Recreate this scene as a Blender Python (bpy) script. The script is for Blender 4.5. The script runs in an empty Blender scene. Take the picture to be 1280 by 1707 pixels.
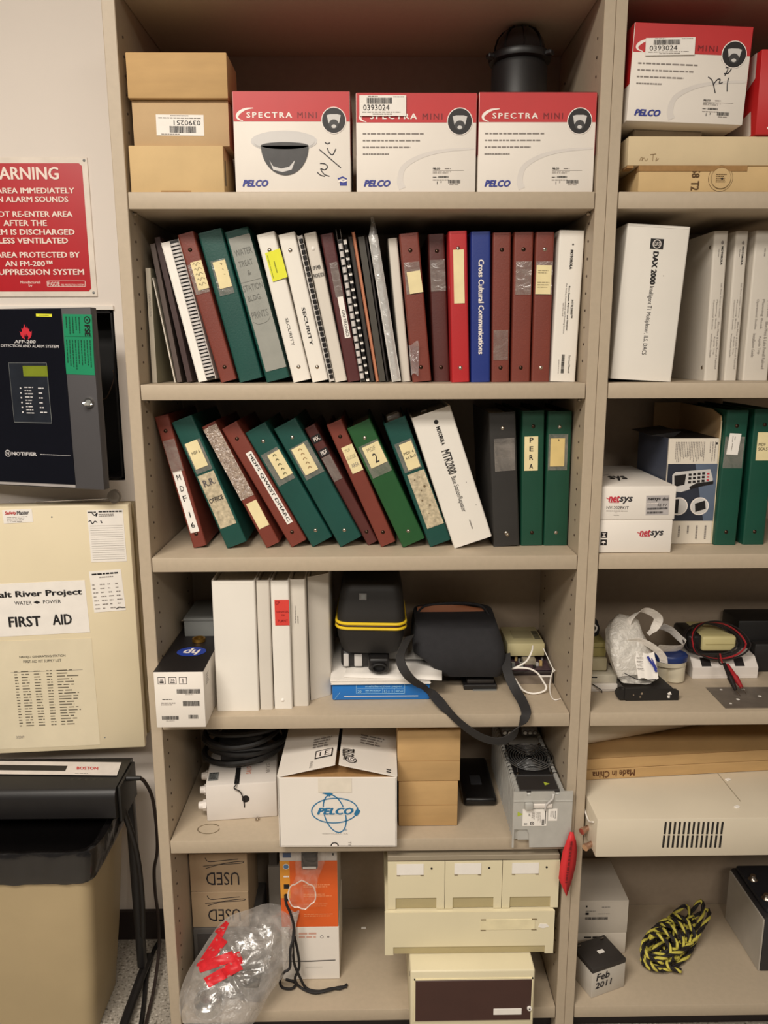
import bpy, bmesh, math, random
from mathutils import Vector, Matrix, Euler

scene = bpy.context.scene
COL = scene.collection
random.seed(7)

# ------------------------------------------------------------------ camera
F_PX, TH, YA, RO = 1309.85, 0.20447, 0.01336, -0.00312
CAM = Vector((0.44755, -1.53256, 1.57))
fw = Vector((math.sin(YA) * math.cos(TH), math.cos(YA) * math.cos(TH), -math.sin(TH)))
r0 = Vector((math.cos(YA), -math.sin(YA), 0))
u0 = r0.cross(fw)
rt = (math.cos(RO) * r0 + math.sin(RO) * u0).normalized()
up = rt.cross(fw).normalized()
cd = bpy.data.cameras.new('camera')
cd.sensor_fit = 'HORIZONTAL'
cd.sensor_width = 36.0
cd.lens = F_PX * 36.0 / 1280.0
cd.clip_start = 0.02
cam = bpy.data.objects.new('camera', cd)
COL.objects.link(cam)
cam.matrix_world = Matrix(((rt.x, up.x, -fw.x, CAM.x), (rt.y, up.y, -fw.y, CAM.y), (rt.z, up.z, -fw.z, CAM.z), (0, 0, 0, 1)))
scene.camera = cam

# ------------------------------------------------------------------ world, lights, exposure
world = bpy.data.worlds.new('world')
scene.world = world
world.use_nodes = True
bg = world.node_tree.nodes['Background']
bg.inputs[0].default_value = (1.0, 0.94, 0.88, 1)
bg.inputs[1].default_value = 0.07
scene.view_settings.view_transform = 'Standard'
scene.view_settings.look = 'None'
scene.view_settings.gamma = 1.0
scene.view_settings.use_curve_mapping = False
scene.view_settings.exposure = 0.32
scene.cycles.max_bounces = 8
scene.cycles.transparent_max_bounces = 24


def area(name, loc, sx, sy, power, col=(1.0, 0.93, 0.835)):
    l = bpy.data.lights.new(name, 'AREA')
    l.shape = 'RECTANGLE'
    l.size, l.size_y, l.energy, l.color = sx, sy, power, col
    o = bpy.data.objects.new(name, l)
    o.location = loc
    COL.objects.link(o)
    return o


# ceiling troffers of the room, in rows parallel to the shelving
area('troffer_light', (-0.35, -1.75, 2.96), 1.3, 0.6, 64)
area('troffer_light', (-1.1, -3.1, 2.96), 1.3, 0.6, 46)
area('troffer_light', (1.4, -3.1, 2.96), 1.3, 0.6, 40)


# ------------------------------------------------------------------ measuring helpers
def ray(x, y):
    return fw + rt * ((x - 640.0) / F_PX) - up * ((y - 853.5) / F_PX)


def at(x, y, Y):
    d = ray(x, y)
    return CAM + d * ((Y - CAM.y) / d.y)


def on(x, y, Zc):
    d = ray(x, y)
    return CAM + d * ((Zc - CAM.z) / d.z)


def Z(ox, oy, s):
    return lambda x, y: (ox + x * s, oy + y * s)


# ------------------------------------------------------------------ materials
def lin(c):
    return tuple(((v / 255.0) / 12.92 if v / 255.0 <= 0.04045 else ((v / 255.0 + 0.055) / 1.055) ** 2.4) for v in c)


MATS = {}


def mat(name, c, rough=0.6, var=0.08, vs=25.0, bump=0.0, bs=300.0, metal=0.0, spec=0.5, stretch=None, coat=0.0):
    if name in MATS:
        return MATS[name]
    m = bpy.data.materials.new(name)
    m.use_nodes = True
    nt = m.node_tree
    b = nt.nodes['Principled BSDF']
    col = lin(c)
    tc = nt.nodes.new('ShaderNodeTexCoord')
    vec = tc.outputs['Object']
    if stretch:
        mp = nt.nodes.new('ShaderNodeMapping')
        mp.inputs['Scale'].default_value = stretch
        nt.links.new(vec, mp.inputs['Vector'])
        vec = mp.outputs['Vector']
    n = nt.nodes.new('ShaderNodeTexNoise')
    n.inputs['Scale'].default_value = vs
    n.inputs['Detail'].default_value = 5
    nt.links.new(vec, n.inputs['Vector'])
    r = nt.nodes.new('ShaderNodeValToRGB')
    r.color_ramp.elements[0].position = 0.3
    r.color_ramp.elements[1].position = 0.7
    r.color_ramp.elements[0].color = tuple(max(0, v * (1 - var)) for v in col) + (1,)
    r.color_ramp.elements[1].color = tuple(min(1, v * (1 + var)) for v in col) + (1,)
    nt.links.new(n.outputs['Fac'], r.inputs['Fac'])
    nt.links.new(r.outputs['Color'], b.inputs['Base Color'])
    b.inputs['Roughness'].default_value = rough
    b.inputs['Metallic'].default_value = metal
    b.inputs['Specular IOR Level'].default_value = spec
    if coat:
        b.inputs['Coat Weight'].default_value = coat
        b.inputs['Coat Roughness'].default_value = 0.08
    if bump:
        n2 = nt.nodes.new('ShaderNodeTexNoise')
        n2.inputs['Scale'].default_value = bs
        n2.inputs['Detail'].default_value = 3
        nt.links.new(vec, n2.inputs['Vector'])
        bp = nt.nodes.new('ShaderNodeBump')
        bp.inputs['Strength'].default_value = bump
        bp.inputs['Distance'].default_value = 0.002
        nt.links.new(n2.outputs['Fac'], bp.inputs['Height'])
        nt.links.new(bp.outputs['Normal'], b.inputs['Normal'])
    MATS[name] = m
    return m


def clear(name, tint=(235, 235, 235), body=0.12, gloss=0.12, rough=0.12, bump=0.5, bs=60.0, streak=0.0):
    """thin clear plastic film: see-through with a milky body and glossy wrinkles"""
    if name in MATS:
        return MATS[name]
    m = bpy.data.materials.new(name)
    m.use_nodes = True
    nt = m.node_tree
    nt.nodes.clear()
    out = nt.nodes.new('ShaderNodeOutputMaterial')
    tr = nt.nodes.new('ShaderNodeBsdfTransparent')
    df = nt.nodes.new('ShaderNodeBsdfDiffuse')
    gl = nt.nodes.new('ShaderNodeBsdfGlossy')
    df.inputs['Color'].default_value = lin(tint) + (1,)
    gl.inputs['Roughness'].default_value = rough
    tc = nt.nodes.new('ShaderNodeTexCoord')
    n = nt.nodes.new('ShaderNodeTexNoise')
    n.inputs['Scale'].default_value = bs
    n.inputs['Detail'].default_value = 4
    n.inputs['Distortion'].default_value = 1.2
    nt.links.new(tc.outputs['Object'], n.inputs['Vector'])
    bp = nt.nodes.new('ShaderNodeBump')
    bp.inputs['Strength'].default_value = bump
    bp.inputs['Distance'].default_value = 0.006
    nt.links.new(n.outputs['Fac'], bp.inputs['Height'])
    nt.links.new(bp.outputs['Normal'], gl.inputs['Normal'])
    nt.links.new(bp.outputs['Normal'], df.inputs['Normal'])
    m1 = nt.nodes.new('ShaderNodeMixShader')
    m1.inputs[0].default_value = body
    if streak:
        n3 = nt.nodes.new('ShaderNodeTexNoise')
        n3.inputs['Scale'].default_value = bs * 0.5
        n3.inputs['Detail'].default_value = 6
        n3.inputs['Distortion'].default_value = 2.0
        nt.links.new(tc.outputs['Object'], n3.inputs['Vector'])
        mr = nt.nodes.new('ShaderNodeMapRange')
        mr.inputs['From Min'].default_value = 0.4
        mr.inputs['From Max'].default_value = 0.7
        mr.inputs['To Min'].default_value = body
        mr.inputs['To Max'].default_value = min(1.0, body + streak)
        nt.links.new(n3.outputs['Fac'], mr.inputs['Value'])
        nt.links.new(mr.outputs['Result'], m1.inputs[0])
    nt.links.new(tr.outputs[0], m1.inputs[1])
    nt.links.new(df.outputs[0], m1.inputs[2])
    m2 = nt.nodes.new('ShaderNodeMixShader')
    m2.inputs[0].default_value = gloss
    nt.links.new(m1.outputs[0], m2.inputs[1])
    nt.links.new(gl.outputs[0], m2.inputs[2])
    nt.links.new(m2.outputs[0], out.inputs[0])
    MATS[name] = m
    return m


def speckle(name, base, dark, light, scale):
    m = bpy.data.materials.new(name)
    m.use_nodes = True
    nt = m.node_tree
    b = nt.nodes['Principled BSDF']
    tc = nt.nodes.new('ShaderNodeTexCoord')
    v = nt.nodes.new('ShaderNodeTexNoise')
    v.inputs['Scale'].default_value = scale
    v.inputs['Detail'].default_value = 4
    nt.links.new(tc.outputs['Object'], v.inputs['Vector'])
    r = nt.nodes.new('ShaderNodeValToRGB')
    e = r.color_ramp.elements
    e[0].position = 0.36
    e[0].color = lin(dark) + (1,)
    e[1].position = 0.44
    e[1].color = lin(base) + (1,)
    x = e.new(0.58)
    x.color = lin(base) + (1,)
    x = e.new(0.66)
    x.color = lin(light) + (1,)
    nt.links.new(v.outputs['Fac'], r.inputs['Fac'])
    nt.links.new(r.outputs['Color'], b.inputs['Base Color'])
    b.inputs['Roughness'].default_value = 0.5
    MATS[name] = m
    return m


# ------------------------------------------------------------------ scene graph helpers
TM = {}


def tag(o, label=None, cat=None, group=None, kind=None):
    if label:
        o['label'] = label
    if cat:
        o['category'] = cat
    if group:
        o['group'] = group
    if kind:
        o['kind'] = kind
    return o


def thing(name, label, cat, loc=(0, 0, 0), rot=(0, 0, 0), group=None, kind=None):
    o = bpy.data.objects.new(name, None)
    o.empty_display_size = 0.02
    COL.objects.link(o)
    o.location = loc
    o.rotation_euler = rot
    TM[o.name] = Matrix.Translation(Vector(loc)) @ Euler(rot).to_matrix().to_4x4()
    return tag(o, label, cat, group, kind)


def root(o):
    while o.parent is not None:
        o = o.parent
    return o


def tmat(o):
    return TM.get(root(o).name, Matrix.Identity(4))


def part(name, bm, m, parent=None, smooth=35, label=None, kind=None):
    me = bpy.data.meshes.new(name)
    bm.normal_update()
    bm.to_mesh(me)
    bm.free()
    me.materials.append(m)
    if smooth:
        me.polygons.foreach_set('use_smooth', [True] * len(me.polygons))
        me.set_sharp_from_angle(angle=math.radians(smooth))
    o = bpy.data.objects.new(name, me)
    COL.objects.link(o)
    if parent is not None:
        o.parent = parent
    return tag(o, label, None, None, kind)


def share(name, o, parent, loc, rot=(0, 0, 0)):
    c = o.copy()
    COL.objects.link(c)
    c.parent = parent
    c.location = loc
    c.rotation_euler = rot
    return c


def nb():
    return bmesh.new()


def bx(bm, x0, x1, y0, y1, z0, z1, b=0.0, seg=2, M=None):
    mt = Matrix.Translation(((x0 + x1) / 2, (y0 + y1) / 2, (z0 + z1) / 2)) @ Matrix.Diagonal((abs(x1 - x0), abs(y1 - y0), abs(z1 - z0), 1))
    if M is not None:
        mt = M @ mt
    if b <= 0:
        bmesh.ops.create_cube(bm, size=1.0, matrix=mt)
        return bm
    t = bmesh.new()
    bmesh.ops.create_cube(t, size=1.0, matrix=Matrix.Diagonal((abs(x1 - x0), abs(y1 - y0), abs(z1 - z0), 1)))
    b = min(b, 0.49 * min(abs(x1 - x0), abs(y1 - y0), abs(z1 - z0)))
    bmesh.ops.bevel(t, geom=t.edges[:], offset=b, segments=seg, profile=0.5, affect='EDGES')
    mv = Matrix.Translation(((x0 + x1) / 2, (y0 + y1) / 2, (z0 + z1) / 2))
    if M is not None:
        mv = M @ mv
    merge(bm, t, mv)
    return bm


def merge(bm, t, M=None):
    vm = {}
    for v in t.verts:
        vm[v] = bm.verts.new(M @ v.co if M is not None else v.co)
    for f in t.faces:
        try:
            bm.faces.new([vm[v] for v in f.verts])
        except ValueError:
            pass
    t.free()


def grid(bm, rows, close_u=False, close_v=False):
    """rows of points -> quads"""
    vs = [[bm.verts.new(p) for p in r] for r in rows]
    nr, nc = len(vs), len(vs[0])
    for i in range(nr if close_u else nr - 1):
        for j in range(nc if close_v else nc - 1):
            a, b_, c, d = vs[i][j], vs[i][(j + 1) % nc], vs[(i + 1) % nr][(j + 1) % nc], vs[(i + 1) % nr][j]
            try:
                bm.faces.new((a, b_, c, d))
            except ValueError:
                pass
    return vs


def cyl(bm, p0, p1, ra, rb=None, n=16, cap=True):
    p0, p1 = Vector(p0), Vector(p1)
    rb = ra if rb is None else rb
    d = (p1 - p0).normalized()
    a = Vector((0, 0, 1)) if abs(d.z) < 0.9 else Vector((1, 0, 0))
    x = d.cross(a).normalized()
    y = d.cross(x)
    R = []
    for p, r in ((p0, ra), (p1, rb)):
        R.append([p + (x * math.cos(2 * math.pi * k / n) + y * math.sin(2 * math.pi * k / n)) * r for k in range(n)])
    vs = grid(bm, R, close_v=True)
    if cap:
        bm.faces.new(vs[0][::-1])
        bm.faces.new(vs[1])
    return bm


def lathe(bm, prof, n=24, M=None):
    rows = []
    for r, z in prof:
        row = [Vector((max(r, 1e-5) * math.cos(2 * math.pi * k / n), max(r, 1e-5) * math.sin(2 * math.pi * k / n), z)) for k in range(n)]
        rows.append([M @ p for p in row] if M is not None else row)
    grid(bm, rows, close_v=True)
    return bm


def smooth_path(pts, k=6, closed=False):
    pts = [Vector(p) for p in pts]
    n = len(pts)
    out = []
    rng = range(n if closed else n - 1)
    for i in rng:
        p0 = pts[(i - 1) % n] if closed or i > 0 else pts[0]
        p1, p2 = pts[i], pts[(i + 1) % n]
        p3 = pts[(i + 2) % n] if closed or i + 2 < n else pts[-1]
        for j in range(k):
            t = j / k
            out.append(0.5 * ((2 * p1) + (p2 - p0) * t + (2 * p0 - 5 * p1 + 4 * p2 - p3) * t * t + (3 * p1 - p0 - 3 * p2 + p3) * t ** 3))
    if not closed:
        out.append(pts[-1])
    return out


def frames(pts, closed=False):
    n = len(pts)
    T = []
    for i in range(n):
        a = pts[(i - 1) % n] if closed or i > 0 else pts[i]
        b = pts[(i + 1) % n] if closed or i < n - 1 else pts[i]
        t = (b - a)
        T.append(t.normalized() if t.length > 1e-9 else Vector((0, 0, 1)))
    nrm = T[0].orthogonal().normalized()
    N = []
    for t in T:
        nrm = (nrm - t * nrm.dot(t))
        nrm = nrm.normalized() if nrm.length > 1e-6 else t.orthogonal().normalized()
        N.append(nrm)
    return T, N


def tube(bm, pts, r, n=8, closed=False, cap=True):
    pts = [Vector(p) for p in pts]
    T, N = frames(pts, closed)
    rows = []
    for i, p in enumerate(pts):
        b = T[i].cross(N[i])
        rr = r(i / max(1, len(pts) - 1)) if callable(r) else r
        rows.append([p + (N[i] * math.cos(2 * math.pi * k / n) + b * math.sin(2 * math.pi * k / n)) * rr for k in range(n)])
    vs = grid(bm, rows, close_u=closed, close_v=True)
    if cap and not closed:
        bm.faces.new(vs[0][::-1])
        bm.faces.new(vs[-1])
    return bm


def ribbon(bm, pts, side, w, th=0.0015):
    """flat strap: side = a vector or list of vectors giving the width direction"""
    pts = [Vector(p) for p in pts]
    T, _ = frames(pts)
    rows = []
    for i, p in enumerate(pts):
        s = Vector(side[i] if isinstance(side, list) else side)
        s = (s - T[i] * s.dot(T[i])).normalized()
        n = T[i].cross(s)
        rows.append([p - s * w / 2 - n * th / 2, p + s * w / 2 - n * th / 2, p + s * w / 2 + n * th / 2, p - s * w / 2 + n * th / 2])
    vs = grid(bm, rows, close_v=True)
    bm.faces.new(vs[0][::-1])
    bm.faces.new(vs[-1])
    return bm


def prism(bm, poly, y0, y1, axis='y'):
    """polygon (a,b) extruded along an axis: y -> (a,y,b), z -> (a,b,z), x -> (x,a,b)"""
    f = {'y': lambda a, b, t: (a, t, b), 'z': lambda a, b, t: (a, b, t), 'x': lambda a, b, t: (t, a, b)}[axis]
    A = [bm.verts.new(f(a, b, y0)) for a, b in poly]
    B = [bm.verts.new(f(a, b, y1)) for a, b in poly]
    n = len(poly)
    bm.faces.new(A)
    bm.faces.new(B[::-1])
    for i in range(n):
        bm.faces.new((A[i], B[i], B[(i + 1) % n], A[(i + 1) % n]))
    bmesh.ops.recalc_face_normals(bm, faces=bm.faces[:])
    return bm


# ------------------------------------------------------------------ lettering
_TX = {}


def text_data(s, bold, shear, spacing):
    k = (s, bold, shear, spacing)
    if k not in _TX:
        c = bpy.data.curves.new('lettering_source', 'FONT')
        c.body = s
        c.size = 1.0
        c.resolution_u = 2
        c.shear = shear
        c.space_character = spacing
        o = bpy.data.objects.new('lettering_source', c)
        me = bpy.data.meshes.new_from_object(o)
        vs = [(v.co.x, v.co.y) for v in me.vertices]
        fs = [tuple(p.vertices) for p in me.polygons]
        bpy.data.objects.remove(o)
        bpy.data.curves.remove(c)
        bpy.data.meshes.remove(me)
        if bold:
            n0, base, fb = len(vs), vs[:], fs[:]
            for dx, dy in ((bold, 0), (-bold, 0), (0, bold * .5), (0, -bold * .5)):
                k0 = len(vs)
                vs += [(x + dx, y + dy) for x, y in base]
                fs += [tuple(i + k0 for i in f) for f in fb]
        xs = [v[0] for v in vs] or [0, 1]
        ys = [v[1] for v in vs] or [0, 1]
        x0, x1, y0, y1 = min(xs), max(xs), min(ys), max(ys)
        nn_ = len(vs) // 5 if bold else len(vs)
        vs = [((v[0] - x0) / max(1e-6, x1 - x0), (v[1] - y0) / max(1e-6, y1 - y0), i // max(1, nn_)) for i, v in enumerate(vs)]
        _TX[k] = (vs, fs)
    return _TX[k]


INK = mat('black_ink', (22, 20, 22), 0.6, 0.05)
GREYINK = mat('grey_ink', (138, 130, 124), 0.7, 0.05)


class Pl:
    """a flat face for print: o = top-left, U = across, V = down (parent-local)"""

    def __init__(s, parent, o, U, V):
        s.p, s.o, s.U, s.V = parent, Vector(o), Vector(U), Vector(V)
        s.N = s.V.cross(s.U).normalized()
        s.acc = {}
        s.ar = s.U.length / max(1e-9, s.V.length)

    def pt(s, u, v, l=0):
        return s.o + s.U * u + s.V * v + s.N * (0.0004 + 0.00025 * l)

    def bm(s, name, m):
        k = (name, m.name)
        if k not in s.acc:
            s.acc[k] = (nb(), m)
        return s.acc[k][0]

    def poly(s, pts, m, name='print', l=0):
        b = s.bm(name, m)
        b.faces.new([b.verts.new(s.pt(u, v, l)) for u, v in pts])
        return s

    def rect(s, u0, v0, u1, v1, m, name='print', l=0):
        return s.poly([(u0, v0), (u1, v0), (u1, v1), (u0, v1)], m, name, l)

    def disc(s, cu, cv, r, m, name='print', l=0, ry=None, n=28, a0=0.0, a1=2 * math.pi):
        ry = r * s.ar if ry is None else ry
        full = abs(a1 - a0) > 6.28
        k = n if full else n + 1
        return s.poly([(cu + r * math.cos(a0 + (a1 - a0) * i / n), cv + ry * math.sin(a0 + (a1 - a0) * i / n)) for i in range(k)], m, name, l)

    def stroke(s, pts, w, m, name='pen_mark', l=1, k=5, taper=None):
        """pen line through uv points; w in units of U"""
        P = smooth_path([Vector((u * s.U.length, v * s.V.length, 0)) for u, v in pts], k) if k > 1 else [Vector((u * s.U.length, v * s.V.length, 0)) for u, v in pts]
        b = s.bm(name, m)
        wl = w * s.U.length / 2
        prev = None
        n = len(P)
        for i, p in enumerate(P):
            d = (P[min(i + 1, n - 1)] - P[max(i - 1, 0)])
            d = d.normalized() if d.length > 1e-9 else Vector((1, 0, 0))
            q = Vector((-d.y, d.x, 0)) * (wl * (taper(i / max(1, n - 1)) if taper else 1.0))
            a = b.verts.new(s.pt((p + q).x / s.U.length, (p + q).y / s.V.length, l))
            c = b.verts.new(s.pt((p - q).x / s.U.length, (p - q).y / s.V.length, l))
            if prev:
                b.faces.new((prev[0], a, c, prev[1]))
            prev = (a, c)
        return s

    def text(s, t, u0, v0, u1, v1, m=None, rot=0, bold=0.0, shear=0.0, sp=1.0, name='lettering', l=1):
        vs, fs = text_data(t, bold, shear, sp)
        b = s.bm(name, m or INK)
        du, dv = u1 - u0, v1 - v0
        f = {0: lambda a, c: (u0 + a * du, v1 - c * dv), 90: lambda a, c: (u0 + c * du, v0 + a * dv),
             180: lambda a, c: (u1 - a * du, v0 + c * dv), -90: lambda a, c: (u1 - c * du, v1 - a * dv)}[rot]
        V = [b.verts.new(s.pt(*f(a, c), l + .5 * k)) for a, c, k in vs]
        for q in fs:
            try:
                b.faces.new([V[i] for i in q])
            except ValueError:
                pass
        return s

    def lines(s, u0, v0, u1, v1, rows, m=None, fill=0.5, ragged=0.3, vert=False, name='fine_print', seed=1, wl=0.05, l=1):
        """rows of illegible small print, as short dashes"""
        rd = random.Random(seed)
        for i in range(rows):
            end = 1.0 - rd.random() * ragged
            a = 0.0
            while a < end:
                ln = min(end - a, wl * (0.5 + rd.random() * 1.2))
                c0 = (i + 0.5 - fill / 2) / rows
                c1 = (i + 0.5 + fill / 2) / rows
                if vert:
                    s.rect(u1 - (u1 - u0) * c1, v0 + (v1 - v0) * a, u1 - (u1 - u0) * c0, v0 + (v1 - v0) * (a + ln), m or GREYINK, name, l)
                else:
                    s.rect(u0 + (u1 - u0) * a, v0 + (v1 - v0) * c0, u0 + (u1 - u0) * (a + ln), v0 + (v1 - v0) * c1, m or GREYINK, name, l)
                a += ln + wl * 0.25
        return s

    def barcode(s, u0, v0, u1, v1, n=22, m=None, vert=False, seed=3, name='barcode', l=1):
        rd = random.Random(seed)
        ws = [(0.5 + rd.random() * 1.3, rd.random() * 0.9 + 0.5) for _ in range(n)]
        tot = sum(a + c for a, c in ws)
        x = 0
        for a, c in ws:
            p, q = x / tot, (x + a) / tot
            x += a + c
            if vert:
                s.rect(u0, v0 + (v1 - v0) * p, u1, v0 + (v1 - v0) * q, m or INK, name, l)
            else:
                s.rect(u0 + (u1 - u0) * p, v0, u0 + (u1 - u0) * q, v1, m or INK, name, l)
        return s

    def done(s):
        for (name, _), (b, m) in s.acc.items():
            part(name, b, m, s.p, smooth=0, kind='stuff' if name in ('fine_print', 'barcode', 'ruled_lines', 'typed_column', 'symbol', 'flap_print', 'stain', 'speck', 'icon') else None)
        s.acc = {}
        return s


def local(th, px, py, axis='y', val=0.0):
    """where the sight line through a photo point meets a plane of a thing's own frame"""
    I = tmat(th).inverted()
    o = I @ CAM
    d = I.to_3x3() @ ray(px, py)
    k = 'xyz'.index(axis)
    return o + d * ((val - o[k]) / d[k])


def plane(th, TL, TR, BL, axis='y', val=0.0, parent=None, square=True):
    a, b, c = (local(th, *q, axis, val) for q in (TL, TR, BL))
    U, V = b - a, c - a
    if square:
        V = V - U * (V.dot(U) / U.dot(U))
    return Pl(parent or th, a, U, V)


def card(th, name, TL, TR, BL, m, axis='y', val=0.0, t=0.0008, square=True, parent=None, label=None):
    """paper label fixed to a thing; returns its print face"""
    P = plane(th, TL, TR, BL, axis, val, square=square)
    bm = nb()
    q = [P.o, P.o + P.U, P.o + P.U + P.V, P.o + P.V]
    A = [bm.verts.new(p + P.N * 0.0001) for p in q]
    B = [bm.verts.new(p + P.N * t) for p in q]
    bm.faces.new(B)
    bm.faces.new(A[::-1])
    for i in range(4):
        bm.faces.new((A[i], A[(i + 1) % 4], B[(i + 1) % 4], B[i]))
    bmesh.ops.recalc_face_normals(bm, faces=bm.faces[:])
    o = part(name, bm, m, parent or th, smooth=0, label=label)
    return Pl(o, P.o + P.N * t, P.U, P.V)


def card_local(th, name, o, U, V, m, t=0.0008, label=None):
    P = Pl(th, o, U, V)
    bm = nb()
    q = [P.o, P.o + P.U, P.o + P.U + P.V, P.o + P.V]
    A = [bm.verts.new(p + P.N * 0.0001) for p in q]
    B = [bm.verts.new(p + P.N * t) for p in q]
    bm.faces.new(B)
    bm.faces.new(A[::-1])
    for i in range(4):
        bm.faces.new((A[i], A[(i + 1) % 4], B[(i + 1) % 4], B[i]))
    bmesh.ops.recalc_face_normals(bm, faces=bm.faces[:])
    ob = part(name, bm, m, th, smooth=0, label=label)
    return Pl(ob, P.o + P.N * t, P.U, P.V)


# ------------------------------------------------------------------ palette
LAM = mat('beige_laminate', (180, 164, 142), 0.5, 0.03, 90, 0.04, 900)
WALLM = mat('painted_wall', (228, 218, 208), 0.75, 0.02, 4, 0.05, 500)
FLOORM = speckle('speckled_floor', (158, 150, 138), (96, 88, 78), (196, 188, 176), 160)
BASEM = mat('dark_rubber_base', (38, 28, 26), 0.6)
DARK = mat('dark_void', (16, 14, 14), 0.8)
CARD1 = mat('tan_cardboard', (190, 154, 104), 0.8, 0.06, 14, 0.08, 400, stretch=(1, 1, 4))
CARD2 = mat('grey_tan_cardboard', (190, 160, 120), 0.8, 0.05, 14, 0.08, 400)
CARD3 = mat('yellow_cardboard', (202, 172, 124), 0.8, 0.06, 14, 0.08, 400)
CARDED = mat('cut_cardboard_edge', (160, 122, 76), 0.85, 0.1, 80)
WHITEB = mat('white_carton', (232, 224, 214), 0.6, 0.025, 10)
CREAM = mat('cream_paper', (232, 216, 168), 0.8, 0.05, 40)
PAPER = mat('white_paper', (238, 232, 224), 0.8, 0.03, 40)
PAGES = mat('page_edges', (222, 214, 200), 0.85, 0.12, 60, 0.2, 500, stretch=(40, 1, 1))
REDP = mat('red_print', (196, 36, 38), 0.5, 0.04)
DKRED = mat('dark_red_ink', (120, 18, 24), 0.5, 0.04)
BLUEP = mat('blue_ink', (40, 52, 140), 0.5, 0.04)
BLKP = mat('black_print', (26, 22, 22), 0.5, 0.04)
STEEL = mat('rivet_metal', (190, 180, 168), 0.25, 0.03, metal=1.0)
GREENV = mat('green_vinyl', (20, 74, 58), 0.42, 0.10, 12, 0.10, 260)
GREEN2 = mat('bright_green_vinyl', (32, 82, 42), 0.42, 0.08, 12, 0.10, 260)
TEALV = mat('teal_vinyl', (20, 72, 64), 0.42, 0.10, 12, 0.10, 260)
BROWNV = mat('red_brown_vinyl', (118, 54, 42), 0.45, 0.08, 12, 0.12, 260)
BROWND = mat('dark_brown_vinyl', (84, 40, 36), 0.45, 0.08, 12, 0.12, 260)
WHITEV = mat('white_vinyl', (232, 226, 216), 0.38, 0.02, 12, 0.05, 200)
GREYV = mat('grey_white_vinyl', (214, 206, 194), 0.4, 0.03, 12, 0.05, 200)
BLACKV = mat('black_vinyl', (48, 46, 44), 0.42, 0.08, 12, 0.12, 260)
REDV = mat('red_vinyl', (178, 36, 40), 0.4, 0.04, 12, 0.08, 260)
BLUEV = mat('blue_vinyl', (30, 50, 124), 0.4, 0.05, 12, 0.08, 260)
POCKET = clear('clear_pocket', (200, 190, 180), 0.10, 0.10, 0.2, 0.35, 40, 0.15)
FILM = clear('clear_film', (225, 225, 225), 0.18, 0.16, 0.15, 0.8, 45, 0.35)
TAPE = mat('grey_duct_tape', (150, 150, 142), 0.42, 0.06, 30, 0.1, 150)
MASK = mat('mottled_masking_tape', (188, 174, 146), 0.7, 0.35, 120, 0.2, 300)
YEL = mat('yellow_note', (226, 226, 56), 0.7, 0.04)
PENCIL = mat('pencil_marks', (112, 112, 106), 0.7, 0.05)
MARK = mat('marker_ink', (30, 28, 34), 0.6, 0.05)
PUTTY = mat('putty_plastic', (224, 213, 180), 0.45, 0.03, 8, 0.03, 700)
BEIGEM = mat('beige_metal', (214, 202, 180), 0.45, 0.03, 9, 0.03, 500)
BLKPL = mat('black_plastic', (28, 26, 26), 0.4, 0.08, 30, 0.06, 600)
BLKFAB = mat('black_fabric', (34, 33, 36), 0.85, 0.12, 60, 0.35, 900)
RUBBER = mat('black_rubber', (18, 16, 16), 0.5, 0.05)
GREYM = mat('grey_metal', (128, 130, 128), 0.4, 0.05, 20, 0.05, 400)
ALU = mat('cast_aluminium', (196, 194, 188), 0.42, 0.05, 40, 0.1, 500, metal=0.35)

# ================================================================== the room
S1, S2, S3, S4, S5, S6 = 1.8529, 1.5043, 1.1604, 0.8158, 0.5239, 0.0874
SH = [S1, S2, S3, S4, S5, S6]
LIP = 0.0298
DEP = 0.335
WALLY = 0.345


def struct(name, bm, m):
    return tag(part(name, bm, m, None, smooth=0), kind='structure')


b = nb()
OX0, OX1, OZ0, OZ1 = -0.66, -0.150, 1.262, 1.662     # opening for the alarm panel
bx(b, -2.6, OX0, WALLY, 0.47, 0, 3.0)
bx(b, OX1, 3.2, WALLY, 0.47, 0, 3.0)
bx(b, OX0, OX1, WALLY, 0.47, 0, OZ0)
bx(b, OX0, OX1, WALLY, 0.47, OZ1, 3.0)
struct('wall_back', b, WALLM)
b = nb()
bx(b, -2.6, 3.2, -7.5, 0.47, -0.06, 0)
struct('floor', b, FLOORM)
b = nb()
bx(b, -2.6, 3.2, -7.5, 0.47, 3.0, 3.06)
struct('ceiling', b, mat('ceiling_tile', (226, 220, 210), 0.9))
b = nb()
bx(b, -2.6, -0.026, WALLY - 0.012, WALLY - 0.0005, 0, 0.085)
struct('baseboard_back', b, BASEM)


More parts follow.
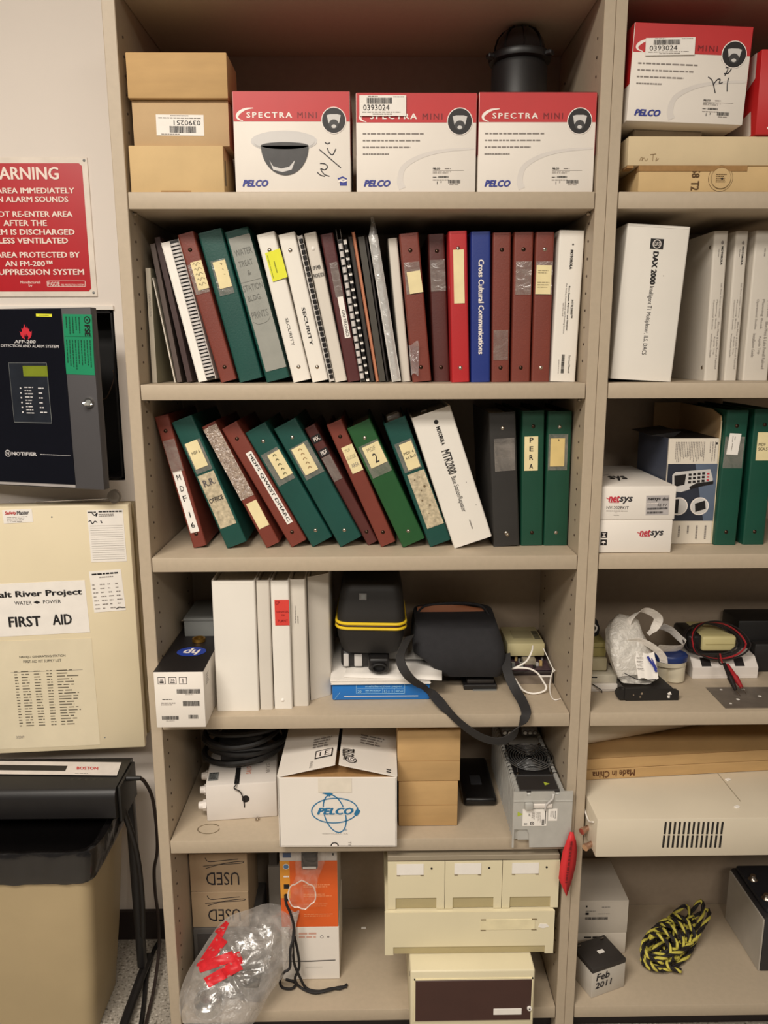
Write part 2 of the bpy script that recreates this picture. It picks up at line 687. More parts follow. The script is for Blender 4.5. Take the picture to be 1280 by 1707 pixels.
# ================================================================== the two bookcases
def bookcase(x0, x1, tl, tr, label, shelves):
    t = thing('bookcase', label, 'bookcase', (x0, 0, 0), group='beige laminate bookcases')
    W = x1 - x0
    b = nb()
    bx(b, -tl, -0.0003, 0, DEP + 0.007, 0, 2.24, 0.0012, 1)
    side = part('side_panel', b, LAM, t)
    b = nb()
    bx(b, W + 0.0003, W + tr, 0, DEP + 0.007, 0, 2.24, 0.0012, 1)
    side2 = part('side_panel', b, LAM, t)
    b = nb()
    bx(b, 0, W, DEP, DEP + 0.007, 0.06, 2.24)
    part('back_panel', b, mat('laminate_back', (158, 141, 122), 0.6, 0.04, 60, 0.05, 700), t)
    b = nb()
    bx(b, 0.0005, W - 0.0005, 0.0, DEP, 2.19, 2.24, 0.001, 1)
    part('top_panel', b, LAM, t)
    b = nb()
    bx(b, 0.0005, W - 0.0005, 0.04, 0.055, 0, S6 - LIP)
    part('toe_kick', b, BASEM, t)
    for z in shelves:
        b = nb()
        bx(b, 0.0012, W - 0.0012, 0.0, DEP - 0.0005, z - LIP, z, 0.0015, 2)
        part('shelf', b, LAM, t)
        for sx in (0.0, W):
            if z == S6:
                continue
            b = nb()
            s = 1 if sx == 0 else -1
            cyl(b, (sx, 0.03, z - LIP - 0.004), (sx + s * 0.007, 0.03, z - LIP - 0.004), 0.0035, n=10)
            part('shelf_pin', b, STEEL, t)
    for k, (sx, sp) in enumerate(((0.0004, side), (W - 0.0004, side2))):
        b = nb()
        for y in (0.035, 0.285):
            z = 0.17
            while z < 2.14:
                if all(abs(z - q + 0.015) > 0.03 for q in shelves):
                    cyl(b, (sx - 0.0006, y, z), (sx + 0.0006, y, z), 0.0023, n=8)
                z += 0.032
        part('peg_holes', b, mat('peg_hole_dark', (70, 54, 44), 0.9), sp, kind='stuff')
    return t


BC1 = bookcase(0.0, 0.860, 0.024, 0.0208, 'tall beige bookcase wholly in view, holding the long rows of binders', SH)
BC2 = bookcase(0.9022, 1.86, 0.0208, 0.024, 'second beige bookcase cut off by the frame, holding rope and batteries at the bottom', [S1, S2, S3, S4, S5, S6])

# ================================================================== left: warning sign
z1 = Z(0, 250, 0.1953)
SY = WALLY - 0.003
t = thing('warning_sign', 'red warning sign with white lettering screwed to the white wall', 'sign', (-0.28, SY, 1.68))
tr_, br_ = local(t, 146, 262.5), local(t, 161.5, 494.5)
xc = local(t, 43, 380).x
sx1 = (tr_.x + br_.x) / 2
sx0 = 2 * xc - sx1
zt, zb = tr_.z, br_.z
b = nb()
bx(b, sx0, sx1, 0, 0.0028, zb, zt, 0.0008, 1)
part('sign_plate', b, mat('sign_white_border', (228, 216, 202), 0.4), t)
SW, SHH = sx1 - sx0, zt - zb
P = Pl(t, (sx0, 0, zt), (SW, 0, 0), (0, 0, -SHH))
mu, mv, cu, cv = 0.042, 0.04, 0.022, 0.02
P.poly([(mu + cu, mv), (1 - mu - cu, mv), (1 - mu, mv + cv), (1 - mu, 1 - mv - cv), (1 - mu - cu, 1 - mv), (mu + cu, 1 - mv), (mu, 1 - mv - cv), (mu, mv + cv)],
       mat('sign_red', (186, 26, 36), 0.3, 0.03), 'red_field')
P.done()
SGW = mat('sign_lettering', (246, 226, 214), 0.4, 0.02)
for s, ypx, h, xr in (('WARNING', 289, 21.5, 98.3), ('LEAVE AREA IMMEDIATELY', 318, 9.6, 124.5), ('WHEN ALARM SOUNDS', 332.5, 9.6, 114), ('DO NOT RE-ENTER AREA', 357, 9.6, 121.3),
                      ('AFTER THE', 372, 9.6, 78.6), ('SYSTEM IS DISCHARGED', 387, 9.6, 125), ('UNLESS VENTILATED', 401.3, 9.6, 113.8), ('THIS AREA PROTECTED BY', 425, 9.6, 133.5),
                      ('AN FM-200\u2122', 439.5, 9.6, 88), ('FIRE SUPPRESSION SYSTEM', 453.6, 9.6, 140.5)):
    c = local(t, 40 + (ypx - 289) * 0.045, ypx)
    e = local(t, xr, ypx)
    hw = e.x - xc if s == 'WARNING' else e.x - xc
    hh = abs(local(t, 40, ypx - h / 2).z - c.z)
    Q = Pl(t, (xc - hw, -0.0006, c.z + hh), (2 * hw, 0, 0), (0, 0, -2 * hh))
    Q.text(s, 0, 0, 1, 1, SGW, bold=0.028).done()
Q = plane(t, (33, 468), (67, 468), (33, 479))
Q.text('Manufactured', 0.02, 0.0, 1, 0.42, SGW).text('by', 0.42, 0.5, 0.6, 1.0, SGW).done()
Q = plane(t, (78, 468), (142.5, 468), (78, 478))
for r in ((0, 0, 1, .06), (0, .94, 1, 1), (0, 0, .015, 1), (.985, 0, 1, 1)):
    Q.rect(*r, SGW, 'logo_box', 1)
Q.text('FIGGIE', 0.03, 0.18, 0.33, 0.9, SGW, bold=0.01).text('FIRE PROTECTION SYSTEMS', 0.36, 0.55, 0.97, 0.9, SGW).done()
for px, py in ((140, 267.5), (156, 488)):
    c = local(t, px, py)
    b = nb()
    lathe(b, [(0, 0.0012), (0.002, 0.001), (0.0032, 0)], 12, Matrix.Translation((c.x, 0, c.z)) @ Matrix.Rotation(math.pi / 2, 4, 'X'))
    part('screw', b, GREYM, t)

# ================================================================== left: fire alarm panel in the wall recess
z2 = Z(0, 500, 0.1992)
t = thing('fire_alarm_panel', 'dark grey fire alarm panel with door ajar in the wall recess', 'alarm panel', (OX0, WALLY, OZ0))
b = nb()
w_, h_ = OX1 - OX0, OZ1 - OZ0
bx(b, 0.004, w_ - 0.004, 0.098, 0.102, 0.004, h_ - 0.004)
bx(b, 0.004, 0.008, 0.0, 0.1, 0.004, h_ - 0.004)
bx(b, w_ - 0.008, w_ - 0.004, 0.0, 0.1, 0.004, h_ - 0.004)
bx(b, 0.004, w_ - 0.004, 0.0, 0.1, 0.004, 0.008)
bx(b, 0.004, w_ - 0.004, 0.0, 0.1, h_ - 0.008, h_ - 0.004)
part('back_box', b, DARK, t)
b = nb()
bx(b, -0.01, w_ + 0.002, -0.006, 0.0, h_ - 0.002, h_ + 0.008, 0.001, 1)
part('top_flange', b, WHITEB, t)
b = nb()
tube(b, smooth_path([(w_ - 0.03, 0.06, 0.26), (w_ - 0.02, 0.03, 0.24), (w_ - 0.035, 0.02, 0.2), (w_ - 0.06, 0.05, 0.19)]), 0.0012, 6)
part('wire', b, mat('wire_brown', (92, 70, 52), 0.6), t)
# the door, swung a little out of the recess on its hinge at the far edge
DA = math.radians(-15.5)
hx, hy = 0.012, -0.004
DM = Matrix.Translation((hx, hy, 0)) @ Matrix.Rotation(DA, 4, 'Z')
TD = Matrix.Translation((OX0, WALLY, OZ0)) @ DM
DW = 0.528
FRAME = mat('panel_grey_paint', (74, 72, 74), 0.55, 0.04, 10, 0.05, 800)


def door_local(px, py, yv):
    I = TD.inverted()
    o = I @ CAM
    d = I.to_3x3() @ ray(px, py)
    return o + d * ((yv - o.y) / d.y)


b = nb()
bx(b, 0, DW, -0.022, 0.0, 0.006, h_ - 0.004, 0.002, 2, M=DM)
door = part('door', b, FRAME, t)
wr = door_local(109, 600, -0.022).x
b = nb()
bx(b, 0.02, wr, -0.0235, -0.0215, 0.016, h_ - 0.006, M=DM)
part('window', b, mat('smoked_glass', (14, 15, 24), 0.08, 0.05, spec=0.6), door)
b = nb()
bx(b, 0.02, wr, -0.0245, -0.0215, 0.009, 0.0145, M=DM)
part('window_trim', b, mat('window_trim_metal', (170, 164, 160), 0.4), door)


def dpl(TL, TR, BL, yv=-0.0236, parent=None):
    a, c, d = (door_local(*q, yv) for q in (TL, TR, BL))
    U, V = c - a, d - a
    V = V - U * (V.dot(U) / U.dot(U))
    R = DM.to_3x3()
    return Pl(parent or door, DM @ a, R @ U, R @ V)


def dcard(name, TL, TR, BL, m, yv=-0.0236, th_=0.0006):
    P = dpl(TL, TR, BL, yv)
    return card_local(door, name, P.o, P.U, P.V, m, th_)


P = dcard('yellow_sticker', z2(302, 115), z2(435, 118), z2(302, 138), YEL)
P.lines(0.2, 0.3, 0.8, 0.7, 1, BLKP, ragged=0).done()
FLM = mat('flame_red', (206, 44, 58), 0.5)
P = dpl(z2(160, 200), z2(262, 200), z2(160, 335))
P.poly([(.42, 0), (.5, .2), (.62, .28), (.6, .12), (.72, .32), (.82, .3), (.78, .45), (.92, .5), (1, .42), (.95, .7), (.82, .88), (.62, .97), (.68, .8), (.55, .6), (.5, .8), (.44, .62), (.34, .8), (.4, .97), (.2, .88), (.06, .7), (0, .45), (.1, .52), (.2, .45), (.16, .25), (.28, .32), (.36, .18)], FLM, 'flame_emblem')
P.done()
PW = mat('panel_white_print', (214, 210, 210), 0.5)
P = dpl(z2(120, 335), z2(300, 337), z2(120, 362))
P.text('AFP-200', 0, 0, 1, 1, PW, bold=0.02, shear=0.1).done()
P = dpl((-50, 573), z2(492, 378), (-50, 577.5))
P.text('INTELLIGENT FIRE DETECTION AND ALARM SYSTEM', 0, 0, 1, 1, PW, bold=0.01).done()
P = dcard('display_board', z2(72, 525), z2(392, 525), z2(110, 1025), mat('display_board_grey', (34, 38, 46), 0.35, 0.2, 30))
P.rect(0.0, 0, 0.996, 0.006, GREYM).rect(0, 0, 0.008, 1, GREYM).rect(0.99, 0, 1, 1, GREYM).rect(0, 0.99, 1, 1, GREYM)
P.lines(.36, .38, .62, .86, 9, PW, ragged=.5, fill=.3, seed=3, wl=.3)
P.lines(.72, .38, .95, .86, 6, PW, ragged=.6, fill=.25, seed=5, wl=.3)
P.lines(.24, .38, .28, .86, 6, PW, ragged=.0, fill=.3, seed=6, wl=1)
P.done()
dcard('lcd_screen', z2(190, 552), z2(395, 552), z2(196, 640), mat('lcd_green', (122, 134, 34), 0.4, 0.1), yv=-0.0243)
P = dpl(z2(40, 1255), z2(90, 1258), z2(42, 1308))
P.disc(.5, .5, .5, PW, 'maker_emblem').disc(.5, .5, .4, BLKP, 'maker_emblem', 1).text('N', .28, .25, .72, .75, PW, bold=.03, name='maker_emblem', l=2).done()
P = dpl(z2(98, 1270), z2(312, 1275), z2(99, 1300))
P.text('NOTIFIER', 0, 0, .98, 1, PW, bold=0.04, sp=1.05).done()
P = dpl(z2(338, 1286), z2(592, 1297), z2(338, 1300))
P.rect(.6, .45, 1, .6, PW).lines(0, .1, .6, .8, 1, PW, ragged=0, wl=.08).done()
P = dcard('green_sticker', z2(525, 118), z2(768, 122), z2(540, 620), mat('green_sticker', (26, 140, 96), 0.5, 0.03), yv=-0.0221)
GI = mat('sticker_dark_green', (14, 70, 46), 0.5)
P.lines(.06, .04, .62, .34, 5, GI, vert=True, ragged=.4, fill=.3, seed=8, wl=.1)
P.lines(.04, .42, .95, .93, 9, GI, vert=True, ragged=.25, fill=.3, seed=9, wl=.09)
P.disc(.84, .09, .11, BLKP, 'sticker_emblem', 1).disc(.84, .09, .075, MATS['green_sticker'], 'sticker_emblem', 2).disc(.84, .09, .03, BLKP, 'sticker_emblem', 3)
P.text('FSE', .74, .17, .93, .36, BLKP, rot=90, bold=.05).rect(.03, .365, .97, .37, GI).done()
lk = door_local(*z2(752, 858), -0.022)
b = nb()
c = DM @ lk
ax = DM.to_3x3() @ Vector((0, -1, 0))
cyl(b, c, c + ax * 0.006, 0.0115, 0.0105, 20)
lock = part('lock', b, mat('chrome', (220, 216, 210), 0.15, 0.02, metal=1.0), door)
b = nb()
cyl(b, c + ax * 0.006, c + ax * 0.0075, 0.0062, 0.006, 16)
part('lock_cylinder', b, GREYM, lock)
b = nb()
M_ = Matrix.Translation(c + ax * 0.012 + Vector((-0.004, 0, -0.003))) @ Matrix.Rotation(DA, 4, 'Z') @ Matrix.Rotation(0.7, 4, 'Y')
bx(b, -0.005, 0.005, -0.006, 0.006, -0.0012, 0.0012, 0.0004, 1, M=M_)
part('key', b, MATS['chrome'], lock)

# ================================================================== left: first aid cabinet
z3 = Z(0, 820, 0.2577)
FAZ0, FAZ1 = 0.613, 1.222
FX1 = -0.117
t = thing('first_aid_cabinet', 'pale yellow first aid cabinet hung on the wall above the shredder', 'cabinet', (FX1, 0.25, FAZ0), (0, 0, math.radians(-4.3) * -1))
FAM = mat('pale_yellow_enamel', (226, 212, 180), 0.45, 0.03, 6, 0.03, 600)
FW_, FH_ = 0.46, FAZ1 - FAZ0
b = nb()
bx(b, -FW_ + 0.004, -0.006, 0.018, 0.055, 0.004, FH_ - 0.004, 0.003, 2)
part('body', b, FAM, t)
b = nb()
bx(b, -FW_, 0, 0, 0.0175, 0, FH_, 0.004, 2)
dr = part('door', b, FAM, t)
b = nb()
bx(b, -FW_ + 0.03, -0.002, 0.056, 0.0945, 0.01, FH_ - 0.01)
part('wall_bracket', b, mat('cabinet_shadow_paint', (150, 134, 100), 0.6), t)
c = card(t, 'title_card', (-16, 974), z3(548, 570), (-12, 1062), PAPER, label='white card with bold black lettering')


def ln(Q, th, s, p0, p1, h, m=None, **k):
    """line of lettering from p0 to p1 (photo points on its middle line), h px tall"""
    a, e = local(th, *p0), local(th, *p1)
    sc = (e - a).length / math.dist(p0, p1)
    d = (e - a).normalized()
    n = Vector((-d.z, 0, d.x))
    hh = h * sc / 2
    lift = Q.N * 0.0009
    q = Pl(Q.p, a + n * hh + lift, e - a, -n * (2 * hh))
    q.text(s, 0, 0, 1, 1, m or INK, **k).done()


ln(c, t, 'Salt River Project', (-11, 993), z3(532, 648), 14, bold=0.035)
ln(c, t, 'WATER', z3(95, 719), z3(205, 715), 6.5)
ln(c, t, 'POWER', z3(280, 710), z3(395, 706), 6.5)
d0 = plane(t, z3(216, 702), z3(262, 702), z3(216, 724))
Pl(c.p, d0.o + Vector((0, -0.0009, 0)), d0.U, d0.V).poly([(0, .5), (.5, 0), (1, .5), (.5, 1)], INK, 'diamond').done()
ln(c, t, 'FIRST', z3(57, 841), z3(266, 833), 19, bold=0.03)
ln(c, t, 'AID', z3(340, 826), z3(466, 820), 19, bold=0.03)
c = card(t, 'maker_sticker', z3(14, 118), z3(205, 108), z3(22, 205), PAPER)
c.text('Safety', .08, .1, .48, .4, REDP, bold=.03, shear=.15).text('Master', .48, .1, .9, .4, mat('grey_print_dark', (90, 84, 86), .6), bold=.03, shear=.15)
c.lines(.12, .5, .85, .95, 4, ragged=.3, fill=.3, wl=.15).done()
c = card(t, 'inspection_sticker', z3(562, 118), z3(795, 112), z3(585, 455), PAPER)
c.lines(.02, .02, .25, .06, 1, INK, ragged=0, wl=.4).lines(.32, .01, .97, .06, 1, INK, ragged=0, wl=.1).lines(.32, .07, .75, .13, 2, wl=.1)
c.stroke([(.14, .05), (.2, .1), (.28, .06), (.24, .12)], .03, MARK).stroke([(.02, .22), (.08, .2), (.12, .26), (.2, .21), (.26, .24)], .025, MARK).stroke([(.36, .2), (.39, .25)], .03, MARK)
for i in range(16):
    c.rect(.05, .3 + i * .043, .96, .304 + i * .043, GREYINK, 'ruled_lines')
c.done()
c = card(t, 'service_sticker', z3(575, 515), z3(782, 500), z3(604, 780), PAPER)
c.lines(.08, .03, .9, .12, 1, INK, ragged=0, fill=.4, wl=.12).lines(.3, .13, .75, .18, 1, wl=.1)
for i in range(4):
    c.lines(.05 + i * .24, .28, .23 + i * .24, .96, 7, ragged=.6, fill=.25, seed=20 + i, wl=.3)
c.stroke([(.7, .95), (.8, .92), (.9, .93), (1.0, .93)], .03, MARK).done()
c = card(t, 'supply_list', (-40, 1070), z3(592, 945), (-30, 1250), mat('aged_paper', (222, 210, 182), .8, .05, 12), label='typed supply list on yellowed paper')
c.text('NAVAJO GENERATING STATION', .36, .14, .76, .165, INK).text('FIRST AID KIT SUPPLY LIST', .39, .18, .72, .205, INK)
c.rect(.27, .285, .9, .288, GREYINK)
for u0_, u1_, sd, wl in ((.3, .33, 1, 1), (.36, .43, 2, .6), (.47, .53, 3, .6), (.58, .63, 4, .7), (.67, .86, 5, .35)):
    c.lines(u0_, .27, u1_, .8, 20, mat('typed_ink', (92, 84, 70), .7), ragged=.45 if u0_ > .6 else .1, fill=.3, seed=sd, wl=wl, name='typed_column')
c.text('3/2009', .26, .88, .33, .905, GREYINK).done()
for q in ((335, 162), (678, 1588), (65, 65)):
    p = local(t, *z3(*q))
    b = nb()
    lathe(b, [(0, 0.0006), (0.0014, 0.0004), (0.002, 0)], 10, Matrix.Translation((p.x, -0.0002, p.z)) @ Matrix.Rotation(math.pi / 2, 4, 'X'))
    part('rivet', b, GREYM, dr)

# dial with its stem, lying on the cabinet
dc = at(190, 815, 0.262)
t = thing('dial_thermometer', 'round grey metal dial with a long thin stem lying on the first aid cabinet', 'thermometer', (dc.x, 0.262, FAZ1 + 0.001))
R_ = 0.0155
b = nb()
cyl(b, (0, -0.004, R_), (0, 0.004, R_), R_, n=28)
part('dial_case', b, mat('brushed_steel', (130, 122, 112), .35, .05, metal=.8), t)
b = nb()
cyl(b, (0, -0.0046, R_), (0, -0.0041, R_), R_ * .8, n=28)
part('dial_face', b, mat('dial_grey', (118, 110, 100), .5, .1, 60), t)
b = nb()
e = at(58, 826, 0.262)
cyl(b, (-R_ * .9, 0, R_ * .6), (e.x - dc.x, 0.0, 0.003), 0.0022, 0.0012, 8)
part('stem', b, MATS['brushed_steel'], t)

# ================================================================== left: paper shredder on its stand
z4 = Z(0, 1240, 0.2735)
t = thing('paper_shredder', 'black paper shredder on a tube stand over the tan bin', 'shredder', (-0.142, 0.098, 0.0))
SZ = 0.60
b = nb()
# section in y,z: sloped top, rounded nose
sec = [(0.128, SZ - 0.10), (0.128, SZ - 0.002), (0.122, SZ), (0.0, SZ - 0.004), (-0.010, SZ - 0.012), (-0.014, SZ - 0.03), (-0.014, SZ - 0.072), (-0.008, SZ - 0.078), (0.05, SZ - 0.10)]
prism(b, sec, -0.46, 0.0, 'x')
part('housing', b, BLKPL, t, 40)
b = nb()
bx(b, 0.0, 0.008, 0.005, 0.12, SZ - 0.095, SZ - 0.006, 0.003, 2)
part('end_cap', b, mat('black_plastic_matte', (34, 32, 30), .55, .06), t)
Q = plane(t, z4(-40, 108), z4(740, 117), z4(-40, 188), 'z', SZ - 0.0012, square=False)
Q.o += Vector((0, 0, 0.0015))
Q.poly([(0, 0), (1, 0), (.935, 1), (0, 1)], mat('shredder_label', (214, 206, 200), .5), 'label')
Q.poly([(0, .3), (.575, .32), (.55, .72), (0, .72)], BLKP, 'feed_slot', 1)
Q.text('BOSTON', .64, .38, .81, .6, REDP, bold=.04, shear=.2).lines(.62, .85, .72, .92, 1, wl=.2, ragged=0).done()
b = nb()
for k in range(6):
    p0 = local(t, *z4(430 + k * 45, 205), 'z', SZ)
    bx(b, p0.x, p0.x + 0.008, p0.y - 0.006, p0.y, SZ - 0.004, SZ - 0.0025, M=Matrix.Rotation(0, 4, 'Z'))
part('vent_ribs', b, BLKPL, t, kind='stuff')
# stand: right leg, foot, back rail
for sx in (-0.004, -0.452):
    b = nb()
    bx(b, sx - 0.010, sx + 0.010, 0.085, 0.11, 0.04, SZ - 0.05, 0.004, 2)
    leg = part('leg', b, BLKPL, t)
    b = nb()
    tube(b, [(sx, 0.15, 0.02), (sx, 0.09, 0.022), (sx - 0.0, -0.02, 0.02), (sx - 0.0, -0.14, 0.014)], 0.011, 10)
    part('foot', b, BLKPL, leg)
b = nb()
pts = [(0.0, 0.03, SZ - 0.07), (0.018, 0.05, SZ - 0.2), (0.02, 0.06, SZ - 0.33), (0.012, 0.07, SZ - 0.45)]
tube(b, smooth_path(pts), 0.007, 8)
part('brace', b, BLKPL, t)

# power cord of the shredder
t = thing('power_cord', 'dark brown power cord hanging from the shredder down to the floor', 'cord', (-0.13, 0.14, 0.0))
b = nb()
cp = [at(232, 1297, .15), at(241, 1303, .16), at(254, 1330, .19), at(261, 1380, .22), at(262, 1420, .24), at(257, 1450, .25), at(259, 1490, .26), at(264, 1530, .26), at(265, 1580, .25), at(258, 1640, .16), on(247, 1690, .006), on(238, 1730, .005), on(225, 1790, .005)]
o_ = Vector(t.location)
tube(b, [p - o_ for p in smooth_path(cp, 6)], 0.0042, 8)
part('cable', b, mat('brown_black_cord', (44, 34, 30), .45), t)
b = nb()
cyl(b, Vector((-0.1335, cp[0].y, cp[0].z)) - o_, cp[0] - o_ + Vector((0.004, 0, 0)), 0.007, 0.0052, 12)
part('strain_relief', b, RUBBER, t)
t = thing('floor_cable', 'black cable running on the floor beside the bookcase', 'cable', on(258, 1590, 0.004))
b = nb()
o_ = Vector(t.location)
tube(b, [p - o_ for p in smooth_path([on(266, 1568, .005), on(254, 1590, .005), on(244, 1630, .005), on(240, 1670, .005), on(232, 1720, .005), on(210, 1770, .005)], 6)], 0.0055, 8)
part('cable', b, RUBBER, t)

# tan bin with a black liner
BX0, BX1, BY0, BY1, BZ = -0.56, -0.20, -0.15, 0.17, 0.50
rim = on(152, 1452, 0.47)
BX1, BY0 = rim.x, rim.y
t = thing('waste_bin', 'tan plastic waste bin standing under the shredder', 'bin', (BX1, BY0, 0.0))
BINM = mat('tan_plastic', (178, 158, 122), .5, .05, 6, .03, 300)


def rrect(x0, x1, y0, y1, r, k=5):
    out = []
    for cx, cy, a in ((x1 - r, y0 + r, -90), (x1 - r, y1 - r, 0), (x0 + r, y1 - r, 90), (x0 + r, y0 + r, 180)):
        for i in range(k + 1):
            q = math.radians(a + 90.0 * i / k)
            out.append((cx + r * math.cos(q), cy + r * math.sin(q)))
    return out


def binrow(ins, z, r=0.03):
    return [Vector((x, y, z)) for x, y in rrect(-0.40 + ins, -ins, ins, 0.27 - ins, r)]


b = nb()
vs = grid(b, [binrow(0.045, 0.002), binrow(0.028, 0.18), binrow(0.016, 0.34), binrow(0.006, 0.485), binrow(0.010, 0.485), binrow(0.05, 0.01)], close_v=True)
b.faces.new(vs[0][::-1])
b.faces.new(vs[-1])
part('tub', b, BINM, t)
t = thing('bin_liner', 'shiny black bag liner folded over the rim of the tan bin', 'bin bag', (BX1, BY0, 0.0))


def resample(pts, n):
    P = [Vector((x, y, 0)) for x, y in pts]
    P.append(P[0])
    L = [0.0]
    for i in range(1, len(P)):
        L.append(L[-1] + (P[i] - P[i - 1]).length)
    out, j = [], 0
    for k in range(n):
        d = L[-1] * k / n
        while L[j + 1] < d:
            j += 1
        q = P[j].lerp(P[j + 1], (d - L[j]) / max(1e-9, L[j + 1] - L[j]))
        out.append((q.x, q.y))
    return out


b = nb()
rd = random.Random(5)
rows = []
for ins, z, am in ((0.004, 0.430, .0015), (0.0005, 0.438, .002), (-0.003, 0.460, .0045), (-0.003, 0.484, .002), (0.0, 0.4935, .001), (0.012, 0.4955, .001), (0.022, 0.485, .003), (0.03, 0.42, .006), (0.05, 0.25, .01)):
    base = resample(rrect(-0.40 + ins, -ins, ins, 0.27 - ins, 0.03, 9), 110)
    n = len(base)
    row = []
    for i, (x, y) in enumerate(base):
        s = am * (math.sin(i * .55 + z * 90) * .7 + math.sin(i * 1.35 - z * 150) * .5 + rd.uniform(-.25, .25))
        lift_ = .020 * max(0.0, 1 - y / .09) * (1 if z > .47 else .3)
        row.append(Vector((x + s * .4 * (1 if x > -0.2 else -1), y - abs(s) * .9 if y < .1 else y + abs(s) * .5, z + s * .8 + lift_)))
    rows.append(row)
vs = grid(b, rows, close_v=True)
b.faces.new(vs[-1])
part('bag', b, mat('black_poly_film', (22, 20, 20), .2, .05, 30, .9, 30, spec=.8), t, 60)

DIMS = {}
# ================================================================== cartons
def carton(name, label, x0, x1, y0, y1, z0, h, m, cat='box', rz=0.0, group=None, seam=True, flap=0.0, bev=0.0018, edge=None):
    """closed box; local origin at its front bottom left corner"""
    t = thing(name, label, cat, (x0, y0, z0 + .0005), (0, 0, rz), group)
    W, D = x1 - x0, y1 - y0
    b = nb()
    bx(b, 0, W, 0, D, 0, h, bev, 2)
    DIMS[t.name] = (W, D, h)
    part('body', b, m, t)
    if seam:
        b = nb()
        bx(b, 0.001, W - 0.001, D * .5 - 0.0008, D * .5 + 0.0008, h - 0.0002, h + 0.0004)
        part('flap_seam', b, edge or CARDED, t)
    return t


def dims(t):
    return DIMS[t.name]


def front(t):
    W, D, h = dims(t)
    return Pl(t, (0, 0, h), (W, 0, 0), (0, 0, -h))


def side_r(t):
    W, D, h = dims(t)
    return Pl(t, (W, 0, h), (0, D, 0), (0, 0, -h))


def side_l(t):
    W, D, h = dims(t)
    return Pl(t, (0, D, h), (0, -D, 0), (0, 0, -h))


def top(t):
    W, D, h = dims(t)
    return Pl(t, (0, D, h), (W, 0, 0), (0, -D, 0))


# three brown cartons, stacked
t = carton('cardboard_box', 'plain brown cardboard box at the foot of the top shelf stack', 0.0045, 0.1765, 0.010, 0.12, S1, 0.0810, CARD3, group='brown boxes on the top shelf')
W, D, h = dims(t)
b = nb()
bx(b, .055, .11, -.0008, .0005, 0, .0035)
part('front_notch', b, CARDED, t)
b = nb()
bx(b, W - .0005, W + .0008, .012, .016, .014, .058)
part('side_slot', b, BLKP, t)
t = carton('cardboard_box', 'brown cardboard box with upside-down barcode label, middle of the stack', 0.0125, 0.1875, 0.02, 0.12, S1 + .0815, 0.0780, CARD2, group='brown boxes on the top shelf')
z5 = Z(170, 0, .3359)
c = card(t, 'barcode_label', z5(267, 568), z5(504, 571), z5(270, 672), PAPER)
c.text('0390251', .37, .27, .93, .5, INK, rot=180).barcode(.28, .55, .84, .86, 26).lines(.05, .12, .95, .2, 1, wl=.06, ragged=0).lines(.3, .02, .7, .08, 1, wl=.05).lines(.1, .9, .5, .96, 1, wl=.1).done()
t = carton('cardboard_box', 'plain golden cardboard box on top of the stack', 0.0095, 0.1895, 0.010, 0.115, S1 + .16, 0.076, CARD1, group='brown boxes on the top shelf')


# printed red-and-white camera cartons
RED2 = mat('carton_red', (188, 34, 36), .42, .03, 20)
SWG = mat('carton_pale_swoosh', (216, 209, 202), .6, .02)
WPR = mat('carton_white_print', (242, 232, 224), .5, .02)
DGR = mat('dome_dark_grey', (62, 60, 60), .5, .2, 40)
LGR = mat('dome_light_grey', (206, 202, 198), .5, .05, 10)


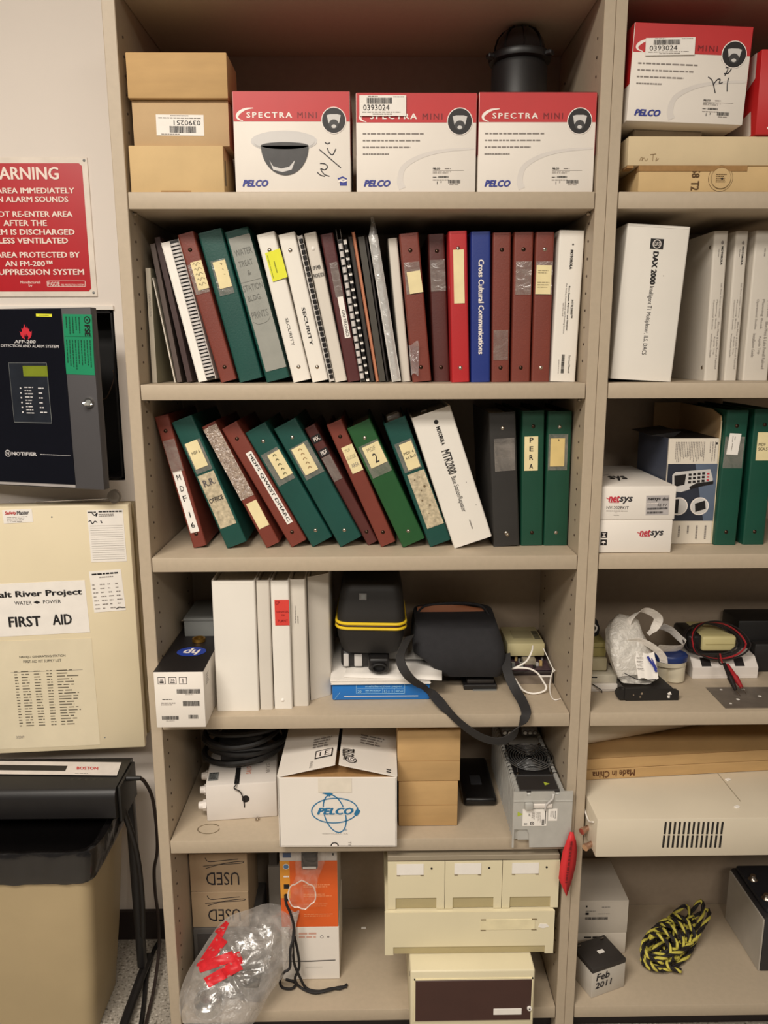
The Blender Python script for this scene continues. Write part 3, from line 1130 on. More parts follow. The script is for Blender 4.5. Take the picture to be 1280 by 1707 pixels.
def camera_carton(label, x0, x1, y0, y1, z0, h, kind, rz=0.0, tilt=0.0):
    t = thing('camera_carton', label, 'box', (x0, y0, z0 + .0005), (0, tilt, rz), 'red and white camera cartons')
    W, D = x1 - x0, y1 - y0
    DIMS[t.name] = (W, D, h)
    b = nb()
    bx(b, 0, W, 0, D, 0, h, .0016, 2)
    part('body', b, WHITEB, t)
    P = front(t)
    a = P.ar
    P.rect(.004, .004, .996, .295, RED2, 'red_band')
    # red edges on both side walls and lid
    for Q in (side_r(t), side_l(t)):
        Q.rect(.004, .004, .996, .62, RED2, 'side_red').done()
    top(t).rect(.004, .004, .996, .996, RED2, 'lid_red').done()
    # swoosh
    if kind != 'tag2':
        pass
    P.stroke([(.175, .165), (.11, .175), (.06, .205), (.036, .24), (.045, .27), (.085, .29)], .016, WPR, 'swoosh', 1, 6, taper=lambda q: .35 + 1.2 * math.sin(math.pi * min(1, q * 1.05)) ** 1.2)
    P.text('SPECTRA', .115, .205, .505, .262, WPR, bold=.035, sp=1.35).text('MINI', .55, .205, .715, .262, DKRED, bold=.008, sp=1.3)
    P.disc(.86, .285, .107, WPR, 'round_badge', 2).disc(.86, .285, .1, BLKP, 'round_badge', 3)
    P.poly([(.80, .235), (.83, .225), (.89, .225), (.92, .235), (.905, .315), (.865, .335), (.85, .335), (.815, .315)], LGR, 'round_badge', 4)
    P.disc(.86, .325, .042, DGR, 'round_badge', 5, ry=.05).disc(.86, .345, .02, LGR, 'round_badge', 6, ry=.018)
    P.text('PELCO', .06, .875, .285, .945, BLUEP, bold=.06, shear=.3, name='maker_lettering')
    if kind == 'dome':
        P.disc(.43, .49, .285, LGR, 'dome_picture', 1, ry=.105)
        P.disc(.43, .505, .26, mat('dome_rim_shade', (186, 182, 178), .5), 'dome_picture', 2, ry=.085)
        P.disc(.43, .49, .265, LGR, 'dome_picture', 3, ry=.085)
        P.disc(.435, .535, .205, DGR, 'dome_picture', 4, ry=.295, a0=0, a1=math.pi)
        P.disc(.435, .535, .205, DGR, 'dome_picture', 4, ry=.035)
        P.poly([(.30, .68), (.33, .74), (.40, .765), (.47, .745), (.52, .68), (.51, .72), (.49, .775), (.41, .80), (.33, .775)], LGR, 'dome_picture', 5)
        P.stroke([(.78, .50), (.80, .515), (.825, .505)], .008, MARK)
        P.stroke([(.80, .555), (.815, .60), (.845, .625), (.87, .575), (.875, .565)], .008, MARK)
        P.stroke([(.73, .57), (.78, .62), (.85, .69), (.915, .755)], .008, MARK)
        P.stroke([(.735, .71), (.775, .715), (.80, .745), (.775, .775), (.74, .765), (.77, .82), (.815, .84)], .008, MARK)
        P.stroke([(.71, .80), (.74, .83), (.775, .84)], .008, MARK)
        P.rect(.905, .88, .965, .935, BLUEP, 'certificate_mark').poly([(.885, .86), (.93, .84), (.965, .86), (.965, .875), (.93, .857), (.89, .875)], BLUEP, 'certificate_mark')
        P.stroke([(.89, .90), (.91, .885), (.935, .895), (.965, .88)], .012, WPR, 'certificate_mark', 2)
    else:
        for i, (e_, w_) in enumerate((((.56), .03), (.53, .03), (.45, .035), (.27, .04))):
            P.lines(.055, .395 + i * .068, e_, .42 + i * .068, 1, ragged=0, fill=.55, seed=30 + i, wl=.07)
        P.stroke([(.385, .965), (.365, .88), (.40, .74), (.55, .63), (.75, .575), (.985, .555)], .05, SWG, 'pale_swoosh', 0, 8, taper=lambda q: 1.2 - .9 * q)
        P.text('PELCO', .64, .75, .7, .768, INK, bold=.04, shear=.2, name='fine_print').lines(.74, .75, .79, .768, 1, wl=.5, ragged=0)
        P.rect(.64, .777, .9, .78, GREYINK, 'fine_print').lines(.64, .785, .8, .81, 2, ragged=.3, fill=.4, wl=.15)
        P.barcode(.685, .835, .775, .855, 18).lines(.64, .84, .675, .852, 1, INK, wl=.5).lines(.64, .868, .78, .882, 1, ragged=0, wl=.12)
        P.barcode(.77, .875, .875, .91, 18, seed=9).lines(.78, .918, .86, .93, 1, wl=.3).text('I', .675, .89, .68, .92).text('3', .705, .885, .715, .905)
    if kind == 'scrawl':
        P.stroke([(.66, .52), (.70, .56), (.735, .68)], .008, MARK).stroke([(.71, .60), (.74, .545), (.765, .54), (.76, .58), (.79, .57)], .008, MARK)
        P.stroke([(.76, .34), (.80, .38), (.82, .43), (.80, .50)], .008, MARK).stroke([(.81, .32), (.86, .38), (.83, .47), (.79, .48)], .008, MARK)
        P.stroke([(.80, .42), (.87, .40)], .007, MARK).stroke([(.835, .52), (.83, .58), (.835, .66)], .008, MARK)
    P.done()
    return t


def tag_sticker(t, u0, v0, u1, v1, sk=0.0):
    W, D, h = dims(t)
    c = card_local(t, 'barcode_sticker', (W * u0, -.0022, h * (1 - v0)), (W * (u1 - u0), 0, h * sk), (W * sk * .2, 0, -h * (v1 - v0)), PAPER)
    c.barcode(.16, .12, .7, .4, 30).text('0393024', .08, .45, .64, .73, INK).lines(.06, .78, .9, .84, 1, wl=.07, ragged=.2).lines(.28, .87, .7, .94, 1, wl=.1, ragged=0).lines(.18, .02, .4, .07, 1, wl=.2).lines(.72, .05, .95, .1, 1, INK, wl=.1, ragged=0).done()


t = camera_carton('red and white camera carton with a large dome picture, left of three', .1975, .409, .006, .20, S1, .171, 'dome')
t = camera_carton('red and white camera carton with barcode sticker, middle of three', .4195, .6385, .006, .20, S1, .1685, 'plain')
tag_sticker(t, .03, .03, .415, .235)
t = camera_carton('red and white camera carton without sticker, beside the bookcase divider', .6425, .8565, .008, .10, S1, .1705, 'plain')

# dark dome housing behind the cartons
t = thing('dome_camera_housing', 'dark dome camera housing standing behind the red cartons', 'camera housing', (.742, .172, S1 + .0006))
HM = mat('dark_smoked_plastic', (24, 23, 23), .45, .15, 20)
b = nb()
lathe(b, [(0, 0), (.052, 0), (.055, .01), (.055, .26), (.05, .27)], 32)
part('can', b, HM, t)
b = nb()
lathe(b, [(.05, .268), (.060, .271), (.062, .278), (.060, .284), (.05, .287)], 32)
part('flange', b, HM, t)
for k in range(3):
    a = k * 2.1 + .35
    b = nb()
    bx(b, .055, .072, -.008, .008, .272, .281, .002, 1, M=Matrix.Rotation(a + math.pi, 4, 'Z'))
    part('mounting_ear', b, HM, t)
b = nb()
lathe(b, [(.050, .284), (.049, .297), (.044, .312), (.034, .324), (.02, .3315), (.008, .334), (0, .3345)], 32)
part('dome', b, mat('dome_glossy', (34, 33, 34), .12, .1, spec=.7), t)
for k in range(8):
    a = k * math.pi / 4
    b = nb()
    tube(b, [Vector((math.cos(a) * r, math.sin(a) * r, z)) for r, z in ((.0505, .287), (.0495, .298), (.0445, .3135), (.0345, .3255), (.0205, .3325))], .0016, 5)
    part('dome_rib', b, HM, t)
b = nb()
bx(b, -.02, .02, -.062, -.055, .05, .2, .002, 1)
part('front_bracket', b, GREYM, t)

# ---------------------------------------------------------------- second bookcase, top compartment
z7 = Z(980, 0, .2344)
t = carton('long_flat_box', 'long yellow cardboard box with round ink stamp, lowest on the shelf', .940, 1.50, .006, .26, S1, .0445, CARD3, group='flat boxes in the second bookcase')
Q = plane(t, z7(735, 1200), z7(800, 1200), z7(735, 1355))
STN = mat('stencil_ink', (92, 66, 36), .8, .2, 90)
Q.text('58', .05, .0, .95, .42, STN, rot=90, bold=.03).text('T2', .05, .56, .95, 1, STN, rot=90, bold=.03).done()
Q = plane(t, z7(860, 1188), z7(1036, 1188), z7(860, 1350))
for r in (.5, .485, .40, .39):
    Q.disc(.5, .5, r, STN if r in (.5, .40) else MATS['yellow_cardboard'], 'ink_stamp', int((.5 - r) * 100))
Q.lines(.28, .3, .72, .7, 5, STN, ragged=.3, wl=.12, fill=.35, l=14).disc(.53, .52, .04, INK, 'ink_stamp', 15).done()
b = nb()
bx(b, -.0008, .2, -.0012, .02, .036, .0445 + .001)
part('lid_flap', b, CARDED, t)
t = carton('flat_carton', 'worn pale cardboard box lying over the stamped box', .9175, 1.49, .006, .27, S1 + .0457, .0505, mat('pale_worn_board', (208, 188, 152), .8, .06, 9, .06, 200), rz=math.radians(.35), group='flat boxes in the second bookcase')
Q = plane(t, z7(370, 1095), z7(512, 1095), z7(370, 1150))
Q.stroke([(0, .9), (.05, .5), (.12, .5), (.1, .9), (.2, .5), (.3, .9), (.4, .6)], .025, mat('pencil_brown', (150, 126, 92), .8), k=4).stroke([(.5, .1), (.8, 0)], .03, MATS['pencil_brown']).stroke([(.66, .05), (.64, .9)], .03, MATS['pencil_brown']).stroke([(.85, .5), (.8, .9), (.95, .6)], .03, MATS['pencil_brown']).done()
b = nb()
bx(b, 0.0, .012, .0, .03, -.004, .0)
part('corner_flap', b, CARDED, t)
zt_ = S1 + .0457 + .0505
XX0, XZ0 = at(1043, 203, .001).x + .001, at(1238, 209, .001).z + .0072
t = camera_carton('red and white camera carton with handwriting, perched atop flat boxes', XX0, XX0 + .2125, .001, .15, XZ0, .1620, 'scrawl', 0.0, math.radians(2.0))
b = nb()
bx(b, .03, .16, .05, .13, -(XZ0 - zt_) + .007, -.0003, .002, 1)
part('bottom_flap', b, mat('flap_grey_board', (170, 160, 148), .7), t)
tag_sticker(t, .10, .16, .515, .335, .028)
t = thing('red_carton', 'red and white carton seen edge-on, partly behind the handwritten carton', 'box', (1.148, 0.002, zt_ + .0022), (0, math.radians(-.5), math.radians(0)))
DIMS[t.name] = (.2, .25, .142)
b = nb()
bx(b, 0, .2, 0, .25, 0, .142, .0016, 2)
part('body', b, RED2, t)
Q = side_l(t)
Q.rect(.0, .0, .93, .30, WHITEB, 'side_white').poly([(0, .30), (.93, .30), (.60, .55), (.0, .62)], WHITEB, 'side_white').poly([(.5, .8), (.9, .68), (.93, .98), (.3, .98)], WHITEB, 'side_white').done()
Q = front(t)
Q.lines(.12, .06, .9, .82, 26, WPR, ragged=.05, fill=.35, wl=.05).lines(.1, .9, .6, .95, 1, WPR, ragged=.0, wl=.1).done()
b = nb()
bx(b, .005, .195, .005, .245, -.0015, .0, 0)
part('bottom_flap', b, REDP, t)


# ================================================================== ring binders
def vinyl_cover(w, D, h, th=0.003, r=0.004):
    """U-shaped cover: spine at y=0, boards running back"""
    b = nb()
    k = 4
    out = [(0, D)]
    out += [(r - r * math.cos(a), r - r * math.sin(a)) for a in [math.pi / 2 * i / k for i in range(k + 1)]]
    out += [(w - r + r * math.sin(a), r - r * math.cos(a)) for a in [math.pi / 2 * i / k for i in range(k + 1)]]
    out += [(w, D)]
    inn = [(w - th, D), (w - th, r + th), (w - r - th * .4, th), (r + th * .4, th), (th, r + th), (th, D)]
    poly = out + inn
    e = 0.0012
    prism(b, poly, e * 0, h, 'z')
    return b


PROTO = {}


def rivet(t, x, z, m=STEEL, r=.0042):
    if 'rivet' + m.name not in PROTO:
        b = nb()
        lathe(b, [(0, .0022), (.0022, .0018), (.0036, .0008), (.0044, -.0004)], 12, Matrix.Rotation(math.pi / 2, 4, 'X'))
        o = part('rivet', b, m, t)
        PROTO['rivet' + m.name] = o
    else:
        o = share('rivet', PROTO['rivet' + m.name], t, (0, 0, 0))
    o.location = (x, 0, z)
    return o


RIVD = mat('dull_rivet', (70, 54, 44), .3, .05, metal=.9)


def binder(label, TL, BL, w, Y, m, zs, D=None, h=None, rivets=STEEL, yaw=0.0, name='ring_binder', group=None, x=None, pages=True, lift=0.0):
    a, c = at(*TL, Y), at(*BL, Y)
    lean = math.atan2(a.x - c.x, a.z - c.z)
    if h is None:
        h = math.hypot(a.x - c.x, a.z - c.z)
    D = D or min(.262, DEP - Y - .006)
    zz = zs + max(0.0, w * math.sin(lean)) + lift + .0003
    t = thing(name, label, 'binder', (c.x if x is None else x, Y, zz), (0, lean, yaw), group)
    DIMS[t.name] = (w, D, h)
    b = vinyl_cover(w, D, h)
    part('cover', b, m, t, 40)
    if pages:
        b = nb()
        bx(b, .0045, w - .0045, .012, D - .012, .006, h - .009)
        part('pages', b, PAGES, t, 0)
    if rivets:
        rivet(t, w / 2, h - .032, rivets)
        rivet(t, w / 2, .028, rivets)
    # welded hem line at head and foot
    b = nb()
    for z in (h - .004,):
        bx(b, .004, w - .004, -.0005, .0005, z - .0005, z + .0005)
    part('hem', b, m, t, 0)
    return t


def bpl(t):
    w, D, h = dims(t)
    return Pl(t, (0, 0, h), (w, 0, 0), (0, 0, -h))


def bcard(t, name, u0, v0, u1, v1, m, skew=0.0, lift=0.0003, label=None):
    """label on a spine in fractions of its face"""
    w, D, h = dims(t)
    return card_local(t, name, (w * u0, -lift, h * (1 - v0)), (w * (u1 - u0), 0, w * (u1 - u0) * skew), (w * (u1 - u0) * 0 + h * (v1 - v0) * skew, 0, -h * (v1 - v0)), m, label=label)


def pocket(t, u0, v0, u1, v1):
    w, D, h = dims(t)
    c = card_local(t, 'label_pocket', (w * u0, -.0012, h * (1 - v0)), (w * (u1 - u0), 0, 0), (0, 0, -h * (v1 - v0)), POCKET, .0006)
    return c


GB = 'binders in the upper row'
z8, z9, z10 = Z(220, 350, .2344), Z(500, 350, .2031), Z(740, 350, .2109)
zA, zB, zC = Z(230, 370, .1582), Z(400, 370, .1581), Z(540, 350, .1727)


# ---- thin books at the left end
def booklet(name, label, TL, BL, w, Y, m, zs, D=.2, cat='booklet', edge=None, group='thin booklets and folders in the upper row', inner=PAGES, h=None, x=None):
    a, c = at(*TL, Y), at(*BL, Y)
    lean = math.atan2(a.x - c.x, a.z - c.z)
    h = h or math.hypot(a.x - c.x, a.z - c.z)
    zz = zs + max(0.0, w * math.sin(lean)) + .0003
    t = thing(name, label, cat, (c.x if x is None else x, Y, zz), (0, lean, 0), group)
    DIMS[t.name] = (w, D, h)
    ct = min(.0012, w * .25)
    for k, (x0, x1) in enumerate(((0, ct), (w - ct, w))):
        b = nb()
        bx(b, x0, x1, 0, D, 0, h, ct * .3, 1)
        part('cover', b, m, t, 0)
    b = nb()
    bx(b, ct, w - ct, .0012, D - .002, .001, h - .001)
    part('leaves', b, inner, t, 0)
    if edge:
        b = nb()
        bx(b, 0.0002, w - .0002, -.0006, .0012, 0.0005, h - .0005, .0003, 1)
        part('spine', b, edge, t, 0)
    return t


OLIVE = mat('grey_green_board', (150, 146, 124), .7, .05)
t = booklet('booklet', 'short pale booklet standing against the bookcase side', zA(76, 455), zA(150, 1670), .0098, .07, OLIVE, S2, .21, edge=mat('pale_spine', (196, 186, 168), .7))
w, D, h = dims(t)
bpl(t).lines(.3, .22, .7, .42, 2, GREYINK, vert=True, ragged=.2, wl=.1).done()
PALE = mat('pale_folder', (196, 186, 168), .75, .04)
t = booklet('paper_folder', 'thin pale folder slumped between the short booklet and dark books', zA(146, 565), zA(384, 1675), .0026, .075, PALE, S2, .21, inner=PAPER)
t = booklet('booklet', 'dark grey-brown booklet leaning beside the pale folder', zA(124, 215), zA(414, 1680), .0098, .08, mat('umber_cover', (74, 62, 56), .6, .08), S2, .21, edge=mat('umber_spine', (84, 70, 64), .6))
t = booklet('booklet', 'blackish maroon booklet leaning against the spiral-bound book', zA(172, 160), zA(520, 1690), .0108, .085, mat('maroon_cover', (58, 38, 36), .6, .08), S2, .21, edge=mat('maroon_spine', (62, 42, 40), .6))


def comb_book(label, TL, BL, w, Y, ring_w, ring_m, gap_m, zs, n, cover=PAPER, D=.2, tall=0.0, ring_side=1, group='comb-bound books in the upper row', ringt=.6):
    """punched sheets held by a plastic comb along the spine"""
    a, c = at(*TL, Y), at(*BL, Y)
    lean = math.atan2(a.x - c.x, a.z - c.z)
    h = math.hypot(a.x - c.x, a.z - c.z)
    zz = zs + max(0.0, w * math.sin(lean)) + .0003
    t = thing('comb_bound_book', label, 'book', (c.x, Y, zz), (0, lean, 0), group)
    DIMS[t.name] = (w, D, h)
    b = nb()
    bx(b, .0008, w - .0008, .003, D, .001, h - .001)
    part('pages', b, PAPER, t, 0)
    for x0 in (0, w - .0008):
        b = nb()
        bx(b, x0, x0 + .0008, .001, D + .001, 0, h + tall)
        part('cover', b, cover, t, 0)
    x0 = w - ring_w if ring_side > 0 else 0.0
    b = nb()
    bx(b, x0 + ring_w * .08, x0 + ring_w * .92, -.0004, .0028, .002, h - .002)
    part('comb_spine', b, gap_m, t, 0)
    pitch = (h - .012) / n
    b = nb()
    rows = []
    for k in range(7):
        q = math.pi * k / 6
        rows.append([Vector((x0 + ring_w / 2 - ring_w / 2 * math.cos(q), .002 - .0055 * math.sin(q), z)) for z in (0, pitch * ringt)])
    grid(b, rows)
    r = part('comb_loop', b, ring_m, t, 60)
    r.location = (0, 0, .007)
    for i in range(1, n):
        share('comb_loop', r, t, (0, 0, .007 + i * pitch))
    return t


WR = mat('white_comb', (206, 200, 196), .45, .04)
BR_ = mat('black_comb', (22, 20, 20), .4, .05)
t = comb_book('thick white book with a black-and-white striped comb spine', zA(238, 210), zA(640, 1690), .0355, .075, .0195, WR, BR_, S2, 38, PAPER, .2)

# ---- ring binders, upper row
t = binder('red-brown binder with handwritten cream label, just right of the spiral book', zA(412, 135), zA(872, 1690), .0325, .07, BROWNV, S2, group=GB, rivets=RIVD)
pocket(t, .08, .20, .96, .40)
c = bcard(t, 'spine_label', .3, .19, .98, .375, CREAM, lift=.0019)
for i in range(5):
    c.stroke([(.15 + .02 * i, .1 + .18 * i), (.3, .06 + .18 * i), (.45, .14 + .18 * i), (.6, .05 + .18 * i), (.85, .12 + .18 * i)], .05, mat('faded_pen', (150, 138, 110), .7), k=4)
c.done()
t = binder('green binder with blank cream label and torn tape, in upper row', zA(628, 130), zA(1070, 1700), .0475, .07, TEALV, S2, group=GB, rivets=None)
pocket(t, .2, .19, .82, .42)
c = bcard(t, 'spine_label', .28, .20, .80, .375, CREAM, lift=.0019)
c.stroke([(.55, .1), (.7, .12), (.6, .16)], .04, MATS['faded_pen']).stroke([(.6, .3), (.7, .34)], .04, MATS['faded_pen']).stroke([(.62, .5), (.72, .52)], .04, MATS['faded_pen']).done()
t = binder('green binder with spine wrapped in grey tape bearing pencil lettering', z8(655, 165), z8(957, 1232), .0475, .07, TEALV, S2, group=GB, rivets=None)
c = bcard(t, 'tape_wrap', .10, .045, .995, .93, TAPE, label='grey cloth tape with faint pencil lettering')
c.text('WATER', .10, .09, .9, .135, PENCIL).text('TREAT', .14, .175, .8, .215, PENCIL).text('&', .42, .25, .58, .285, PENCIL).text('STATION', .03, .35, .95, .395, PENCIL).text('BLDG.', .12, .43, .75, .47, PENCIL).text('PRINTS', .08, .55, .85, .60, PENCIL)
c.stroke([(.06, .62), (.3, .645), (.7, .64), (.9, .61)], .012, PENCIL).rect(.0, .326, 1, .329, PENCIL, 'tape_edge').done()
t = binder('white binder with yellow note stuck on its spine', zB(172, 145), zB(563, 1700), .0355, .06, WHITEV, S2, group=GB)
w, D, h = dims(t)
c = card_local(t, 'sticky_note', (w * .22, -.0014, h * .875), (w * .86, -.002, w * .06), (w * .04, 0, -h * .19), YEL, .0005, label='fluorescent yellow sticky note')
c.lines(.06, .1, .16, .9, 1, mat('note_pen', (150, 152, 50), .7), vert=True, ragged=0, wl=.1).lines(.36, .35, .5, .75, 1, MATS['note_pen'], vert=True, ragged=0, wl=.1).done()
bpl(t).text('SECURITY', .42, .565, .58, .755, BLKP, rot=90).done()
t = binder('white binder lettered down the spine, beside the one with a yellow note', zB(402, 140), zB(763, 1695), .0325, .062, WHITEV, S2, group=GB)
bpl(t).text('SECURITY', .38, .49, .58, .75, BLKP, rot=90, bold=.02).done()
t = comb_book('white booklet with thin black comb spine between two white binders', zB(600, 135), zB(945, 1685), .0100, .068, .0080, BR_, BR_, S2, 26, PAPER, .2, ringt=.75)
for ch in t.children:
    if ch.name.startswith('comb_spine'):
        ch.data.materials[0] = WR
t = binder('narrow white binder with two-line lettered label near its top', zB(672, 135), zB(1005, 1700), .0240, .068, GREYV, S2, group=GB, rivets=None)
rivet(t, .012, dims(t)[2] - .03, mat('white_rivet', (236, 230, 222), .3))
bpl(t).text('UP EMER.', .14, .215, .82, .24, BLKP, bold=.01).text('PHONE BOX', .06, .265, .96, .292, BLKP, bold=.01).done()
t = binder('dark maroon binder with a narrow white typed strip on its spine', z9(165, 200), z9(393, 1410), .0255, .07, mat('maroon_vinyl', (82, 38, 38), .4, .08, 12, .1, 260), S2, group=GB, rivets=None)
pocket(t, .3, .19, .9, .42)
c = bcard(t, 'spine_label', .42, .42, .86, .70, PAPER)
c.text('GAI-TRONICS', .3, .32, .8, .97, BLKP, rot=90).done()
t = comb_book('slim white comb-bound book with square black punch holes', zC(128, 290), zC(355, 1670), .0088, .072, .0088, WR, BR_, S2, 18, mat('film_cover', (120, 112, 106), .25), .2, tall=.018, ringt=.72)
t = comb_book('slim black comb-bound book with white dashes down its spine', zC(182, 290), zC(408, 1670), .0072, .074, .0072, BR_, PAPER, S2, 18, mat('black_board', (32, 30, 30), .5), .2, ringt=.62)
t = booklet('paper_folder', 'very thin black folder beside the black comb-bound book', zC(232, 262), zC(452, 1668), .0080, .076, mat('black_folder', (34, 31, 30), .5), S2, .2, inner=mat('dark_leaves', (60, 54, 50), .8))
t = booklet('paper_folder', 'copper-coloured paper folder standing between black folders', zC(266, 222), zC(502, 1672), .0062, .072, mat('copper_folder', (150, 86, 58), .6, .06), S2, .2, inner=mat('copper_inner', (190, 126, 92), .7))
t = booklet('paper_folder', 'dark olive-grey folder, thickest of the dark ones', zC(326, 268), zC(535, 1670), .0128, .074, mat('dark_olive_folder', (62, 58, 50), .55, .05), S2, .2, inner=mat('dark_leaves', (60, 54, 50), .8), edge=mat('dark_olive_spine', (66, 62, 54), .55))
t = booklet('paper_folder', 'black folder tucked beside the plastic-wrapped manual', zC(398, 268), zC(606, 1670), .0036, .076, mat('black_folder', (34, 31, 30), .5), S2, .2, inner=mat('dark_leaves', (60, 54, 50), .8))
# plastic-wrapped manual
t = booklet('wrapped_manual', 'grey-white manual wrapped in clear plastic that sticks up above it', zC(428, 260), zC(658, 1675), .0180, .062, mat('manual_board', (196, 192, 186), .5), S2, .22, cat='manual', inner=PAPER, edge=mat('manual_spine', (206, 202, 196), .4))
w, D, h = dims(t)
b = nb()
rd = random.Random(3)
rows = []
for i, (z, wd, yy) in enumerate(((.004, 1.0, -.003), (h * .25, 1.0, -.004), (h * .5, 1.01, -.005), (h * .75, 1.01, -.007), (h * .92, 1.02, -.009), (h * 1.0, .95, -.008), (h + .022, .5, .004), (h + .034, .3, .012))):
    x0, x1 = max(.0008, w / 2 - w * wd / 2), w / 2 + w * wd / 2
    ring = []
    for x, y in ((x0, D * .9), (x0, yy + .01), (x0 + .002, yy), (w * .35, yy - .001), (w * .6, yy - .002 - .002 * (i % 2)), (x1 - .002, yy), (x1, yy + .012), (x1, D * .9)):
        ring.append(Vector((x + rd.uniform(-.0005, .0005) + (0.004 if i > 5 else 0), y + rd.uniform(-.0006, .0006), z + rd.uniform(-.002, .002))))
    rows.append(ring)
grid(b, rows)
part('plastic_wrap', b, FILM, t, 60)
t = binder('plain grey-white binder without label, beside the plastic-wrapped manual', zC(616, 285), zC(750, 1668), .0185, .078, GREYV, S2, group=GB, rivets=None)
w, D, h = dims(t)
b = nb()
rows = []
for i in range(7):
    v = i / 6
    rows.append([Vector((w + .001 + (.024 - abs(v - .9) * .012) * k / 4 * (1 - v * .15), -.0285 + .004 * math.sin(k * 1.3 + i), .012 + .062 * v + .004 * math.sin(k + i * .7))) for k in range(5)])
grid(b, rows)
part('plastic_flap', b, FILM, t, 60)
t = binder('red-brown binder with tilted blank cream label, beside the grey-white binder', zC(725, 240), zC(858, 1670), .0375, .06, BROWNV, S2, group=GB, rivets=RIVD)
pocket(t, .1, .19, .9, .4)
c = bcard(t, 'spine_label', .2, .255, .9, .40, CREAM, skew=.06, lift=.0019)
c.done()
t = binder('dark red-brown binder with empty crinkled pocket, left of the red binder', z9(1050, 190), z9(1098, 1400), .0325, .085, BROWND, S2, group=GB, rivets=RIVD)
pocket(t, .05, .17, .95, .38)
# the rest of the upper row
t = binder('bright red binder with a long blank cream label', z10(36, 168), z10(62, 1362), .0355, .05, REDV, S2, group=GB)
c = bcard(t, 'spine_label', .22, .12, .80, .47, CREAM)
c.done()
t = binder('royal blue binder with white lettering down its spine', z10(212, 165), z10(213, 1355), .0385, .055, BLUEV, S2, group=GB, rivets=None)
bpl(t).text('Cross Cultural Communications', .38, .18, .66, .81, WPR, rot=90, bold=.045).done()
t = binder('red-brown binder with a clear pocket low on its spine', z10(387, 170), z10(376, 1352), .0355, .058, BROWNV, S2, group=GB, rivets=RIVD)
pocket(t, .08, .645, .9, .85)
t = binder('red-brown binder with an empty pocket high on its spine', z10(555, 165), z10(530, 1350), .038, .060, BROWNV, S2, group=GB, rivets=RIVD)
pocket(t, .12, .19, .92, .41)
t = binder('red-brown binder with typed cream label, beside the white end binder', z10(728, 165), z10(691, 1350), .036, .060, BROWNV, S2, group=GB, rivets=STEEL)
pocket(t, .04, .19, .96, .41)
c = bcard(t, 'spine_label', .08, .215, .90, .405, CREAM, skew=-.02, lift=.0019)
c.lines(.1, .15, .8, .3, 2, mat('faded_pen', (150, 138, 110), .7), ragged=.3, wl=.2, fill=.25).lines(.1, .55, .9, .8, 3, MATS['faded_pen'], ragged=.2, wl=.2, fill=.25).done()
t = binder('white manual binder with barcode at the right end of the upper row', z10(914, 155), z10(843, 1352), .0495, .055, WHITEV, S2, group=GB, rivets=None)
P = bpl(t)
P.disc(.56, .09, .035, BLKP, 'emblem').text('MOTOROLA', .47, .125, .58, .25, BLKP, rot=90, bold=.05, name='maker_lettering')
P.text('MTR2000\u2122', .62, .45, .71, .57, BLKP, rot=90, bold=.02)
P.text('Base Station, Repeater and Receiver', .47, .36, .55, .655, BLKP, rot=90, bold=.01).text('For Analog Conventional and Trunking Systems', .36, .345, .43, .675, BLKP, rot=90)
P.text('900 MHz UHF', .29, .47, .34, .56, GREYINK, rot=90).text('Service Manual', .66, .82, .74, .94, BLKP, rot=90, name='footer_lettering').barcode(.38, .815, .50, .945, 24, vert=True).lines(.26, .85, .3, .945, 1, vert=True, ragged=0, wl=.1)
P.done()

# ================================================================== middle row of binders (leaning)
GM = 'binders in the slumped middle row'
z12, z13, z14, z11, z15 = Z(240, 660, .2344), Z(520, 660, .2344), Z(780, 660, .1797), Z(1000, 340, .2188), Z(980, 650, .2344)


def leaner(label, TL, TR, BL, Y, m, rivets=RIVD, w=None, h=None):
    if w is None:
        a, c = at(*TL, Y), at(*TR, Y)
        w = math.hypot(a.x - c.x, a.z - c.z)
    return binder(label, TL, BL, w, Y, m, S3, group=GM, rivets=rivets, h=h)


t = leaner('red-brown binder with a tall white strip reading MDF 16', z12(72, 150), z12(170, 127), z12(350, 1080), .078, BROWNV)
w, D, h = dims(t)
pocket(t, .1, .18, .95, .42)
c = bcard(t, 'spine_label', .14, .415, .78, .885, PAPER, label='white strip lettered downward')
for s, v in (('M', .10), ('D', .28), ('F', .44), ('1', .71), ('6', .88)):
    c.text(s, .3 if s != '1' else .46, v - .045, .72 if s != '1' else .58, v + .045, BLKP).done()
t = leaner('green binder with two labels, the lower mottled one reading R.R. OFFICE', z12(195, 190), z12(342, 140), z12(590, 1085), .072, TEALV, None)
pocket(t, .12, .175, .9, .41)
c = bcard(t, 'spine_label', .18, .175, .78, .375, CREAM, lift=.0019)
c.text('MDF 6', .2, .36, .85, .47, MARK).done()
c = bcard(t, 'tape_label', .10, .425, .90, .845, MASK, label='mottled stained tape')
c.text('R.R.', .15, .1, .85, .22, MATS['grey_print_dark'], bold=.02).text('OFFICE', .05, .44, .9, .52, MARK, bold=.02).done()
t = leaner('red-brown binder with crinkled clear tape and a blank cream label', z12(410, 230), z12(510, 192), z12(870, 1088), .074, BROWNV, None)
c = bcard(t, 'clear_tape', .02, .02, .98, .60, clear('crinkled_tape', (214, 190, 170), .32, .16, .22, 1.0, 120, .4))
c.done()
c = bcard(t, 'spine_label', .2, .64, .95, .85, CREAM)
c.done()
t = leaner('red-brown binder with a long white strip lettered MDF5 QWEST DMARC', z12(550, 240), z12(665, 192), z12(1047, 1080), .078, BROWNV)
c = bcard(t, 'spine_label', .50, .235, .86, .835, PAPER, label='long white strip lettered downward')
c.text('MDF5 QWEST DMARC', .2, .03, .8, .97, BLKP, rot=90, bold=.01).done()
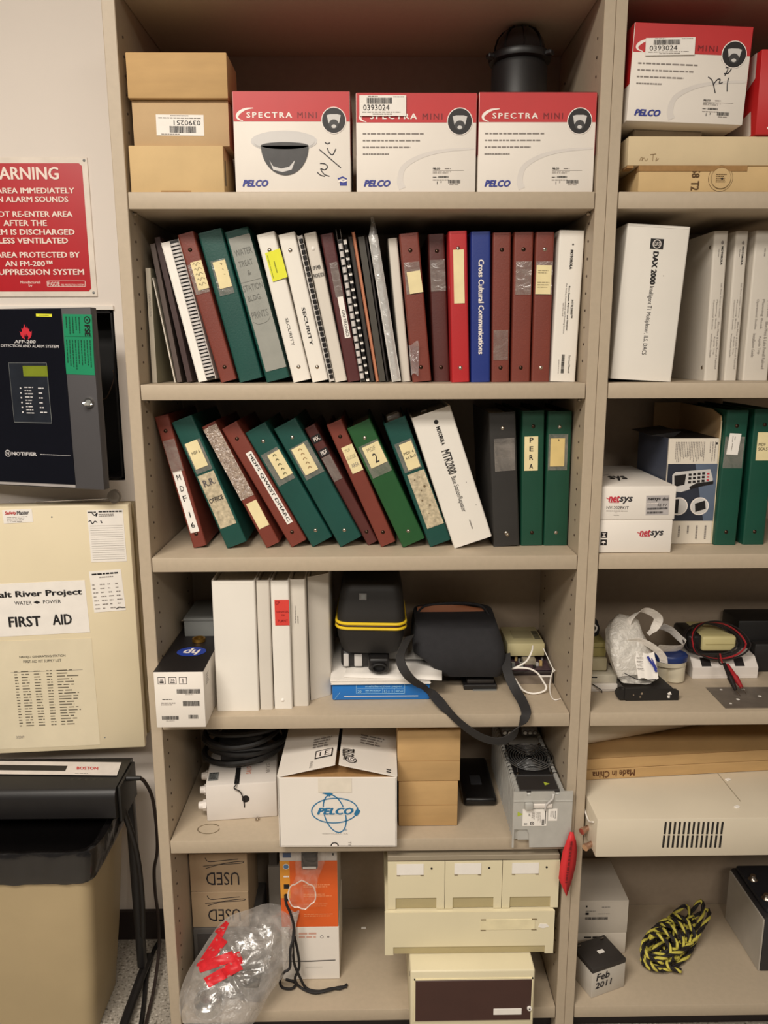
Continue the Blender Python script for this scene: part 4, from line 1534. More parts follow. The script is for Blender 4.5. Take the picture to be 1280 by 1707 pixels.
t = leaner('green binder with cream label, next after the MDF5 strip', z12(718, 260), z12(862, 178), z12(1196, 1070), .080, TEALV, STEEL)
pocket(t, .1, .2, .9, .47)
c = bcard(t, 'spine_label', .34, .225, .92, .43, CREAM, lift=.0019)
for i in range(5):
    c.stroke([(.35 + .03 * (i % 2), .12 + .19 * i), (.5, .08 + .19 * i), (.6, .15 + .19 * i)], .07, mat('olive_pen', (96, 92, 60), .7), k=4)
c.done()
t = leaner('green binder with cream label held in a cloudy pocket', z12(922, 240), z12(1082, 167), z13(200, 1078), .078, TEALV, STEEL)
pocket(t, .15, .18, .98, .44)
c = bcard(t, 'spine_label', .22, .19, .80, .405, CREAM, lift=.0019)
for i in range(5):
    c.stroke([(.4 + .03 * (i % 2), .14 + .17 * i), (.55, .1 + .17 * i), (.66, .17 + .17 * i)], .06, mat('tan_pen', (160, 130, 90), .7), k=4)
c.done()
t = leaner('red-brown binder with two black embossed tape strips near its top', z12(1140, 215), z13(45, 184), z13(396, 1045), .090, BROWND, w=.0240)
for k, v in enumerate((.075, .19)):
    c = bcard(t, 'embossed_strip', .10, v, .95, v + .055, BLKP)
    c.text('PIX.' if k == 0 else 'MDF', .2, .2, .85, .8, WPR, bold=.02).done()
pocket(t, .1, .25, .9, .45)
t = leaner('red-brown binder with handwritten cream label, beside the bright green binder', z13(102, 215), z13(210, 172), z13(490, 1080), .076, BROWNV)
c = bcard(t, 'spine_label', .26, .195, .98, .405, CREAM)
c.text('MDF', .2, .1, .65, .2, mat('soft_pencil', (160, 150, 120), .7)).text('SLUDGE', .1, .36, .85, .48, MATS['soft_pencil']).text('AREA', .2, .66, .85, .8, GREYINK).done()
t = leaner('bright green binder with large cream label numbered 2', z13(248, 240), z13(405, 158), z13(645, 1085), .070, GREEN2, STEEL)
pocket(t, .1, .16, .95, .42)
c = bcard(t, 'spine_label', .22, .175, .93, .345, CREAM, lift=.0019)
c.text('MDF', .2, .12, .7, .3, mat('soft_pencil', (160, 150, 120), .7)).text('2', .36, .42, .6, .85, MARK).done()
t = leaner('dark teal binder with stained tape label, next to the big white binder', z13(508, 205), z13(672, 149), z13(838, 1080), .074, TEALV, None, w=.0475)
w, D, h = dims(t)
pocket(t, .12, .17, .9, .40)
c = bcard(t, 'spine_label', .30, .185, .86, .39, CREAM, lift=.0019)
c.text('MDF. 4', .1, .33, .9, .43, INK).text('AA B-10', .1, .5, .95, .6, INK).done()
c = bcard(t, 'tape_label', .18, .42, .95, .86, MASK, label='mottled stained tape')
for u, v, r in ((.3, .12, .04), (.6, .1, .03), (.7, .28, .07), (.45, .33, .04), (.3, .5, .05), (.62, .62, .06), (.4, .75, .03)):
    c.disc(u, v, r, mat('tape_stain', (110, 92, 66), .8, .3), 'stain', 1)
c.done()
b = nb()
bx(b, w * .2, w * .8, .01, .05, h - .002, h + .012, .004, 2)
part('sheet_protector', b, POCKET, t)
t = leaner('big white manual binder leaning over, lettered down its spine', z13(706, 165), z13(1000, 72), z13(1012, 1090), .060, WHITEV, None, w=.0825)
P = bpl(t)
P.disc(.55, .08, .055, BLKP, 'emblem').text('MOTOROLA', .50, .115, .60, .25, BLKP, rot=90, bold=.05)
P.text('MTR2000', .44, .29, .66, .47, BLKP, rot=90, bold=.015).text('Base Station/Repeater', .44, .49, .60, .76, BLKP, rot=90).lines(.56, .83, .62, .9, 1, vert=True, ragged=0, wl=.1)
P.disc(.80, .56, .012, GREYINK, 'speck').disc(.86, .74, .012, GREYINK, 'speck').done()
w, D, h = dims(t)
b = nb()
tube(b, [(w * .3, .04, h - .004), (w * .3, .03, h + .004), (w * .42, .03, h + .004), (w * .42, .04, h - .004)], .0014, 6)
part('ring_lever', b, STEEL, t)
t = binder('wide black binder with an empty clear pocket', z14(190, 175), z14(236, 1412), .0555, .074, BLACKV, S3, group=GM, rivets=STEEL)
c = pocket(t, .16, .19, .92, .43)
b = nb()
rivet(t, .0305, .024, STEEL)
t = binder('green binder with cream label lettered in capitals, beside the black binder', z14(502, 140), z14(490, 1390), .0465, .080, mat('dark_green_vinyl', (22, 70, 52), .42, .08, 12, .1, 260), S3, group=GM, rivets=RIVD)
c = bcard(t, 'spine_label', .12, .185, .72, .435, CREAM, lift=.0004)
for i, s in enumerate('PERA'):
    c.text(s, .36, .03 + i * .255, .64, .17 + i * .255, MARK, bold=.02)
c.done()
t = binder('green binder with faded blank cream label at the end of the row', z14(742, 145), z14(702, 1390), .0505, .080, MATS['dark_green_vinyl'], S3, group=GM, rivets=STEEL)
pocket(t, .06, .165, .85, .43)
c = bcard(t, 'spine_label', .14, .195, .72, .40, mat('aged_label', (218, 192, 128), .8, .08), lift=.0019)
c.stroke([(.55, .03), (.57, .09)], .05, BLKP).done()

# ================================================================== second bookcase: binder row
GR = 'white manuals in the second bookcase'
a_, c_ = at(*z11(210, 152), .03), at(*z11(693, 178), .03)
t = binder('very wide white binder leaning, printed with a square emblem', z11(212, 152), z11(80, 1335), (c_ - a_).length, .036, WHITEV, S2, group=GR, rivets=None)
P = bpl(t)
P.rect(.39, .085, .60, .15, BLKP, 'emblem').disc(.495, .118, .068, WPR, 'emblem', 1).disc(.495, .118, .056, BLKP, 'emblem', 2).text('DRS', .455, .105, .535, .13, WPR, l=4, name='emblem')
P.text('DAX 2000', .45, .165, .54, .375, BLKP, rot=90, bold=.06).text('Intelligent T1 Multiplexer, ILS, DACS', .44, .385, .53, .83, mat('soft_black', (60, 56, 56), .6), rot=90).disc(.66, .315, .007, GREYINK, 'speck').done()
GREYC = mat('grey_binder_cover', (196, 186, 174), .4, .04, 10, .05, 200)


def manual(label, TL, BL, w, Y, seed):
    t = binder(label, TL, BL, w, Y, GREYV, S2, group=GR, rivets=None)
    P = bpl(t)
    P.disc(.62, .075, .09, GREYINK, 'emblem', ry=.012).text('MOTOROLA', .56, .1, .7, .22, BLKP, rot=90, bold=.04).lines(.36, .115, .44, .17, 1, vert=True, ragged=0, wl=.3)
    P.text('Salt River Project, Arizona', .68, .34, .80, .57, GREYINK, rot=90).text('Blue Mesa & Lake Powell Railroad', .68, .60, .80, .92, GREYINK, rot=90)
    P.text('Planning Book', .46, .45, .58, .65, GREYINK, rot=90).text('Rapids Trip', .46, .70, .58, .82, GREYINK, rot=90).text('Operational Studies', .24, .45, .36, .65, GREYINK, rot=90).text('Installation Guide', .24, .68, .36, .84, GREYINK, rot=90)
    P.done()
    return t


t = manual('white manual showing its grey left cover, nearest the very wide binder', z11(872, 200), z11(793, 1340), .0285, .09, 1)
w, D, h = dims(t)
for z in (h * .9, h * .09):
    b = nb()
    lathe(b, [(0, .0018), (.003, .0012), (.004, 0)], 10, Matrix.Translation((0, .014, z)) @ Matrix.Rotation(-math.pi / 2, 4, 'Y'))
    part('rivet', b, STEEL, t)
t = manual('white manual with narrow spine between two other manuals', z11(1038, 200), z11(945, 1338), .0255, .092, 2)
t = manual('white manual at the very edge, partly cut off', z11(1192, 195), z11(1085, 1338), .052, .088, 3)

# ================================================================== second bookcase: boxes and green binders
t = carton('white_product_box', 'white product box with red and black lettering, under another like it', .9045, 1.0535, .0145, .30, S3 + .0004, .0680, WHITEB, seam=False, group='white product boxes')
NR, NB = mat('logo_red', (196, 44, 62), .5), mat('logo_dark', (48, 46, 50), .5)


def netsys(t, a, c, bl, sm=False):
    P = plane(t, a, c, bl)
    P.text('net', .10, .0, .52, .8, NR, bold=.04, shear=.2, name='logo_lettering').text('sys', .50, .12, 1.0, 1.0, NB, bold=.03, shear=.2, name='logo_lettering')
    P.poly([(0, .25), (.13, .42), (.12, .5), (.03, .4)], NR, 'logo_lettering').rect(.14, .84, .5, .90, NR, 'logo_lettering').done()


netsys(t, z15(348, 995), z15(538, 993), z15(346, 1050))
P = plane(t, z15(92, 1010), z15(138, 1010), z15(90, 1105))
for v in (0.0, .56):
    P.rect(.0, v, 1, v + .44, BLKP, 'handling_symbol')
P.poly([(.2, .08), (.8, .08), (.5, .22), (.8, .36), (.2, .36), (.5, .22)], WPR, 'handling_symbol', 1)
P.disc(.5, .8, .32, WPR, 'handling_symbol', 1, ry=.12, a0=math.pi, a1=2 * math.pi).rect(.46, .8, .54, .93, WPR, 'handling_symbol', 1).done()
t = carton('white_product_box', 'white product box with grey barcode panel, atop its twin', .9055, 1.0565, .0150, .30, S3 + .0690, .0690, WHITEB, seam=False, group='white product boxes')
netsys(t, z15(128, 750), z15(320, 752), z15(127, 808))
P = plane(t, z15(132, 822), z15(290, 824), z15(131, 895))
P.text('NV-202EKIT', 0, .05, 1, .34, mat('soft_black', (60, 56, 56), .6)).lines(0, .45, .95, .58, 1, wl=.08, ragged=0).rect(.38, .68, .5, .70, GREYINK, 'fine_print').lines(.35, .88, .6, .96, 1, INK, wl=.3, ragged=0).done()
c = card(t, 'grey_label', z15(415, 752), z15(578, 748), z15(415, 890), mat('label_grey', (176, 170, 168), .6))
c.text('netsys', .06, .1, .62, .28, BLKP, bold=.03, shear=.2).text('ehui', .7, .1, .96, .26, BLKP, bold=.02).lines(.05, .36, .5, .44, 1, WPR, ragged=0, wl=.1).barcode(.05, .62, .95, .72, 30).barcode(.05, .82, .75, .92, 26, seed=5).text('RE FV', .5, .44, .9, .56, BLKP).done()
W, D, h = dims(t)
P = Pl(t, (.012, .16, h), (.075, 0, 0), (0, -.115, 0))
P.text('sys', .42, .30, .95, .80, mat('soft_black', (60, 56, 56), .6), rot=0, bold=.03, shear=.2).stroke([(.0, .9), (.2, .35), (.6, .1)], .03, GREYINK).done()
# telephone carton
t = thing('telephone_carton', 'carton with a telephone picture beside the white product boxes', 'box', (1.0625, .086, S3 + .0003))
DIMS[t.name] = (.104, .19, .2255)
b = nb()
bx(b, 0, .104, 0, .19, 0, .2255, .0012, 1)
part('body', b, mat('carton_cream', (224, 214, 198), .6, .02), t)
PH = mat('photo_dark_blue', (44, 48, 60), .4, .3, 12)
side_l(t).rect(.0, .0, .97, 1, mat('side_slate', (74, 80, 96), .5, .1, 10), 'side_print').rect(.0, .62, .97, .64, WPR, 'side_print', 1).rect(.0, .68, .97, .70, WPR, 'side_print', 1).done()
top(t).rect(0, 0, 1, .97, BLKP, 'lid_print').done()
P = front(t)
P.rect(0, .235, 1, .775, PH, 'photo_panel').poly([(.55, .235), (1, .235), (1, .775), (.8, .775)], mat('photo_haze_blue', (96, 108, 128), .4, .2, 10), 'photo_panel', 1)
P.lines(.12, .03, .72, .22, 18, vert=True, ragged=.3, fill=.4, wl=.08).lines(.8, .03, .95, .22, 3, vert=True, ragged=.5, fill=.3, wl=.1)
P.rect(.93, .035, .97, .055, INK, 'fine_print')
P.poly([(.10, .34), (.16, .31), (.86, .285), (.93, .38), (.90, .43), (.60, .455), (.30, .50), (.12, .49)], LGR, 'telephone_picture', 2)
P.poly([(.14, .345), (.38, .33), (.36, .43), (.16, .45)], BLKP, 'telephone_picture', 3)
for r in range(3):
    for k in range(4):
        u, v = .43 + k * .09, .325 + r * .035 - k * .004
        P.rect(u, v, u + .06, v + .022, BLKP, 'telephone_picture', 3)
    P.rect(.80, .32 + r * .03, .85, .335 + r * .03, NR, 'telephone_picture', 3)
P.poly([(.46, .45), (.60, .415), (.94, .395), (.94, .425), (.60, .455), (.48, .475)], BLKP, 'telephone_picture', 4)
for u in (.27, .70):
    P.disc(u, .635, .19, WPR, 'picture_roundel', 2, ry=.085).disc(u, .635, .17, LGR, 'picture_roundel', 3, ry=.076)
    if u < .5:
        P.poly([(.17, .57), (.27, .565), (.27, .70), (.16, .70)], BLKP, 'picture_roundel', 4)
    P.done()
P.poly([(.60, .61), (.80, .58), (.83, .66), (.62, .69)], BLKP, 'picture_roundel', 4)
P.lines(.05, .82, .95, .96, 5, vert=True, ragged=.5, fill=.2, wl=.1).done()
W, D, h = dims(t)
b = nb()
prism(b, [(-.03, h + .004), (.035, h + .012), (.02, h + .001), (-.0, h + .0006)], .03, .16)
part('open_flap', b, BLKP, t)
# tan magazine file
t = thing('magazine_file', 'tan cardboard file standing behind the telephone carton', 'file box', (1.1668, .088, S3 + .0003))
b = nb()
prism(b, [(0, 0), (.225, 0), (.225, .285), (.05, .283), (.004, .272), (0, .26)], 0, .0026, 'x')
part('side', b, CARD2, t)
b = nb()
bx(b, -.06, 0, .222, .2255, 0, .285)
part('back', b, CARD2, t)
b = nb()
bx(b, -.0001, .0028, -.0012, .0, 0, .262, .0005, 1)
part('front_edge', b, mat('pale_board_edge', (220, 204, 172), .7), t)
t = binder('green binder with torn white paper label, beside the telephone carton', z15(990, 155), z15(896, 1112), .0460, .075, GREENV, S3, group='green binders in the second bookcase', rivets=RIVD)
pocket(t, .02, .19, .9, .42)
w, D, h = dims(t)
c = card_local(t, 'spine_label', (w * .2, -.0018, h * .835), (w * .52, 0, -.001), (-w * .08, 0, -h * .155), PAPER, .0005)
c.stroke([(.3, .12), (.32, .4)], .03, MARK).stroke([(.5, .14), (.5, .3)], .03, MARK).lines(.32, .45, .42, .8, 1, vert=True, wl=.2).done()
t = binder('green binder with cream label cut off by the frame', z15(1188, 150), z15(1098, 1112), .046, .078, GREENV, S3, group='green binders in the second bookcase', rivets=RIVD)
c = bcard(t, 'spine_label', .22, .165, .92, .37, CREAM)
c.text('MDF', .1, .38, .55, .48, MARK).text('SCA.5', .1, .54, .7, .64, MARK).done()

# ================================================================== fourth shelf: toner box, white binders
z16, z17, zD, zE = Z(240, 940, .25), Z(540, 940, .3281), Z(540, 940, .15625), Z(740, 980, .1719)
t = carton('toner_box', 'white and black printer toner box jutting over the shelf edge', .0035, .1035, -.049, .285, S4 + .0004, .1205, WHITEB, seam=False)
W, D, h = dims(t)
top(t).rect(0, 0, 1, 1, BLKP, 'lid_print').done()
P = Pl(t, (.022, .132, h + .0004), (.062, 0, 0), (0, -.052, 0))
P.disc(.5, .5, .5, mat('logo_blue', (38, 62, 148), .4), 'round_logo', 1, ry=.5).text('hp', .22, .14, .8, .88, WPR, rot=180, bold=.03, shear=.2, l=2, name='round_logo').done()
P = front(t)
for i, u in enumerate((.08, .30, .51)):
    P.rect(u, .09, u + .155, .215, BLKP, 'symbol').rect(u + .012, .10, u + .143, .205, WPR, 'symbol', 1)
P.rect(.13, .13, .19, .15, BLKP, 'symbol', 2).rect(.12, .16, .2, .195, BLKP, 'symbol', 2).text('36', .335, .115, .42, .17, BLKP, l=2, name='symbol').rect(.33, .18, .425, .195, BLKP, 'symbol', 2).rect(.58, .115, .595, .195, BLKP, 'symbol', 2)
P.barcode(.45, .305, .93, .385, 34).lines(.62, .395, .78, .41, 1, wl=.2, ragged=0)
P.barcode(.56, .52, .90, .61, 26, seed=4).lines(.15, .475, .35, .5, 1, INK, ragged=0, wl=.2).lines(.12, .54, .42, .60, 2, wl=.12).barcode(.12, .79, .46, .855, 28, seed=6).barcode(.66, .77, .86, .84, 14, seed=8).lines(.2, .87, .38, .885, 1, wl=.2).done()
P = side_r(t)
P.lines(.06, .12, .14, .32, 5, wl=.2, fill=.3).done()
# brass ring on the toner box
t = thing('brass_ring', 'small brass ring lying on the toner box', 'ring', (.059, .118, S4 + .1209 + .0012))
b = nb()
R = [(.0125, 0), (.0145, .001), (.0145, .0075), (.0125, .0085), (.0105, .0075), (.0105, .001), (.0125, 0)]
lathe(b, R, 28, Matrix.Translation((0, 0, 0)))
part('ring', b, mat('brass', (176, 134, 62), .3, .1, metal=.9), t)
# grey metal junction box on the toner box
t = thing('grey_enclosure', 'small grey metal enclosure lying on the rear of the toner box', 'enclosure', (.020, .150, S4 + .1213))
b = nb()
bx(b, 0, .082, 0, .13, 0, .036, .002, 2)
part('box', b, GREYM, t)
b = nb()
bx(b, -.0012, .0832, -.0012, .1312, .0362, .043, .002, 2)
part('lid', b, GREYM, t)
b = nb()
cyl(b, (-.0005, .03, .028), (-.012, .03, .028), .003, n=10)
part('connector', b, STEEL, t)
# five white binders
GW = 'white binders on the fourth shelf'


def wbind(label, TL, BL, w, Y, yaw=0.0, m=WHITEV):
    return binder(label, TL, BL, w, Y, m, S4, group=GW, rivets=None, yaw=yaw, D=min(.25, (DEP - Y - .006)))


t = wbind('very thick blank white binder beside the toner box', z16(447, 112), z16(487, 980), .0895, .0245)
w, D, h = dims(t)
t = wbind('narrow blank white binder next to the very thick one', z16(745, 104), z16(775, 965), .0275, .030, m=GREYV)
t = wbind('white binder with red handwritten label on its spine', z16(840, 105), z16(870, 960), .0385, .033)
c = bcard(t, 'spine_label', .2, .145, .98, .34, mat('red_paper', (214, 62, 52), .7, .03))
c.text('CP', .05, .05, .35, .17, DKRED).text('SERVICES', .1, .42, .95, .5, DKRED).text('FOR', .45, .56, .68, .63, DKRED).text('PLANT', .2, .77, .9, .87, DKRED).done()
rivet(t, .018, .02, mat('white_rivet', (236, 230, 222), .3))
t = wbind('white binder with small typed vertical lines near its top', z16(967, 95), z16(996, 940), .0330, .045, m=GREYV)
P = bpl(t)
P.lines(.28, .2, .36, .34, 1, vert=True, ragged=.2, wl=.12).lines(.44, .28, .52, .34, 1, INK, vert=True, ragged=.1, wl=.2).done()
t = wbind('grey-white binder turned slightly away, beside the black case', z16(1086, 85), z16(1110, 908), .0445, .072, m=GREYV)
for ch in t.children:
    for v in ch.data.vertices:
        v.co.y += v.co.x * .65 * (1 - v.co.y / .3)

# ================================================================== fourth shelf: ream, papers, camcorder, case, bag
t = thing('paper_ream', 'blue-wrapped ream of paper lying on the fourth shelf', 'paper ream', (.3545, .0715, S4 + .0004))
DIMS[t.name] = (.2135, .255, .0385)
b = nb()
bx(b, 0, .2135, 0, .255, 0, .0385, .003, 2)
part('wrapped_block', b, mat('ream_blue', (30, 112, 190), .35, .04, 12), t)
P = front(t)
LB = mat('ream_pale_print', (150, 200, 232), .5)
P.rect(.245, .02, .745, .05, LB).rect(.245, .28, .745, .30, LB).rect(.245, .58, .745, .61, LB).rect(.245, .02, .249, .6, LB).rect(.741, .02, .745, .6, LB).rect(.515, .3, .518, .6, LB).rect(.635, .3, .638, .6, LB)
P.text('multifunction paper', .34, .09, .72, .24, LB, bold=.02).text('8.5 x 11', .53, .36, .62, .54, LB, bold=.02).text('20', .26, .38, .30, .54, LB, bold=.02).lines(.34, .36, .5, .54, 2, LB, ragged=.1, wl=.15).lines(.65, .36, .73, .54, 2, LB, ragged=.1, wl=.4)
P.rect(.12, .74, .88, .78, WPR).stroke([(.02, .95), (.08, .5)], .003, LB, k=1).done()
t = thing('paper_stack', 'loose stack of white sheets lying on the blue ream', 'papers', (.352, .066, S4 + .0394))
rd = random.Random(11)
zz = 0
for k in range(7):
    th_ = .0016
    b = nb()
    bx(b, 0, .216, 0, .259, zz, zz + th_ * .92, 0, M=Matrix.Translation((rd.uniform(-.0015, .002), rd.uniform(-.002, .002), 0)))
    part('sheet', b, PAPER, t, 0)
    zz += th_
zz += .0004
b = nb()
M_ = Matrix.Translation((.028, .012, zz)) @ Matrix.Rotation(math.radians(-5), 4, 'Z')
rows = []
for i in range(9):
    rows.append([M_ @ Vector((.214 * i / 8, .11 * j / 4, max(0, (i - 6.2)) * -.0007 + .0002)) for j in range(5)])
grid(b, rows)
o = part('loose_sheet', b, PAPER, t, 60)
md = o.modifiers.new('thickness', 'SOLIDIFY')
md.thickness = .0009
Q = Pl(t, (.030, .04, .0115), (.02, 0, 0), (0, -.006, 0))
Q.stroke([(0, .7), (.3, .2), (.6, .6), (1, .3)], .14, MARK).done()
PZ = S4 + .0394 + .0128

# camcorder under the hard case
t = thing('camcorder', 'black and silver camcorder lying on the paper stack under the case', 'camcorder', (.372, .125, PZ + .0012))
b = nb()
bx(b, 0, .105, .0, .16, 0, .042, .010, 3)
part('body', b, BLKPL, t)
SIL = mat('silver_plastic', (206, 202, 198), .3, .04, metal=.2)
for x0, x1 in ((.006, .018), (.030, .048)):
    b = nb()
    bx(b, x0, x1, -.0025, .06, .004, .034, .002, 2)
    part('silver_trim', b, SIL, t)
b = nb()
bx(b, .062, .108, -.036, .03, .006, .036, .006, 3)
part('viewfinder', b, BLKPL, t)
b = nb()
prof = [(.0175, 0), (.0185, -.006), (.0175, -.012), (.013, -.013), (.011, -.004), (0, -.003)]
lathe(b, prof, 28, Matrix.Translation((.085, -.036, .019)) @ Matrix.Rotation(-math.pi / 2, 4, 'X') @ Matrix.Diagonal((1.0, .62, 1, 1)))
ec = part('eyecup', b, RUBBER, t)
b = nb()
bx(b, .084, .090, -.0335, -.0325, .0185, .0205)
part('eyepiece_glint', b, SIL, ec)

# hard case with yellow piping
t = thing('hard_case', 'black zipped hard case with double yellow piping on the camcorder', 'case', (.3635, .098, PZ + .0440), (0, math.radians(1.5), 0))
CW, CD_, CH = .150, .19, .163
YP = mat('yellow_piping', (232, 196, 40), .4, .04)


def shell(z0, z1, inset_top, inset_bot, m, name, dome):
    b = nb()
    rows = []
    n = 7
    for i in range(n):
        v = i / (n - 1)
        ins = inset_bot * (1 - v) ** 2 + inset_top * v ** 2
        rows.append([Vector((x, y, z0 + (z1 - z0) * v)) for x, y in rrect(ins, CW - ins, ins * .9, CD_ - ins, .024, 6)])
    vs = grid(b, rows, close_v=True)
    b.faces.new(vs[0][::-1])
    # domed lid
    top_ = rows[-1]
    c0 = Vector((CW / 2, CD_ / 2, z1))
    prev = vs[-1]
    for s_, dz in ((.94, dome * .5), (.75, dome * .85), (.4, dome)):
        nw = [b.verts.new(c0 + (p - c0) * s_ + Vector((0, 0, dz))) for p in top_]
        for i in range(len(nw)):
            b.faces.new((prev[i], prev[(i + 1) % len(nw)], nw[(i + 1) % len(nw)], nw[i]))
        prev = nw
    b.faces.new(prev)
    return part(name, b, m, t, 60)


CS = mat('case_nylon', (30, 27, 25), .6, .08, 40, .12, 700)
shell(0, .066, .0, .014, CS, 'lower_shell', .0)
shell(.0675, CH - .006, .012, .0, CS, 'upper_shell', .006)
for z in (.0615, .0725):
    b = nb()
    tube(b, [Vector((x, y, z)) for x, y in rrect(-.0012, CW + .0012, -.0012, CD_ + .0012, .025, 8)], .0034, 8, closed=True)
    part('piping', b, YP, t)
b = nb()
tube(b, [Vector((x, y, .067)) for x, y in rrect(-.0008, CW + .0008, -.0008, CD_ + .0008, .025, 8)], .0018, 6, closed=True)
part('zip', b, mat('zip_dark_red', (60, 24, 20), .5), t)
c = card_local(t, 'square_tag', (.048, .0045, .140), (.016, 0, 0), (0, -.0015, -.014), mat('tag_grey', (120, 118, 116), .5))
c.rect(.3, .2, .8, .8, GREYM).done()

# black shoulder bag
t = thing('shoulder_bag', 'black padded shoulder bag with brown lining showing at its top', 'bag', (.5365, .105, S4 + .0315))
BW, BD, BH = .214, .17, .118
b = nb()
rows = []
n = 9
for i in range(n):
    v = i / (n - 1)
    bul = .006 * math.sin(math.pi * v)
    lean = .030 * v ** 1.6
    ins = .012 * (1 - v) ** 3 + .004 * v ** 4
    # the bag slopes up towards its far side
    row = []
    il = .042 * max(0.0, 1 - v / .45) ** .5
    for x, y in rrect(ins + il - bul * .5, BW - ins + bul * .5 - .020 * v, ins - bul + lean, BD - ins, .028, 6):
        z = .004 + (BH - .02) * v + (.02 * (y / BD) * v)
        if v < .4:
            z += (.4 - v) * .012 * (x / BW) * -1.0
        row.append(Vector((x, y, z)))
    rows.append(row)
vs = grid(b, rows, close_v=True)
b.faces.new(vs[0][::-1])
b.faces.new(vs[-1])
part('padded_body', b, BLKFAB, t, 60)
b = nb()
rows = []
for i in range(9):
    u = i / 8
    x = .012 + .165 * u
    zt_ = BH + .004 + .012 * math.sin(math.pi * min(1, u * .9 + .15))
    rows.append([Vector((x, .122, BH - .008)), Vector((x, .126, (BH - .004 + zt_) / 2)), Vector((x, .130, zt_ - .002)), Vector((x, .136, zt_ - .002)), Vector((x, .162, BH - .004))])
grid(b, rows)
part('brown_lining', b, mat('brown_lining', (150, 92, 60), .7, .06), t, 60)
b = nb()
edge = [(.006, .12, BH - .012), (.03, .131, BH + .010), (.08, .132, BH + .016), (.13, .132, BH + .016), (.165, .130, BH + .009), (.183, .10, BH - .012), (.197, .07, BH - .045)]
tube(b, smooth_path(edge, 5), .0035, 6)
part('flap_edge', b, BLKFAB, t)
# strap hanging over the shelf edge
loc_ = Vector(t.location)
sp = [at(684, 1060, .108), at(675, 1074, .078), at(667, 1100, .046), at(683, 1130, .030), on(715, 1152, S4 + .024), on(742, 1180, S4 + .015), at(768, 1206, -.016), at(800, 1228, -.018), at(830, 1236, -.018), at(852, 1228, -.018), at(866, 1208, -.014), at(877, 1190, -.010), on(870, 1168, S4 + .014), on(858, 1148, S4 + .025), at(846, 1120, .10), at(843, 1090, .14)]
sp = smooth_path(sp, 5)
sd = []
for i in range(len(sp)):
    q = i / (len(sp) - 1)
    if q < .25:
        v_ = Vector((.75, -.3, .35))
    elif q < .62:
        v_ = Vector((.6, -.6, .35)).lerp(Vector((.1, -.15, 1)), max(0, (q - .32)) / .3)
    else:
        v_ = Vector((0, -.25, 1)).lerp(Vector((.9, -.4, .25)), min(1, (q - .62) / .12))
    sd.append(v_)
b = nb()
ribbon(b, [p - loc_ for p in sp], sd, .021, .0018)
part('strap', b, mat('black_webbing', (38, 36, 36), .7, .1, 60, .2, 900), t, 60)

# tray of circuit boards at the right
t = thing('circuit_tray', 'open metal tray of circuit boards and wires behind the bag', 'circuit tray', (.7535, .150, S4 + .0004))
t.scale = (.66, 1, 1)
b = nb()
bx(b, 0, .155, 0, .17, 0, .004)
bx(b, 0, .155, -.001, .001, 0, .020)
bx(b, .153, .155, 0, .17, 0, .03)
part('tray', b, mat('dull_tray_metal', (120, 108, 96), .5, .1), t)
PCB = mat('brown_circuit_board', (70, 52, 58), .6, .35, 80)
b = nb()
bx(b, .004, .15, .006, .165, .030, .033)
part('circuit_board', b, PCB, t)
b = nb()
bx(b, .002, .152, .004, .168, .005, .028, .002, 1)
part('power_pack', b, mat('dark_pack', (44, 34, 32), .5, .1), t)
rd = random.Random(21)
for k in range(26):
    b = nb()
    x, y = rd.uniform(.02, .142), rd.uniform(.01, .15)
    h_ = rd.uniform(.003, .012)
    if k % 3:
        bx(b, x - rd.uniform(.002, .007), x + rd.uniform(.002, .007), y - .004, y + .004, .0332, .0332 + h_)
    else:
        cyl(b, (x, y, .0332), (x, y, .0332 + h_), .004, n=10)
    part('component', b, [BLKPL, SIL, mat('comp_tan', (190, 160, 104), .6), PCB, GREYM][k % 5], t)
b = nb()
bx(b, .06, .105, .03, .08, .0335, .046, .001, 1)
part('metal_shield', b, mat('shield_tan_metal', (150, 140, 122), .4, .08), t)
b = nb()
bx(b, .105, .150, -.0035, .0005, .017, .0205)
part('white_rod', b, PAPER, t)
# beige modem on the tray
t = thing('beige_modem', 'small beige modem box resting on the circuit tray', 'modem', (.7575, .195, S4 + .0485), (0, 0, 0))
b = nb()
bx(b, 0, .088, 0, .115, 0, .032, .003, 2)
part('body', b, mat('modem_beige', (190, 180, 138), .5, .03), t)
b = nb()
bx(b, .02, .066, .03, .085, .0322, .0332, .0004, 1)
part('top_panel', b, mat('modem_panel', (168, 158, 122), .5, .06), t)
b = nb()
for k in range(9):
    bx(b, .07, .084, .03 + k * .006, .033 + k * .006, .0318, .0326)
part('vent_slots', b, BLKPL, t, kind='stuff')
b = nb()
bx(b, .006, .080, .004, .108, -.0008, 0)
part('base', b, GREYM, t)
# black gadget in front of the bag's right corner
t = thing('black_gadget', 'flat black circuit gadget under the shoulder bag', 'gadget', (.648, .118, S4 + .0004))
b = nb()
bx(b, 0, .075, 0, .07, 0, .012, .002, 1)
part('base', b, BLKPL, t)
b = nb()
bx(b, .008, .07, .006, .062, .0122, .0225, .003, 2)
part('upper_block', b, mat('black_gadget_top', (38, 34, 32), .45, .2, 90), t)
b = nb()
bx(b, .02, .074, -.004, -.001, .0, .0025)
part('metal_edge', b, GREYM, t)
